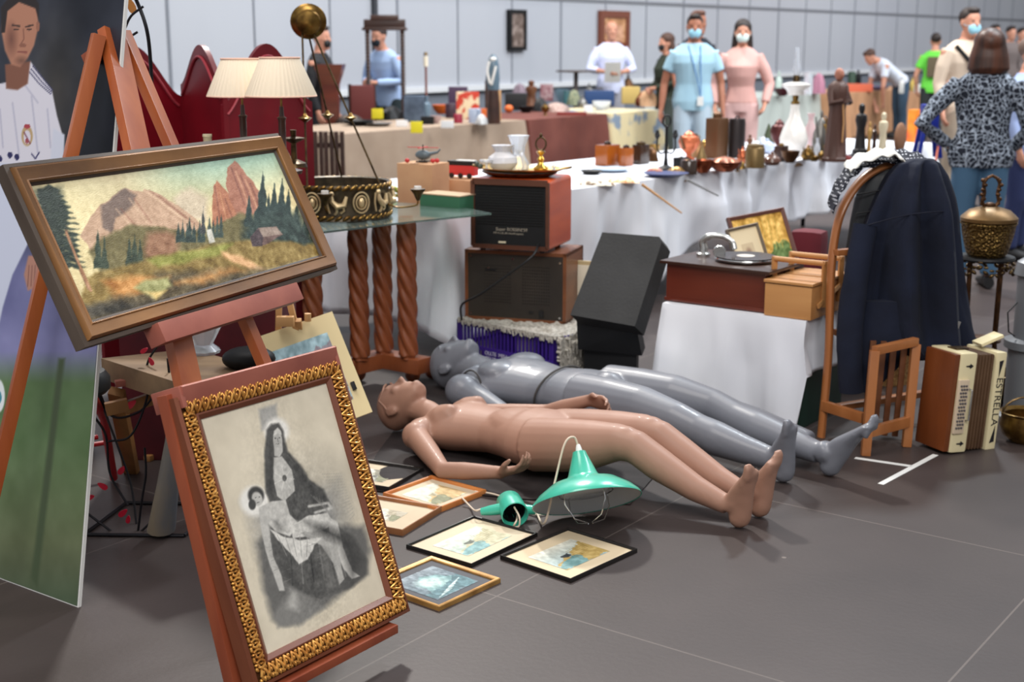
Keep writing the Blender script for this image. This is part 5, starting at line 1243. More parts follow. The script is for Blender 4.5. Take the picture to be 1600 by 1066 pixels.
bag = solo(mb, 'plastic_bag', mat('pale translucent plastic', (206,214,228), .22, coat=.4), 'crumpled pale plastic bag on the floor under the black case', 'bag'); bag.modifiers.new('thickness','SOLIDIFY').thickness = .002
t = thing('framed_picture', 'pale framed picture edge peeping between the brown radio and the black case', 'picture', P(905,500,6.35), -.35)
make(MB().box((0,0,.13),(.14,.015,.32), bev=.003), 'frame', mat('pale gold stick frame', (180,160,120), .5), t); make(MB().box((0,-.008,.13),(.11,.004,.28)), 'print', M['paper'], t)

# ================================================================== CLOTH COVERED STAND, GRAMOPHONE, SEWING BOX
SO = V3(1.150, 5.165, 0); SW, SD, SH = .64, .46, .455
so = SO-EX*SW
t = thing('crate', 'dark green box crate under the white cloth', 'crate', mtx=basis(so, EX, EY, EZ))
make(MB().box((SW/2,SD/2,SH/2-.006),(SW-.03,SD-.03,SH-.012), bev=.01), 'box', mat('dark green plastic', (14,46,36), .5), t)
mb = MB(); 
def hem2(u, n):
    if n[1] == -1: return .012+.10*max(0, .18-u)
    if n[0] == 1: return .24
    if n[0] == -1: return .16
    return .2
_ = cloth_table('white cloth draped over the low stand with the gramophone', '', so, EX, SW, SD, SH, hem2, M['white_cloth'], 11, fold=.03, legs=False, flare=.03, fq_=7.)
def sp_(x, y, z=0): return so+EX*x+EY*y+EZ*(SH+.004+z)
t = thing('gramophone', 'wind up mahogany gramophone on the white draped stand', 'gramophone', mtx=basis(sp_(-.01,.04), EX, EY, EZ))
GW, GD, GH = .455, .36, .16
make(MB().box((GW/2,GD/2,GH/2+.008),(GW,GD,GH-.016)).box((GW/2,GD/2,.010),(GW+.012,GD+.012,.016), bev=.003), 'case', M['mahogany'], t)
make(MB().box((GW/2,GD/2,GH+.006),(GW+.05,GD+.04,.014), bev=.004), 'top_board', M['wood_dark'], t)
make(MB().lathe([(0,0),(.015,0),(.03,.006),(.128,.006),(.130,.012),(.128,.016),(0,.016)], (GW*.60,GD*.50,GH+.014), 48), 'platter', M['steel'], t)
rec = thing('record', 'dark shellac record on the gramophone turntable', 'record', t.matrix_basis @ V3(GW*.60,GD*.50,GH+.031)); make(MB().lathe([(0,0),(.125,0),(.125,.003),(.0,.003)], seg=48), 'disc', mat('shellac', (30,18,20), .25, coat=.3), rec)
make(MB().lathe([(0,.0032),(.038,.0032),(.038,.004),(0,.004)], seg=32), 'label', mat('pale record label', (206,196,186), .5), rec)
ta = t
mb = MB().lathe([(0,0),(.03,0),(.03,.01),(.02,.016),(.018,.035),(0,.035)], (GW*.14,GD*.55,GH+.013), 20)
make(mb, 'arm_base', M['silver'], t)
make(MB().tube(bez([V3(GW*.14,GD*.55,GH+.04), V3(GW*.13,GD*.55,GH+.075), V3(GW*.20,GD*.56,GH+.098), V3(GW*.32,GD*.58,GH+.10), V3(GW*.43,GD*.56,GH+.085), V3(GW*.47,GD*.54,GH+.055)], 6), [.017]*12+[.014]*10+[.011]*9, 12), 'tone_arm', M['silver'], t)
make(MB().lathe([(0,-.008),(.024,-.008),(.027,0),(.024,.008),(0,.008)], (GW*.36,GD*.42,GH+.045), 24, Matrix.Rotation(math.pi/2,3,'X') @ Matrix.Rotation(.5,3,'Y')), 'sound_box', M['silver'], t)
t = thing('cloth', 'crimson cloth tucked beside the gramophone and the sewing box', 'cloth', mtx=basis(sp_(GW+.01,.12), EX, EY, EZ)); make(MB().box((.035,.16,.07),(.05,.28,.14), bev=.02), 'fold', mat('crimson cloth', (96,8,20), .9), t)
t = thing('sewing_box', 'light wooden cantilever sewing box with dowel handles on the white draped stand', 'box', mtx=basis(sp_(.46,-.0), Matrix.Rotation(-.0,3,'Z') @ EX, EY, EZ))
wb = mat('honey pine', (176,122,70), .45, 0, (196,144,90), 8, (.15,1,1), .1, coat=.2)
for y0, nm in ((.0,'front_box'),(.19,'rear_box')):
    b = make(MB().box((.10,y0+.085,.065),(.20,.16,.13), bev=.003), nm, wb, t); make(MB().box((.10,y0+.085,.140),(.21,.17,.012), bev=.003), 'lid', wb, b)
mb = MB()
for x in (-.008,.208):
    for y in (.10,.26): mb.bar(V3(x,y,.04), V3(x,y,.225), .022, .012, EX)
    mb.bar(V3(x,.05,.05), V3(x,.30,.12), .018, .010, EX)
make(mb, 'side_arms', wb, t)
make(MB().tube([(-.012,.10,.215),(.212,.10,.215)], .011, 12), 'handle', wb, t); make(MB().tube([(-.012,.26,.215),(.212,.26,.215)], .011, 12), 'handle', wb, t)

# ================================================================== UNDER / BEHIND: pictures leaning, cushion
def standing_picture(label, pts, fmat, fw, painter, mountm=None, mount=0.):
    c_ = pts; cc = sum(c_, Vector())/4; ux = ((c_[1]-c_[0])+(c_[2]-c_[3])); W_ = ux.length/2; ux.normalize(); uy = ((c_[0]-c_[3])+(c_[1]-c_[2])); uy = (uy-ux*uy.dot(ux)); H_ = uy.length/2; uy.normalize()
    t = thing('framed_picture', label, 'picture', mtx=basis(cc, ux, uy, ux.cross(uy)))
    make(frame_mb(W_, H_, [(0,-.02),(0,.004),(fw*.3,.008),(fw,.0),(fw,-.02)]), 'frame', fmat, t)
    make(MB().box((0,0,-.012),(W_-fw*1.8,H_-fw*1.8,.01)), 'mount', mountm or M['mount'], t)
    painter().build('print', paintmat('printed paper', .55), W_-2*fw-2*mount, H_-2*fw-2*mount, t, -.0062)
    return t
def garden():
    cv = Canvas(60, 60, (208,160,70)); cv.speck(9,.3,1); cv.poly([(0,1),(.15,.7),(.5,.6),(.75,.42),(1,.45),(1,1)], (96,122,62), .9, rag=.15, rf=8); cv.ell(.32,.62,.16,.14,(190,200,190),.8,0,.7); cv.poly([(0,.88),(1,.85),(1,1),(0,1)], (150,104,60), .8)
    for i in range(16): cv.line([(.06*i,.05),(.06*i-.06,.5)], .02, (226,190,90) if i % 2 else (170,150,60), .5)
    return cv.speck(20,.25,4)
def drawing():
    cv = Canvas(40, 50, (222,204,168)); cv.poly([(.25,.3),(.75,.3),(.75,.75),(.25,.75)], (200,180,146), 1); cv.ell(.5,.5,.12,.1,(140,110,90),.7,0,.8); return cv
yq = 6.05
standing_picture('brown framed garden painting in yellow and green standing behind the gramophone', [P(1133,340,yq+.22), P(1222,325,yq+.27), P(1262,440,yq+.10), P(1172,460,yq+.05)], mat('purple brown frame', (98,62,54), .4), .018, garden)
standing_picture('grey framed small drawing with cream mount leaning on the garden painting', [P(1131,358,yq+.05), P(1181,350,yq+.08), P(1212,425,yq-.02), P(1162,440,yq-.05)], mat('grey taupe frame', (108,96,82), .5), .012, drawing, mat('cream mount board', (224,204,166), .8), .01)
q = G(1130,470,.15)
t = thing('crate', 'dark storage box behind the gramophone holding up the leaning pictures', 'crate', mtx=basis(V3(1.06,5.98,0), EX, EY, EZ)); make(MB().box((.2,.17,.225),(.46,.28,.45), bev=.01), 'box', M['wood_dark'], t)
q = P(1262,425,6.6); solo(MB().box((0,0,.13),(.17,.14,.27), bev=.05), 'cushion', mat('burgundy velvet', (96,22,34), .8, 0, (76,14,26), 6), 'burgundy cushion standing under the white table right of the pictures', 'cushion', (q.x,q.y,.36), -.5)
t = thing('crate', 'dark wooden chest beneath the burgundy cushion under the white table', 'crate', mtx=basis(V3(q.x-.32,q.y+.05,0), EX, EY, EZ)); make(MB().box((.3,.15,.178),(.62,.34,.355), bev=.01), 'box', M['iron'], t)
q = G(1290,500,.0)
t = thing('basket', 'light wicker basket behind the sewing box', 'basket', (q.x*.92+.10,6.02,0)); make(MB().lathe([(0,0),(.11,0),(.14,.40),(.148,.41),(.135,.405),(.10,.02),(0,.02)], seg=36, fn=lambda a, z: 1+.02*math.cos(a*18)), 'weave', mat('wicker', (178,138,84), .7, 0, (120,84,46), 40, (1,1,2), .6, 50), t)

# ================================================================== BENTWOOD RACK WITH JACKETS
t = thing('wooden_chair', 'bentwood hoop backed slatted folding chair hung with jackets', 'chair', (1.35,5.1,0))
hw_ = mat('honey bent wood', (146,88,46), .4, 0, (170,108,62), 8, (1,1,.2), .05, coat=.3)
YH_ = 5.12; f1 = G(1283,683)
hp = [V3(f1.x,f1.y,.0), P(1294,560,f1.y+.02), P(1298,440,f1.y+.05), P(1303,380,f1.y+.08), P(1315,330,f1.y+.10), P(1340,288,f1.y+.14), P(1375,262,f1.y+.18), P(1415,256,f1.y+.24), P(1450,275,f1.y+.28), P(1474,330,f1.y+.30), P(1478,400,f1.y+.30)]
end = V3(hp[-1].x+.02, hp[-1].y, 0)
make(MB().tube(bez(hp+[end*.5+hp[-1]*.5, end], 8), [(.016,.024)]*(12*8+1), 12, up=(0,1,.2)), 'hoop_back', hw_, t, world=True)
def pole_between(a, b, r_, nm, w_=None): return make(MB().bar(a, b, w_ or r_*2, r_*1.4, EZ, .003), nm, hw_, t, world=True)
for y0, z_ in ((395,.63),(520,.34),(637,.10)):
    a = P(1297,y0,f1.y+.04); b = V3(end.x-.01, end.y, a.z); pole_between(a+V3(.02,0,0), b, .017, 'rung')
# seat frame folded down in front: two legs with slats
sa = G(1352,712); sb = G(1416,698)
for p in (sa, sb): pole_between_ = make(MB().bar(p+EZ*0, V3(p.x+.02,p.y+.03,.40), .034, .028, (0,1,0), .004), 'leg', hw_, t, world=True)
make(MB().bar(V3(sa.x,sa.y,.09), V3(sb.x,sb.y,.10), .022, .04, EZ), 'stretcher', hw_, t, world=True)
make(MB().bar(V3(f1.x,f1.y,.13), V3(sa.x,sa.y+.06,.13), .022, .04, EZ), 'stretcher', hw_, t, world=True)
make(MB().bar(V3(sa.x+.02,sa.y+.03,.40), V3(sb.x+.02,sb.y+.03,.41), .03, .03, EZ), 'seat_rail', hw_, t, world=True)
for k in range(5):
    p = V3(sa.x*(1-k/5)+sb.x*k/5+.05, sa.y+.22-.01*k, .02); make(MB().bar(p+V3(0,0,.0), p+V3(.01,-.02,.38), .022, .012, (0,1,0)), 'slat', M['wood_brown'], t, world=True)
# navy jacket: hollow shell of cloth hanging over the hoop
def hanging(name, label, cat, levels, m_, Y0, depth, seed, seg=64, parts=None, nfold=9, amp=.016):
    """levels: (py, xleft, xright) photo rows; hangs as a flattened tube with folds"""
    mb = MB(); vs = []; fs = []; n = len(levels)
    L2 = []
    for i in range(n-1):
        for j in range(4):
            f = j/4; L2.append(tuple(levels[i][k]*(1-f)+levels[i+1][k]*f for k in range(3)))
    L2.append(levels[-1]); n = len(L2)
    for i, (py, xl, xr) in enumerate(L2):
        a = P(xl, py, Y0); b = P(xr, py, Y0); c = (a+b)/2; hw__ = (b-a).length/2; fi = i/(n-1)
        for k in range(seg):
            an = 2*math.pi*k/seg; fd = amp*min(1, fi*2.5)*(math.sin(an*nfold+seed+1.3*mnoise.noise(V3(an*1.2, fi*1.6, seed)))+1.2*mnoise.noise(V3(math.cos(an)*3, math.sin(an)*3, fi*2.5+seed)))
            dz = .02*mnoise.noise(V3(an*2, seed, 4))*(1 if i == n-1 else 0)
            vs.append(V3(c.x+(hw__+fd*.5)*math.cos(an), c.y+(depth*(.35+.65*min(1,fi*3))+fd)*math.sin(an), c.z+dz))
    for i in range(n-1):
        for k in range(seg): fs.append((i*seg+k, i*seg+(k+1) % seg, (i+1)*seg+(k+1) % seg, (i+1)*seg+k))
    fs.append(tuple(range(seg)))
    z0 = min(v.z for v in vs); t = thing(name, label, cat, (c.x, c.y, z0))
    o_ = make(mb.add(vs, fs), 'shell', m_, t, world=True, angle=80); sl = o_.modifiers.new('thickness','SOLIDIFY'); sl.thickness = .004; sl.offset = 0
    return t
Yj = f1.y+.10
t = hanging('jacket', 'navy blue cotton jacket hanging over the right of the bentwood chair', 'jacket', [(249,1425,1458),(256,1405,1466),(275,1390,1474),(310,1372,1484),(350,1356,1492),(400,1346,1500),(450,1338,1506),(500,1332,1512),(530,1335,1516),(548,1352,1520)], M['navy'], Yj, .11, 2., nfold=7, amp=.045)
mb = MB().tube(bez([P(1352,352,Yj-.07), P(1338,430,Yj-.10), P(1328,510,Yj-.11), P(1328,580,Yj-.12), P(1330,612,Yj-.12)], 6), [(.045,.05)]*8+[(.052,.045)]*8+[(.05,.04)]*9, 18)
o_ = make(mb, 'sleeve', M['navy'], t, world=True)
mb = MB().loft([(P(1395,470,Yj-.09), V3(.11,0,0), V3(0,.03,0)), (P(1388,530,Yj-.10), V3(.12,0,0), V3(0,.035,0)), (P(1375,575,Yj-.11), V3(.07,0,0), V3(0,.03,0)), (P(1352,612,Yj-.11), V3(.03,0,0), V3(0,.02,0))], 24)
make(mb, 'front_panel', M['navy'], t, world=True)
make(MB().tube(bez([P(1356,352,Yj-.115), P(1400,340,Yj-.145), P(1440,333,Yj-.15), P(1485,330,Yj-.12)], 6), .003, 6), 'yoke_seam', mat('dark navy seam', (10,14,32), .9), t, world=True)
make(MB().box(P(1497,508,Yj-.13),(.012,.006,.03), Euler((0,.3,0))), 'zip_pull', M['silver'], t, world=True)
qm = mat('charcoal quilted nylon', (34,38,42), .55, 0, (28,31,36), 5)
t = hanging('jacket', 'charcoal quilted jacket hanging inside the bentwood hoop', 'jacket', [(262,1370,1400),(275,1352,1410),(310,1338,1415),(345,1330,1420),(395,1322,1424),(430,1326,1424)], qm, Yj+.10, .05, 5., nfold=3, amp=.008)
mb = MB()
for y in (300,330,358,385): mb.tube(bez([P(1338,y+4,Yj+.045), P(1362,y,Yj+.04), P(1390,y-6,Yj+.04)], 5), .003, 6)
make(mb, 'quilting', M['iron'], t, world=True)
dots = mat('polka dot fabric', (14,18,36), .8); nt = dots.node_tree
vt = nt.nodes.new('ShaderNodeTexVoronoi'); vt.inputs['Scale'].default_value = 75; vt.inputs['Randomness'].default_value = .1; cr = nt.nodes.new('ShaderNodeValToRGB'); cr.color_ramp.interpolation = 'CONSTANT'
cr.color_ramp.elements[0].color = lin((196,198,206))+(1,); cr.color_ramp.elements[1].position = .32; cr.color_ramp.elements[1].color = lin((14,18,36))+(1,)
tcn = [n for n in nt.nodes if n.type == 'TEX_COORD'][0]; nt.links.new(tcn.outputs['Object'], vt.inputs['Vector']); nt.links.new(vt.outputs['Distance'], cr.inputs[0]); nt.links.new(cr.outputs[0], nt.nodes['Principled BSDF'].inputs['Base Color'])
def strip(name, label, cat, pts, wz, m_, Ya, wy=.05, th=.004):
    cl = bez([P(x, y, Yy) for x, y, Yy in pts], 8); mb = MB(); n = len(cl); vs = []
    for i, p in enumerate(cl):
        for j in range(7):
            f = j/6; vs.append(p+V3(0, -wy+2*wy*f*.8, 0)+EZ*(-wz*(1-f)*(1-.0*f))+V3(0,0,.006*math.sin(i*.9+j)))
    fs = [(i*7+j, i*7+j+1, (i+1)*7+j+1, (i+1)*7+j) for i in range(n-1) for j in range(6)]
    o_ = solo(mb.add(vs, fs), name, m_, label, cat, angle=80); s_ = o_.modifiers.new('thickness','SOLIDIFY'); s_.thickness = th; return o_
strip('scarf', 'dark blue scarf with white polka dots draped along the bentwood hoop', 'scarf', [(1296,318,Yj),(1306,290,Yj),(1325,262,Yj+.02),(1350,245,Yj+.05),(1390,237,Yj+.1),(1425,236,Yj+.12),(1452,246,Yj+.14)], .035, dots, Yj, .06)
strip('white_cloth', 'folded off white cloth lying over the polka dot scarf on the chair', 'cloth', [(1322,258,Yj-.03),(1340,244,Yj),(1372,234,Yj+.04),(1395,233,Yj+.06),(1410,246,Yj+.06)], .02, mat('off white linen', (214,212,206), .85), Yj, .07)

# ================================================================== BRASS POT ON STAND, STOVE, POTS, ACCORDION
q = P(1541,400,5.75)
t = thing('plant_stand', 'round topped iron stand with leafy skirt carrying the lidded brass pot', 'stand', (q.x,q.y,0))
sz = q.z
make(MB().lathe([(0,-.016),(.118,-.016),(.122,-.008),(.118,0),(0,0)], (0,0,sz), 36), 'stand_top', M['iron'], t)
mb = MB()
for k in range(30):
    a = 2*math.pi*k/30; d = .02+.035*abs(math.sin(k*math.pi/5)); c = V3(.118*math.cos(a), .118*math.sin(a), sz-.016-d); mb.ell(c, (.008,.014,.008), Matrix.Rotation(a,3,'Z') @ Matrix.Rotation(.6*(-1)**k,3,'X'), 8, 6); mb.ell(c+EZ*.022, (.006,.012,.006), Matrix.Rotation(a,3,'Z'), 6, 5)
make(mb, 'leaf_skirt', M['brass_dark'], t)
for k in range(4):
    a = k*math.pi/2+.5; make(MB().tube([V3(.09*math.cos(a), .09*math.sin(a), sz-.02), V3(.085*math.cos(a), .085*math.sin(a), .25), V3(.12*math.cos(a), .12*math.sin(a), 0)], .008, 8), 'leg', M['bronze'], t)
make(MB().lathe([(.08,0),(.088,0),(.088,.01),(.08,.01)], (0,0,.25), 28), 'leg_ring', M['bronze'], t)
t = thing('brass_pot', 'hammered brass pot with domed lid and cast double handle on the iron stand', 'pot', (q.x,q.y,sz+.001))
make(MB().lathe([(0,0),(.075,0),(.082,.008),(.085,.012),(.096,.05),(.108,.10),(.113,.135),(.118,.14),(.118,.146),(.11,.148),(.0,.148)], seg=64), 'bowl', mat('hammered brass', (132,106,56), .34, .8, (92,70,36), 60, (1,1,1), .9, 90, kind='voronoi', ramp=(.1,.6)), t)
make(MB().lathe([(.0,.148),(.114,.148),(.119,.152),(.119,.166),(.112,.174),(.085,.198),(.04,.212),(.0,.216)], seg=48), 'lid', mat('dull bronze lid', (112,86,52), .4, .7), t)
mb = MB()
for s in (-1, 1):
    mb.tube(bez([V3(.02*s,0,.21), V3(.035*s,0,.235), V3(.028*s,0,.27), V3(.034*s,0,.31), V3(.022*s,0,.335)], 6), .008, 8)
    for k in range(6): mb.ell((.034*s+.006*math.sin(k*2), .004*math.cos(k), .225+.02*k), (.011,.010,.009), None, 8, 6)
mb.tube([(-.02,0,.335),(.0,0,.345),(.02,0,.335)], .007, 8); mb.ell((0,0,.22),(.025,.02,.012))
make(mb, 'handle', M['bronze'], t)
q = P(1612,585,5.35)
t = thing('stove', 'silver painted cylindrical stove cut off by the right edge of the photo', 'stove', (q.x,q.y,0))
sil = mat('silver paint', (128,132,138), .45, .5)
make(MB().lathe([(0,.0),(.12,0),(.12,.02),(.10,.03),(.10,.30),(.118,.31),(.118,.34),(.085,.35),(.085,.60),(.10,.61),(.09,.66),(.03,.70),(0,.70)], seg=36), 'cylinder', sil, t)
make(MB().box((-.03,-.1,.22),(.05,.01,.06)), 'plate', mat('dark plate', (50,52,56), .5), t); make(MB().tube([(-.09,-.02,.5),(-.13,-.03,.46),(-.12,-.03,.38),(-.09,-.02,.36)], .003, 6), 'wire_handle', M['iron'], t)
lathe_thing('brass_cauldron', 'brass cauldron with rolled rim behind the accordion, rear one', 'pot', G(1592,640)+V3(.0,.12,0), [(0,0),(.05,0),(.09,.03),(.105,.08),(.10,.12),(.108,.13),(.10,.132),(.09,.12),(.09,.06),(0,.03)], M['brass_dark'])
lathe_thing('brass_cauldron', 'brass cauldron on the floor nearest the right edge of the photo', 'pot', G(1600,690), [(0,0),(.05,0),(.085,.03),(.098,.07),(.09,.11),(.10,.12),(.092,.122),(.08,.11),(.08,.05),(0,.02)], M['brass'], extra=[('handle', MB().tube([V3(-.095*math.cos(a), 0, .11+.07*math.sin(a)) for a in [i*.31 for i in range(11)]], .004, 6), M['brass_dark'])])
ac = G(1510,706)
t = thing('accordion', 'cream and brown button accordion standing on its end', 'accordion', mtx=Matrix.Translation(ac+V3(-.0,.08,0)) @ Matrix.Rotation(math.radians(24),4,'Z') @ Matrix.Rotation(math.radians(4),4,'Y'))
cr_ = mat('cream celluloid', (226,212,170), .3, coat=.4); AH = .385; AD = .17
for nm, x0, x1, m_, d in (('bass_casing',-.128,-.048,cr_,AD), ('treble_casing',.048,.098,cr_,AD)):
    make(MB().box(((x0+x1)/2,0,AH/2),(x1-x0,d,AH), bev=.012), nm, m_, t)
mb = MB()
for k in range(12): x = -.044+k*.0076; mb.box((x,0,AH/2),(.0062,AD-.012-(.008 if k % 2 else 0),AH-.016-(.008 if k % 2 else 0)), bev=.001)
make(mb, 'bellows', mat('brown bellows', (98,72,50), .6, 0, (82,58,40), 9), t)
make(MB().box((-.140,.0,AH/2),(.026,AD-.01,AH-.01), bev=.006), 'wooden_cheek', mat('orange brown side', (112,56,22), .45, 0, (92,44,16), 8, (1,1,.3), 0, coat=.3), t)
make(MB().box((-.105,-AD/2-.004,AH*.47),(.050,.012,AH*.54), bev=.012), 'button_board', mat('pinkish grey board', (206,186,160), .5), t)
mb = MB()
for j in range(13):
    for i in range(3): mb.lathe([(0,0),(.0042,0),(.004,.004),(0,.0045)], (-.120+i*.012+(.004 if j % 2 else 0), -AD/2-.010, AH*.26+j*.0135), 10, Matrix.Rotation(math.pi/2,3,'X'))
make(mb, 'buttons', mat('dark grey buttons', (90,86,88), .3), t)
make(MB().tube([(-.074,-AD/2,.25),(-.072,-AD/2-.018,.245),(-.072,-AD/2-.018,.13),(-.074,-AD/2,.125)], .0035, 8), 'strap_bracket', M['silver'], t)
blk = mat('black inlay', (32,30,34), .4)
def arrow(z, s=1):
    pts = [(-.018,.002),(.0,.004),(.002,.010),(.018,0),(.002,-.010),(.0,-.004),(-.018,-.002)]
    return MB().prism([V3(-.082+x*s, -AD/2-.0005, z+y) for x, y in pts], V3(0,-.0008,0))
make(arrow(AH-.05), 'arrow_mark', blk, t, smooth=False); make(arrow(.035), 'arrow_mark', blk, t, smooth=False)
text('ESTRELLA', .044, Matrix.Translation((.074,-AD/2-.0006,AH*.50)) @ XZ @ Matrix.Rotation(-math.pi/2,4,'Z'), t, blk, sx=1.)
make(MB().prism([V3(.062,-AD/2-.0006,.03), V3(.082,-AD/2-.0006,.10), V3(.084,-AD/2-.0006,.035)], V3(0,-.0008,0)), 'triangle_mark', blk, t, smooth=False); make(MB().prism([V3(.066,-AD/2-.0006,AH-.10), V3(.082,-AD/2-.0006,AH-.03), V3(.062,-AD/2-.0006,AH-.035)], V3(0,-.0008,0)), 'triangle_mark', blk, t, smooth=False)
mb = MB(); mb.box((.106,.03,AH/2),(.02,.07,AH-.02), bev=.003)
make(mb, 'keyboard_base', cr_, t)
mb = MB()
for k in range(22): mb.box((.119,.02,.03+k*(AH-.06)/21),(.008,.085,.012), bev=.002)
make(mb, 'keys', mat('pale keys', (206,200,186), .4), t)
make(MB().bar(V3(.04,.02,AH+.012), V3(.125,.0,AH+.052), .07, .012, EZ), 'strap', cr_, t)
make(MB().box((-.07,.0,AH+.003),(.06,.05,.004)), 'top_vent', M['brass_dark'], t)
# floor tape
for k, (a, b, lb) in enumerate((((1336,716),(1424,729),'white tape line on the floor running behind the far mannequin foot'), ((1376,757),(1462,711),'white tape line on the floor running to the accordion corner'))):
    A_, B_ = G(*a), G(*b); solo(MB().bar(A_+EZ*.0008, B_+EZ*.0008, .022, .0012, EZ, 0), 'floor_tape', M['white'], lb, 'tape')
# ================================================================== BACKGROUND TABLES
def row(b0, b1, a0, dep, lc, lt, cm, seed, hem=.02, fold=.03):
    c = gp(a0, b0); return cloth_table(lc, lt, (c.x, c.y, 0), EY, b1-b0, dep, .75, hem, cm, seed, fold=fold)
row(8.25, 11.30, -8.2, 1.1, 'beige tablecloth on the back table left of the brown one', 'trestle table under the beige cloth', M['beige_cloth'], 21)
row(11.36, 12.86, -8.2, 1.1, 'reddish brown tablecloth on the back table behind the brass tray', 'trestle table under the reddish brown cloth', M['brown_cloth'], 23)
flm = mat('floral cloth', (206,190,150), .85, 0, (120,134,150), 5, (1,1,1), .1, ramp=(.52,.6))
row(12.92, 14.1, -8.2, 1.1, 'cream floral tablecloth on the back table right of the brown one', 'trestle table under the cream floral cloth', flm, 25)
row(16.9, 20.4, -9.0, 1.1, 'pale grey green tablecloth on the far table behind the white lamp vase', 'trestle table under the pale grey green cloth', mat('pale grey green cloth', (188,196,190), .85), 27)
row(20.5, 24.4, -8.6, 1.1, 'tan tablecloth on the far table behind the statues', 'trestle table under the tan cloth', mat('tan cloth', (186,140,104), .85), 29)
row(25.0, 30.0, -8.3, 1.1, 'white tablecloth on the farthest table at the right', 'trestle table under the farthest white cloth', M['white_cloth'], 31)
PR = {
 'vase': [(0,0),(.55,0),(.6,.03),(.9,.25),(1,.42),(.8,.62),(.4,.78),(.36,.88),(.55,1),(.5,.99),(.3,.88),(0,.86)],
 'bottle': [(0,0),(.9,0),(1,.04),(1,.6),(.85,.7),(.35,.76),(.32,.88),(.42,.9),(.42,1),(0,1)],
 'can': [(0,0),(1,0),(1,.9),(.96,.93),(.96,.97),(.9,1),(0,1)],
 'bowl': [(0,0),(.45,0),(.5,.08),(.85,.5),(1,1),(.94,1),(.8,.55),(.4,.2),(0,.2)],
 'plate': [(0,0),(.6,0),(1,1),(.97,1),(.6,.4),(0,.4)],
 'stick': [(0,0),(1,0),(.9,.05),(.35,.1),(.25,.2),(.45,.28),(.2,.36),(.2,.7),(.4,.76),(.65,.86),(.3,.88),(.3,1),(0,1)],
 'kettle': [(0,0),(.7,0),(1,.25),(.9,.5),(.5,.68),(.45,.75),(.15,.82),(.2,.92),(0,1)],
 'cone': [(0,0),(.9,0),(1,.1),(.75,.4),(.4,.75),(.1,1),(0,1)],
 'urn': [(0,0),(.6,0),(.55,.06),(.25,.12),(.25,.2),(.8,.4),(1,.62),(.85,.78),(.5,.84),(.5,.88),(.3,.93),(0,1)],
 'figure': [(0,0),(1,0),(1,.08),(.75,.1),(.62,.3),(.55,.5),(.78,.66),(.7,.76),(.28,.8),(.42,.88),(.36,.96),(0,1)],
 'bell': [(0,0),(1,0),(.8,.3),(.65,.6),(.3,.72),(.12,.76),(.12,.95),(.2,1),(0,1)],
}
def sc_at(p): return (p.y*cp-(p.z-CAM_H)*sp)/F_PX
def item(name, label, cat, px, py, w_, h_, kind, m_, z=.753, rz=0., Yfix=None, extra=None, group=None, d=None):
    p = P(px, py, Yfix) if Yfix else G(px, py, z); s = sc_at(p); W_, H_ = w_*s, h_*s
    t = thing(name, label, cat, (p.x, p.y, z if not Yfix else p.z), rz, group)
    mb = MB()
    if kind == 'box': mb.box((0,0,H_/2), (W_, (d or W_*.7), H_), bev=min(W_,H_)*.06)
    elif kind == 'round': mb.ell((0,0,H_/2), (W_/2, (d or W_)/2, H_/2))
    elif kind == 'heap':
        def hp_(a, zz): return 1+.15*math.sin(3*a+zz*30)+.1*math.sin(7*a)
        mb.lathe([(0,0),(W_/2,0),(W_*.42,H_*.5),(W_*.25,H_*.85),(0,H_)], seg=24, fn=hp_)
    else: mb.lathe([(r*W_/2, zz*H_) for r, zz in PR[kind]], seg=24)
    make(mb, 'body', m_, t)
    if extra: extra(t, W_, H_)
    return t
def hnd(m_=None):
    def f(t, W_, H_): make(MB().tube([V3(W_*.42*math.cos(a), 0, H_*.62+H_*.45*math.sin(a)) for a in [i*.3142 for i in range(11)]], W_*.04, 6), 'handle', m_ or M['brass_dark'], t)
    return f
def jug(m_):
    def f(t, W_, H_):
        make(MB().tube(bez([V3(W_*.3,0,H_*.85), V3(W_*.62,0,H_*.8), V3(W_*.6,0,H_*.45), V3(W_*.42,0,H_*.3)], 5), W_*.05, 6), 'handle', m_, t); make(MB().tube([V3(-W_*.4,0,H_*.4), V3(-W_*.6,0,H_*.65), V3(-W_*.7,0,H_*.85)], [W_*.09,W_*.06,W_*.04], 8), 'spout', m_, t)
    return f
def lid(m_, r=.3):
    def f(t, W_, H_): make(MB().lathe([(0,0),(W_*r,0),(W_*r,H_*.12),(0,H_*.2)], (0,0,H_*.99), 14), 'stopper', m_, t)
    return f
amber = mat('amber glass', (150,78,24), .15, coat=.5); darkb = mat('dark glass', (50,34,24), .2, coat=.4)
olive = mat('olive brass tin', (120,98,62), .4, .6); tin = mat('brown copper tin', (104,72,48), .45, .6); pewter = mat('pewter', (128,126,122), .35, .8)
terr = mat('terracotta copper', (196,106,70), .35, .5); blk2 = mat('black ebony', (24,22,22), .4); crm = mat('cream resin', (214,202,172), .5); cerb = mat('blue white china', (176,190,214), .25, coat=.4)
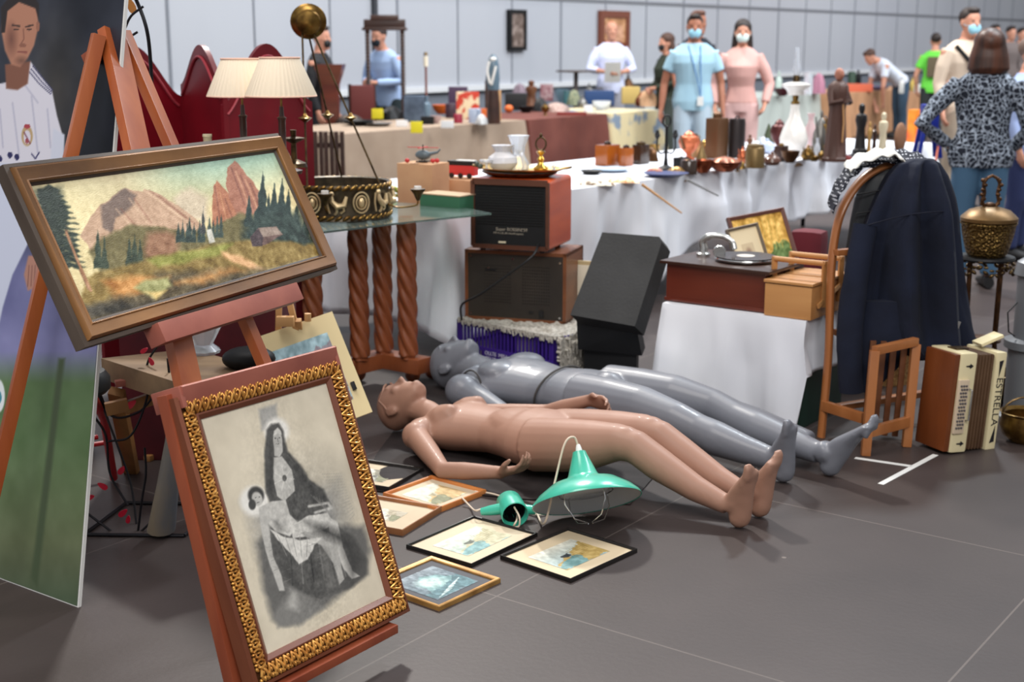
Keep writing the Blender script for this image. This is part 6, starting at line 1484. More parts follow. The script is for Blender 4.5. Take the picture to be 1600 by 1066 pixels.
E_ = [
 ('perfume_bottle','square amber glass bottle, leftmost of the three on the white table','bottle',949,258,34,32,'box',amber,lid(darkb,.16)),
 ('perfume_bottle','narrow amber glass bottle, middle of the three on the white table','bottle',978,259,20,28,'box',amber,lid(darkb,.25)),
 ('perfume_bottle','dark brown glass bottle, rightmost of the three beside the amber ones','bottle',1001,256,24,30,'box',darkb,lid(M['brass_dark'],.3)),
 ('tray','pale blue flat tray on the white table behind the walnut radio','tray',955,268,62,5,'plate',mat('pale blue tray', (170,190,210), .4),None),
 ('tray','black flat tray left of the pale blue one on the white table','tray',924,272,36,6,'plate',M['black'],None),
 ('tray','dark blue tray heaped with gilt trinkets near the candelabrum','tray',1040,276,72,6,'plate',mat('blue tray', (50,60,104), .5),None),
 ('trinket','gold trinkets heaped at the right of the dark blue tray','trinket',1058,272,30,12,'heap',mat('gilt trinkets', (220,180,110), .3, .8, (130,90,50), 60),None),
 ('trinket','crimson beads heaped at the left of the dark blue tray','trinket',1024,272,28,11,'heap',mat('crimson beads', (140,30,50), .3, 0, (200,150,110), 70),None),
 ('cloth','white and brown patterned cloth lying at the left front of the white table','cloth',934,288,56,7,'heap',mat('patterned cloth', (220,212,196), .8, 0, (110,90,70), 30, ramp=(.5,.55)),None),
 ('brooch','orange and gold jewellery heap at the front edge of the white table','jewellery',975,284,48,8,'heap',mat('orange trinkets', (214,140,90), .4, .4, (240,220,180), 60),None),
 ('copper_kettle','bright copper kettle with flared lid right of the black candelabrum','kettle',1076,250,34,46,'urn',terr,jug(tin)),
 ('brass_cone','brass and white cone shaped pot right of the copper kettle','pot',1092,246,26,28,'cone',mat('worn brass', (170,130,90), .4, .5),None),
 ('brass_tin','tall brown square metal tin in the middle of the white table','tin',1119,247,32,62,'box',tin,lid(tin,.22)),
 ('brass_jug','olive brass jug behind the copper kettle','jug',1085,238,22,30,'kettle',olive,jug(olive)),
 ('copper_pan','wide copper pan holding small copper pieces at the front of the white table','pan',1132,268,56,16,'bowl',M['copper'],lambda t, W_, H_: make(MB().lathe([(0,0),(W_*.42,0),(W_*.3,H_*.5),(0,H_*.8)], (0,0,H_*.7), 24, fn=lambda a, z: 1+.2*math.sin(7*a+z*90)), 'copper_pieces', mat('copper bits', (206,140,110), .35, .5, (120,70,56), 70), t)),
 ('copper_pot','small pink copper pot left of the wide copper pan','pot',1098,270,36,20,'bowl',M['copper'],jug(M['copper'])),
 ('dark_pot','black round pot between the tray of trinkets and the copper pot','pot',1076,272,26,22,'can',darkb,hnd()),
 ('lantern','dark metal lantern with wire cage behind the copper pan','lantern',1150,246,26,60,'can',mat('dark lantern metal', (48,42,42), .4, .6),hnd(M['iron'])),
 ('brass_canister','ribbed olive brass canister at the front of the white table','canister',1179,262,30,32,'can',olive,lid(olive,.45)),
 ('wooden_figure','slim brown wooden figurine behind the ribbed brass canister','figurine',1171,240,11,30,'figure',M['wood_brown'],None),
 ('candle','white candle in a holder beside the slim wooden figurine','candle',1176,238,7,22,'stick',M['porcelain'],None),
 ('cone_ornament','dark green cone ornament behind the blue and white china pot','ornament',1200,230,20,36,'cone',mat('dark green bronze', (72,80,58), .5, .4),None),
 ('china_pot','blue and white china pot in front of the green cone','pot',1198,240,24,20,'round',cerb,lid(cerb,.15)),
 ('brown_pot','round brown glazed pot left of the white lamp vase','pot',1206,258,28,22,'kettle',mat('brown glaze', (92,60,48), .25, coat=.4),None),
 ('brass_bowl','dark brass bowl in front of the white lamp vase','bowl',1234,254,30,18,'bowl',M['bronze'],None),
 ('oil_lamp','dark metal cup shaped lamp left behind the white lamp vase','lamp',1216,238,28,52,'urn',mat('maroon metal', (80,36,34), .4, .5),None),
 ('brass_jug','small brass jug at the foot of the white lamp vase','jug',1262,250,22,24,'kettle',M['brass'],jug(M['brass'])),
 ('glass_vase','clear glass vase with pink bloom behind the pewter pot','vase',1265,238,22,60,'vase',mat('pink glass', (206,176,176), .3),None),
 ('pewter_pot','tall pewter coffee pot right of the white lamp vase','pot',1281,244,26,72,'kettle',pewter,jug(pewter)),
 ('brass_candlestick','brass candlestick standing left of the friar statue','candlestick',1290,246,22,60,'stick',M['brass'],None),
 ('red_bottle','red brown bottle in front of the friar statue','bottle',1305,240,16,50,'bottle',mat('red brown glaze', (124,44,34), .3),None),
 ('ebony_bust','black carved figure with round head right of the friar statue','statue',1343,240,24,78,'figure',blk2,None),
 ('ivory_figure','cream carved Madonna figure right of the black one','statue',1378,240,18,64,'figure',crm,None),
 ('small_figure','thin yellow carved figure between the black and the cream statue','statue',1357,240,9,50,'figure',mat('ochre wood', (180,140,80), .5),None),
 ('dark_figure','small dark figurine left of the cream statue','statue',1365,240,10,46,'figure',M['wood_dark'],None),
 ('wicker_board','round brown woven board right of the cream statue','board',1405,240,38,48,'round',mat('woven board', (130,92,66), .7),None),
 ('gift_bag','red and yellow paper bag behind the woven board','bag',1426,222,18,50,'box',mat('red yellow paper', (220,70,30), .6, 0, (240,170,40), 4),None),
 ('silver_tray','silver foil tray on the right end of the white table','tray',1490,242,34,14,'bowl',M['silver'],None),
 ('brass_vase','slim brass vase behind the tall brown tin','vase',1107,240,14,36,'vase',M['brass'],None),
 ('brass_bell','small brass bell beside the pan of copper pieces','bell',1158,264,14,16,'bell',M['brass'],None),
 ('brass_ashtray','low brass ashtray in front of the brass candlestick','ashtray',1272,252,20,8,'bowl',M['brass'],None),
 ('brass_mortar','brass mortar just left of the ribbed brass canister','mortar',1152,268,14,16,'urn',M['brass'],None),
 ('glass_tumbler','clear glass tumbler behind the china pot','tumbler',1190,232,10,18,'can',M['crystal'],None),
 ('iron','black flat iron behind the black round pot','iron',1064,262,22,16,'box',M['iron'],hnd()),
 ('oil_can','small olive oil can left of the tall brown tin','can',1096,252,18,24,'cone',olive,None),
 ('brass_plate','round brass plate propped between the brass jug and the brown tin','plate',1103,244,24,26,'round',M['brass'],None),
 ('coffee_grinder','dark wooden coffee grinder behind the round brown glazed pot','grinder',1220,252,20,24,'box',M['wood_dark'],lid(M['brass'],.2)),
 ('brass_cup','small brass cup in front of the pewter coffee pot','cup',1283,250,12,14,'urn',M['brass'],None),
 ('glass_lamp','small clear glass lamp in front of the pewter coffee pot','lamp',1276,246,10,30,'vase',M['crystal'],None),
 ('silver_cup','bright silver cup between the brass jug and the candlestick','cup',1268,244,10,16,'urn',M['silver'],None),
 ('copper_plate','copper plate lying between the copper pan and the trinket tray','plate',1086,262,30,5,'plate',M['copper'],None),
 ('bronze_lion','bronze animal figure left of the black candelabrum','figure',1018,252,22,22,'heap',M['bronze'],None),
 ('brass_scale','brass weighing dish behind the bronze animal figure','dish',1022,240,20,14,'bowl',M['brass'],None),
 ('tassel_cloth','red fringed cloth hanging by the friar statue base','cloth',1322,252,22,10,'heap',mat('red fringe', (110,40,40), .9),None),
 ('copper_jug','reddish copper jug between the canister and the copper pan','jug',1160,256,18,28,'kettle',M['copper'],jug(M['copper'])),
]
for nm, lb_, ct, px, py, w_, h_, kd, m_, ex in E_: item(nm, lb_, ct, px, py, w_, h_, kd, m_, extra=ex, rz=TRZ, d=.05 if nm in ('wicker_board',) else None)
# candelabrum
p = G(1040,266,.753); s = sc_at(p); t = thing('candelabrum', 'black wrought iron candelabrum with ring top on the white table', 'candelabrum', p)
make(MB().lathe([(0,0),(16*s,0),(15*s,3*s),(4*s,8*s),(2.5*s,20*s),(2.2*s,66*s),(0,66*s)], seg=16).tube([V3(6*s*math.cos(a),0,76*s+9*s*math.sin(a)) for a in [i*.3142 for i in range(20)]], 1.5*s, 6, closed=True), 'stem', M['iron'], t)
for k in (-1, 1):
    a_ = make(MB().tube(bez([V3(0,0,30*s), V3(8*s*k,0,26*s), V3(14*s*k,0,34*s), V3(14*s*k,0,50*s)], 5), 1.4*s, 6), 'arm', M['iron'], t); make(MB().lathe([(1.5*s,0),(5*s,6*s),(4*s,7*s),(2*s,14*s),(0,14*s)], (14*s*k,0,48*s), 12), 'cup', M['iron'], a_)
# white oil lamp vase
p = G(1239,244,.753); s = sc_at(p); t = thing('oil_lamp', 'large white porcelain oil lamp vase with wide shade and glass chimney', 'lamp', p)
make(MB().lathe([(0,0),(12*s,0),(13*s,4*s),(21*s,18*s),(22*s,28*s),(17*s,44*s),(9*s,60*s),(7*s,72*s),(7.5*s,80*s),(0,80*s)], seg=36), 'vase', M['porcelain'], t)
make(MB().lathe([(0,0),(6*s,0),(7*s,3*s),(4*s,6*s),(5*s,12*s),(3*s,15*s),(0,15*s)], (0,0,80*s), 24), 'collar', M['brass'], t)
make(MB().lathe([(0,0),(12*s,1*s),(14*s,8*s),(22*s,14*s),(23*s,17*s),(14*s,20*s),(8*s,21*s),(0,21*s)], (0,0,93*s), 36), 'oil_font', M['porcelain'], t)
make(MB().lathe([(4*s,0),(6*s,3*s),(5*s,9*s),(4*s,12*s),(0,12*s)], (0,0,113*s), 20), 'burner', M['brass_dark'], t)
make(MB().lathe([(4.5*s,0),(6.5*s,10*s),(3.5*s,24*s),(3.2*s,42*s),(3*s,42*s),(3.2*s,24*s),(6*s,10*s),(4*s,0)], (0,0,124*s), 20, close=False), 'chimney', M['crystal'], t)
# friar statue
p = G(1304,252,.753); s = sc_at(p); t = thing('friar_statue', 'brown robed bald friar statue standing on the right of the white table', 'statue', p, .5)
fb_ = mat('brown carved wood', (78,52,44), .5)
make(MB().lathe([(0,0),(19*s,0),(19*s,5*s),(17*s,7*s),(15*s,40*s),(12*s,80*s),(16*s,104*s),(15*s,116*s),(7*s,124*s),(0,125*s)], seg=28, fn=lambda a, z: 1+.06*math.sin(8*a)), 'robe', fb_, t)
make(MB().ell((0,-1*s,133*s),(7*s,8*s,10*s)).ell((0,-9*s,132*s),(1.5*s,2*s,2.5*s)), 'head', mat('carved face', (160,104,84), .5), t)
for k in (-1, 1): make(MB().tube([V3(13*s*k,0,112*s), V3(18*s*k,-6*s,90*s), V3(4*s*k,-16*s,94*s)], [5*s,6*s,4*s], 10), 'sleeve', fb_, t)
make(MB().tube([V3(0,-12*s,92*s), V3(1*s,-15*s,60*s), V3(-1*s,-16*s,30*s)], 1.2*s, 6), 'rope', M['wood_light'], t)
# blue plastic stand, red stick, knives on the cloth edge
t = thing('blue_stool', 'bright blue plastic stool seen behind the leopard print elbow', 'stool', G(1448,246,.753))
bl = mat('bright blue plastic', (20,40,140), .4); p = G(1448,246,.753); s = sc_at(p)
make(MB().box((0,0,62*s),(24*s,24*s,40*s), bev=3*s), 'seat', bl, t)
for k in (-1, 1):
    for j in (-1, 1): make(MB().bar(V3(10*s*k,10*s*j,46*s), V3(17*s*k,14*s*j,0), 6*s, 4*s, (0,1,0)), 'leg', bl, t)
t = solo(MB().tube([G(1462,252,.76), P(1469,208,9.6)], .008, 8), 'red_stick', mat('red brown stick', (150,66,40), .5), 'thin red brown stick standing at the right end of the white table', 'stick')
for a, b, c_, lb_ in (((1003,290,.757),(1046,314,.60),M['wood_light'],'pale wooden handled skewer hanging over the front edge of the white cloth'), ((1074,283,.757),(1110,297,.67),M['silver'],'thin silver knife hanging over the white cloth front edge')):
    A_ = G(*a); B_ = G(b[0], b[1], b[2]); B_.y = A_.y-.03+(B_.x-A_.x)*.3; solo(MB().tube([A_+EZ*.006, B_], [.008,.004], 8), 'skewer', c_, lb_, 'utensil')
# ---- back tables
YT = mat('yellow price card', (232,214,40), .6); WT = mat('white price card', (226,226,226), .6)
grm = mat('slate blue canvas', (60,72,88), .8, 0, (86,100,118), 9); orng = mat('orange plastic', (206,100,40), .5); brn = M['wood_brown']
B_ = [
 ('price_card','yellow price card standing among dark goods, upper left one','card',590,186,18,16,'box',YT,.01), ('price_card','yellow price card on the beige cloth edge, right of the standing one','card',651,208,19,18,'box',YT,.01),
 ('price_card','white price card on the beige cloth edge left of the yellow one','card',628,198,18,10,'box',WT,.01), ('price_card','white price card on the beige cloth edge right of the yellow one','card',699,200,20,11,'box',WT,.01),
 ('price_card','white price card at the corner of the brown and floral cloths','card',919,176,14,12,'box',WT,.01),
 ('denim_bag','slate blue canvas bag on the beige table, wider of the two','bag',648,190,32,40,'box',grm,.15), ('blue_bottle','tall grey blue flask right of the slate blue bag','bottle',667,190,14,40,'bottle',mat('grey blue glass', (100,120,136), .3),None),
 ('dark_box','dark green tin behind the yellow price card','tin',577,178,20,26,'can',mat('dark green tin', (28,62,54), .5),None), ('dark_tray','black tray of small tools on the beige table left end','tray',560,196,50,8,'bowl',M['iron'],None),
 ('tray','silver flat dish in front of the black tray on the beige table','dish',592,197,44,5,'plate',M['silver'],None), ('dark_bag','black soft bag on the beige table behind the silver dish','bag',612,185,36,20,'heap',M['iron'],None),
 ('bowl','pink grey ceramic bowl right of the grey blue flask','bowl',681,193,18,12,'bowl',mat('pink grey ceramic', (176,150,146), .5),None), ('basket','orange brown low basket behind the ceramic bowl','basket',690,178,30,14,'bowl',orng,None),
 ('dark_jar','dark purple jar right of the ceramic bowl','jar',705,184,18,22,'can',mat('dark purple', (58,36,50), .5),None), ('picture_box','cream box with red picture standing on the beige table','box',731,186,36,42,'box',mat('cream red print', (226,206,170), .6, 0, (196,60,40), 9, ramp=(.5,.54)),.03),
 ('glass_jar','blue white glass jar in front of the picture box','jar',742,192,20,22,'can',cerb,None), ('orange_box','small orange box right of the picture box','box',758,188,14,18,'box',orng,.06), ('red_tin','small crimson tin in front of the picture box left corner','tin',716,192,14,14,'can',mat('crimson tin', (150,40,60), .4),None),
 ('carved_post','dark carved wooden post behind the orange box','carving',766,184,16,58,'box',M['wood_dark'],.08), ('standing_plank','pale wooden upright panel right of the dark carved post','panel',777,188,12,46,'box',M['wood_light'],.05),
 ('dark_case','black case on the brown clothed table, left one','case',806,172,34,26,'box',M['black'],.15), ('lilac_doll','lilac grey soft toy behind the black case','toy',812,160,26,30,'heap',mat('lilac grey plush', (128,112,122), .9),None), ('wooden_mask','dark brown carved mask standing on the brown clothed table','mask',830,168,24,42,'figure',M['wood_brown'],None),
 ('brown_bag','black leather bag right of the carved mask','bag',844,174,24,22,'heap',M['black'],None), ('flower_box','pink flowered box behind the black leather bag','box',854,158,20,26,'box',mat('pink flowered card', (176,150,150), .7, 0, (120,60,70), 20),.08),
 ('blue_cup','pale blue cup right of the flowered box','cup',878,160,22,20,'bowl',mat('pale blue china', (130,160,176), .4),None), ('orange_fruit','orange ball on the brown clothed table behind the glass vases','ball',795,176,14,12,'round',orng,None),
 ('shell_heap','heap of pale shells on the brown clothed table','shells',868,174,40,14,'heap',mat('pale shells', (196,176,166), .6, 0, (120,80,70), 60),None), ('red_book','red brown flat book on the brown clothed table edge','book',893,180,46,5,'box',mat('red book', (130,50,44), .6),.1),
 ('green_plant','green leafy bunch on the back table right of the pale blue cup','plant',897,164,22,24,'heap',mat('grey green leaf', (90,104,84), .7, 0, (150,150,120), 40),None), ('metal_pot','dull metal pot right of the green leafy bunch','pot',910,168,16,18,'kettle',pewter,None),
 ('blue_box','dark blue wide box on the floral clothed table','box',936,164,46,22,'box',mat('dark blue box', (36,66,112), .5),.2), ('glass_dish','clear glass bowl in front of the dark blue box','bowl',940,172,30,14,'bowl',M['crystal'],None), ('yellow_box','yellow box right of the dark blue one on the floral clothed table','box',985,162,28,26,'box',mat('straw yellow box', (214,184,110), .7),.15),
 ('bronze_jug','bronze jug behind the yellow box','jug',981,150,22,34,'kettle',M['bronze'],None), ('white_jug','white china jug behind the dark blue box','jug',962,148,18,26,'kettle',M['porcelain'],None), ('fawn_toy','fawn soft toy at the right end of the floral clothed table','toy',1012,166,34,26,'heap',mat('fawn plush', (190,150,116), .9),None),
 ('dark_vase','dark brown vase left of the bronze jug','vase',945,150,14,26,'vase',M['bronze'],None), ('grey_jug','pewter jug at the left end of the floral clothed table','jug',920,156,16,26,'kettle',pewter,None),
]
B_ += [
 ('tool_heap','heap of dark tools left of the yellow standing price card','tools',545,192,40,14,'heap',mat('dark tools', (40,38,40), .5, .3, (96,84,76), 50),None),
 ('dark_helmet','dark green round helmet behind the slate blue bag','helmet',622,176,22,20,'round',mat('dark olive', (46,52,46), .5),None),
 ('brown_vase','red brown vase left of the dark green tin','vase',556,180,16,30,'vase',mat('red brown vase', (110,52,36), .4),None),
 ('camera','black camera on the beige table right of the ceramic bowl','camera',668,194,20,12,'box',M['iron'],.08),
 ('purple_case','dark purple case behind the picture box','case',716,170,30,34,'box',mat('purple case', (70,48,72), .6),.12),
 ('white_plush','white grey plush toy in front of the carved wooden post','toy',752,194,18,16,'heap',mat('white grey plush', (190,190,190), .9),None),
 ('dark_hat','black felt hat between the black case and the carved mask','hat',822,176,26,10,'bowl',M['iron'],None),
 ('brass_urn','small brass urn at the front of the brown clothed table','urn',852,180,14,18,'urn',M['brass'],None),
 ('teal_jar','teal glass jar behind the heap of shells','jar',886,162,12,20,'can',mat('teal glass', (70,120,124), .3),None),
 ('copper_lamp','copper oil lamp at the right end of the floral clothed table','lamp',1000,166,16,22,'kettle',M['copper'],None),
]
for nm, lb_, ct, px, py, w_, h_, kd, m_, d_ in B_: item(nm, lb_, ct, px, py, w_, h_, kd, m_, d=d_, rz=0.)
Fr = [
 ('pink_bag','pink bag on the pale grey green table','bag',1278,146,24,32,'heap',mat('pink nylon', (176,120,140), .7)), ('dark_bowl','maroon bowl on the pale grey green table behind the white lamp vase','bowl',1222,150,26,12,'bowl',mat('maroon bowl', (70,28,34), .4)), ('glass_jar','tall pale glass jar on the pale grey green table','jar',1262,148,14,34,'can',M['crystal']),
 ('glass_bottle','pale green bottle left on the pale grey green table','bottle',1216,148,10,36,'bottle',mat('pale green glass', (190,206,196), .3)), ('red_crate','coral red crate on the tan clothed table','crate',1340,143,42,12,'box',mat('coral plastic', (206,100,70), .6)), ('blue_plate','lilac blue tray on the tan clothed table','tray',1372,141,34,6,'plate',mat('lilac tray', (110,110,150), .5)),
 ('green_jar','dark green jar behind the coral crate','jar',1330,138,12,26,'can',mat('bottle green', (50,74,60), .5)), ('dark_bottle','dark bottle between the coral crate and the lilac tray','bottle',1340,132,10,22,'bottle',M['iron']), ('grey_heap','brown grey folded clothes at the right of the tan clothed table','clothes',1385,128,34,20,'heap',mat('brown grey cloth', (110,90,90), .9)),
 ('white_bottle','white bottle at the right end of the tan clothed table','bottle',1408,146,8,26,'bottle',M['white']), ('yellow_bottle','yellow capped bottle on the farthest white table','bottle',1425,142,8,20,'bottle',mat('yellow plastic', (210,180,90), .5)), ('white_box','white box on the farthest white table behind the blue stool','box',1440,145,20,12,'box',M['white']),
 ('teal_box','teal box on the tan clothed table left of the clothes','box',1357,124,18,16,'box',mat('teal card', (60,100,100), .6)),
]
for nm, lb_, ct, px, py, w_, h_, kd, m_ in Fr: item(nm, lb_, ct, px, py, w_, h_, kd, m_, d=.2 if kd == 'box' else None)
# bird sculpture, floor candle lamp, chair, cabinet, mirror frame, wall pictures
p = P(771,190,13.3); s = sc_at(p); t = thing('bird_sculpture', 'blue white glass bird sculpture on the table before the grey wall', 'sculpture', (p.x,p.y,.753))
make(MB().lathe([(0,0),(11*s,0),(10*s,30*s),(8*s,52*s),(0,52*s)], seg=20), 'base', M['wood_dark'], t)
make(MB().loft([(V3(0,0,52*s),V3(9*s,0,0),V3(0,6*s,0)), (V3(-1*s,0,70*s),V3(11*s,0,0),V3(0,8*s,0)), (V3(0,0,88*s),V3(9*s,0,0),V3(0,7*s,0)), (V3(0,0,100*s),V3(7*s,0,0),V3(0,6*s,0)), (V3(0,0,106*s),V3(3*s,0,0),V3(0,3*s,0))], 20), 'body', mat('slate glaze', (90,110,124), .25, coat=.4), t)
make(MB().tube(bez([V3(-6*s,-6*s,96*s), V3(-9*s,-7*s,80*s), V3(-5*s,-8*s,62*s)], 5), 2*s, 6).tube(bez([V3(4*s,-7*s,88*s), V3(1*s,-9*s,76*s), V3(-3*s,-8*s,60*s)], 5), 2*s, 6).ell((0,-5*s,99*s),(5*s,3*s,3*s)), 'white_stripes', M['porcelain'], t)
p = P(666,150,14.5); s = sc_at(p); t = thing('floor_lamp', 'slim brown candle floor lamp before the grey wall', 'lamp', (p.x,p.y,0))
make(MB().lathe([(0,0),(.12,0),(.11,.02),(.012,.03),(.012,p.z+45*s),(0,p.z+45*s)], seg=16), 'pole', mat('reddish pole', (120,70,60), .5), t); make(MB().lathe([(0,0),(3.5*s,0),(3.5*s,16*s),(0,16*s)], (0,0,p.z+45*s), 14), 'candle', M['paper'], t); make(MB().lathe([(0,0),(4*s,0),(2*s,5*s),(0,5*s)], (0,0,p.z+62*s), 12), 'bulb', M['brass_dark'], t)
p = P(572,170,14.3); t = thing('chair', 'red upholstered wooden chair before the mirror frame', 'chair', (p.x,p.y,0), .3)
make(MB().box((0,.2,.88),(.26,.06,.42), bev=.02), 'backrest', mat('dark red leather', (96,34,30), .6), t); make(MB().box((0,0,.45),(.30,.42,.07), bev=.02), 'seat', MATS['dark red leather'], t)
for x in (-.13,.13):
    for y in (-.17,.2): make(MB().tube([(x,y,0),(x,y,.42 if y < 0 else 1.1)], .02, 8), 'leg', M['wood_dark'], t)
p = P(517,200,12.35); t = thing('pedestal_cabinet', 'dark brown cabinet with flared top beside the man in black', 'cabinet', (p.x-.16,p.y+1.25,0), 0)
make(MB().lathe([(0,0),(.16,0),(.14,.1),(.10,.6),(.12,1.12),(.19,1.28),(.20,1.32),(0,1.32)], seg=4, rot=Matrix.Rotation(math.pi/4,3,'Z')), 'body', M['mahogany'], t, smooth=False)
t = thing('mirror_frame', 'tall dark wooden frame with twisted columns standing against the grey wall', 'frame', (0,0,0)); p = P(604,190,14.6); t.location = (p.x,p.y,0); s = sc_at(p)
mb = MB().box((0,0,1.72),(.44,.06,.10), bev=.01).box((0,0,1.78),(.30,.06,.07), bev=.01).box((0,0,1.67),(.48,.09,.03), bev=.01); make(mb, 'cornice', M['wood_dark'], t)
for k in (-1, 1): make(MB().lathe([(.022,.7),(.022,.72)]+[(.020+.008*(i % 2), .72+i*.018) for i in range(52)]+[(.02,1.66)], (.185*k,0,0), 14), 'twisted_column', M['wood_dark'], t)
make(MB().box((0,0,.35),(.44,.10,.70), bev=.01), 'plinth', M['wood_dark'], t)
def wall_picture(label, px0, py0, px1, py1, fm, cvf, tiltx=0.):
    cx_, cy_ = (px0+px1)/2, (py0+py1)/2; p = onplane(cx_, cy_, gp(WALL_A+.05, 0), EX); s = sc_at(p); Hh = (py1-py0)*s; Ww = (px1-px0)*s/abs(EY.x)*.86
    t = thing('wall_picture', label, 'picture', mtx=basis(p, EY, EZ, EY.cross(EZ)))
    make(frame_mb(Ww, Hh, [(0,-.04),(0,.02),(Ww*.12,.025),(Ww*.13,-.04)]), 'frame', fm, t); cvf().build('canvas', paintmat('oil painting', .4), Ww*.76, Hh-Ww*.24, t, .0); return t
wall_picture('narrow dark framed picture hanging on the grey wall', 793, 16, 824, 78, M['iron'], lambda: Canvas(12,24,(120,104,96)).speck(5,.3,3))
def saint():
    cv = Canvas(30, 40, (190,140,100)); cv.ell(.35,.3,.18,.2,(206,110,60)); cv.ell(.3,.25,.07,.08,(230,200,170)); cv.ell(.7,.55,.2,.35,(200,150,120)); cv.poly([(0,.7),(1,.8),(1,1),(0,1)], (120,60,40)); return cv.speck(8,.2,3)
wall_picture('brown framed warm coloured religious painting on the grey wall behind the man in white', 931, 18, 990, 86, mat('red brown picture frame', (110,60,44), .5), saint)
p = P(900,110,17.7); t = thing('small_table', 'round pedestal table top standing near the wall left of the man in white', 'table', (p.x,p.y,0)); make(MB().lathe([(0,0),(.2,0),(.03,.05),(.03,p.z-.03),(.26,p.z-.02),(.26,p.z),(0,p.z)], seg=28), 'body', mat('grey brown wood', (84,76,74), .5), t)

p = P(512,205,10.6); t = thing('slatted_screen', 'dark brown folded slatted screen standing before the left end of the beige cloth', 'screen', (p.x,p.y,0), -.1)
for k in range(6): make(MB().box((-.10+k*.042,.01*(k % 2),.43),(.034,.02,.84), bev=.004), 'slat', M['wood_dark'], t)
make(MB().box((.005,.025,.12),(.24,.012,.04)).box((.005,.025,.74),(.24,.012,.04)), 'rail', M['wood_dark'], t)
# ================================================================== PEOPLE
def at(px, Y): return ((px-800)/F_PX*(Y*1.0)*1.0 if False else (P(px,68,Y).x), Y, 0)
def cl(n, c, r=.85): return mat(n, c, r)
person('person', 'person in black top and black mask, seen from the side behind the red screen', at(500,13.7), 1.35, 1.68, cl('black top', (26,26,30)), cl('black trousers', (28,28,32)), 1., mask=M['black'])
person('person', 'person in light blue shirt bending over papers, put behind the open twisted frame to stand in for a mirror reflection', at(607,15.4), -.6, 1.72, cl('sky blue shirt', (150,172,206)), cl('dark trousers', (30,42,46)), 1., mask=cl('dark mask', (30,40,48)), arms={1:((.26,-.05,1.14),(.05,-.28,1.18)), -1:((-.26,-.05,1.14),(-.05,-.28,1.2))}, lean=.22)  # figure added behind the open frame in place of a reflection
w3 = person('person', 'person in white shirt reading a sheet of paper behind the floral clothed table', at(955,18.4), .15, 1.80, cl('white blue shirt', (206,212,238)), cl('light trousers', (150,150,160)), .7, hair='bald', hairmat=mat('grey hair', (90,80,76), .8), arms={1:((.29,-.02,1.15),(.10,-.26,1.12)), -1:((-.29,-.02,1.15),(-.12,-.26,1.12))})
p = V3(*at(958,18.05)); solo(MB().box((0,0,0),(.21,.004,.30), Euler((.5,0,0))), 'paper_sheet', M['white'], 'white sheet of paper held by the person in the white shirt', 'paper', (p.x,p.y,1.15))
person('person', 'person with long brown hair in dark green jacket and black mask facing left', at(1042,17.0), -1.2, 1.63, cl('dark green jacket', (40,46,34)), cl('grey green trousers', (60,66,60)), 1., 'long', mat('brown hair', (70,44,32), .6), mask=M['black'], women=True, arms={1:((.25,-.0,1.12),(.08,-.22,1.05)), -1:((-.25,-.0,1.12),(-.05,-.22,1.02))})
person('person', 'bald person in black shirt standing behind the one in the light blue polo', at(1089,15.3), .5, 1.86, cl('black shirt', (26,32,44)), cl('black trousers', (28,28,32)), .5, 'short', mat('short brown hair', (92,60,48), .7), skin=M['skin_tan'])
man5 = person('person', 'person in light blue polo shirt, pale jeans and blue mask with lanyard', at(1085,13.7), -.1, 1.79, cl('light blue polo', (160,196,214)), cl('pale jeans', (178,196,210)), .45, mask=M['mask_blue'], arms={1:((.27,.02,1.10),(.29,-.08,.84)), -1:((-.28,.03,1.10),(-.31,-.04,.84))}, skin=M['skin_tan'], wide=1.08)
make(MB().tube([(-.06,-.08,1.50),(-.02,-.145,1.36),(.04,-.14,1.15),(.07,-.14,1.0)], .005, 6).tube([(.06,-.08,1.50),(.06,-.145,1.36),(.07,-.145,1.15),(.07,-.14,1.0)], .005, 6), 'lanyard', mat('blue ribbon', (60,110,170), .7), man5); make(MB().box((.07,-.145,.96),(.06,.006,.09)), 'badge', M['white'], man5)
pk = person('person', 'person with long dark hair in pink dress and pale mask', at(1160,13.9), -.15, 1.74, cl('pink dress', (206,160,152)), cl('pink trousers', (214,176,172)), 1., 'long', mask=cl('pale mask', (206,222,218)), women=True, arms={1:((.29,.0,1.12),(.24,-.14,.92)), -1:((-.29,.0,1.12),(-.26,-.10,.90))}, shirt_len=.9)
person('person', 'person in white t-shirt and jeans bending forward over the far table', at(1412,22.5), -1.35, 1.72, cl('white tshirt', (204,210,222)), cl('blue jeans', (56,78,98)), .45, 'short', mat('brown hair', (70,44,32), .6), lean=.95, arms={1:((.24,-.32,1.25),(.12,-.5,1.02)), -1:((-.24,-.32,1.25),(-.12,-.55,1.0))})
gt = person('person', 'person in bright green t-shirt seen from behind', at(1462,20.5), 2.9, 1.66, cl('bright green tshirt', (104,206,70)), cl('dark shorts', (40,44,44)), .45, arms={1:((.27,.02,1.1),(.24,-.06,.88)), -1:((-.27,.02,1.1),(-.24,-.06,.88))})
t = gt; make(MB().box((.03,.15,1.18),(.16,.06,.30), bev=.03), 'shoulder_bag', cl('olive brown bag', (96,84,64)), t)
tn = person('person', 'person in beige shirt with black strap and blue mask behind the leopard print blouse', at(1512,12.4), .35, 1.82, cl('beige shirt', (206,186,166)), cl('beige trousers', (150,136,120)), 1., mask=M['mask_blue'], wide=1.1)
make(MB().tube([(-.17,-.06,1.50),(-.08,-.155,1.36),(.06,-.165,1.18),(.17,-.12,1.02)], .018, 8), 'strap', M['iron'], tn)
leo = mat('leopard print', (24,30,44), .85); nt = leo.node_tree
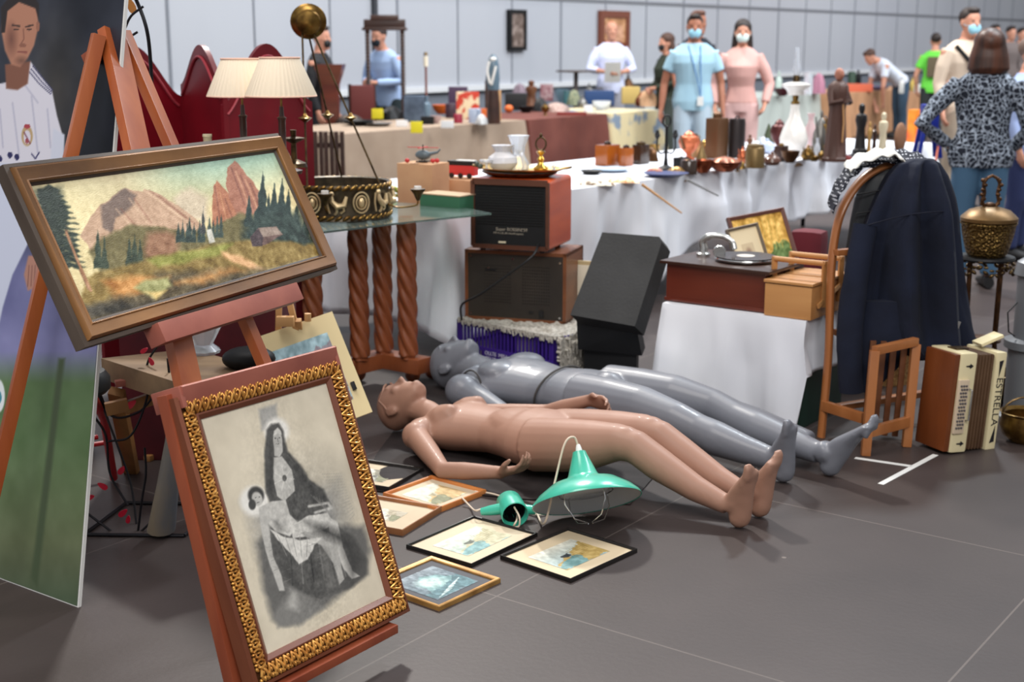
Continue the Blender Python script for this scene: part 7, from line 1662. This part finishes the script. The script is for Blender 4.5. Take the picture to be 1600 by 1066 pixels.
tcn = [n for n in nt.nodes if n.type == 'TEX_COORD'][0]; nz = nt.nodes.new('ShaderNodeTexNoise'); nz.inputs['Scale'].default_value = 16; mxv = nt.nodes.new('ShaderNodeMixRGB'); mxv.inputs[0].default_value = .06
vt = nt.nodes.new('ShaderNodeTexVoronoi'); vt.feature = 'DISTANCE_TO_EDGE'; vt.inputs['Scale'].default_value = 34; cr = nt.nodes.new('ShaderNodeValToRGB')
cr.color_ramp.elements[0].position = .03; cr.color_ramp.elements[0].color = lin((176,188,204))+(1,); cr.color_ramp.elements[1].position = .075; cr.color_ramp.elements[1].color = lin((22,28,42))+(1,)
nt.links.new(tcn.outputs['Object'], nz.inputs['Vector']); nt.links.new(tcn.outputs['Object'], mxv.inputs[1]); nt.links.new(nz.outputs['Color'], mxv.inputs[2]); nt.links.new(mxv.outputs[0], vt.inputs['Vector']); nt.links.new(vt.outputs['Distance'], cr.inputs[0]); nt.links.new(cr.outputs[0], nt.nodes['Principled BSDF'].inputs['Base Color'])
person('person', 'person with brown bob in leopard print blouse and jeans, back turned, hand on hip', at(1546,8.45), 3.0, 1.59, leo, cl('washed blue jeans', (64,96,124)), 1., 'bob', mat('chestnut bob', (82,46,30), .45, 0, (44,26,20), 26, (1,1,.12)), women=True, wide=1.22, arms={1:((.43,.12,1.14),(.20,-.04,.98)), -1:((-.30,.02,1.10),(-.22,-.14,.95))})
person('person', 'person in pale blue shirt cut off by the right edge, beside the leopard print blouse', at(1612,9.6), .9, 1.55, cl('pale lilac blue shirt', (150,166,206)), cl('navy trousers', (40,50,90)), 1., 'short', mat('grey brown hair', (110,90,80), .8), mask=cl('pink mask', (206,120,120)), wide=1.1)
for px, Y, lb_ in ((1553,25.,'person with dark hair far behind, leftmost of three heads above the brown bob'), (1578,25.5,'person with dark hair far behind, middle of three heads above the brown bob'), (1595,26.5,'person with dark hair far behind, rightmost of the three heads above the bob')):
    person('person', lb_, at(px,Y), .3, 1.84-.02*(px > 1560)-.02*(px > 1590), cl('grey brown shirt', (110,100,98)), cl('black trousers', (28,28,32)), 1., hands=False, vox=.02)
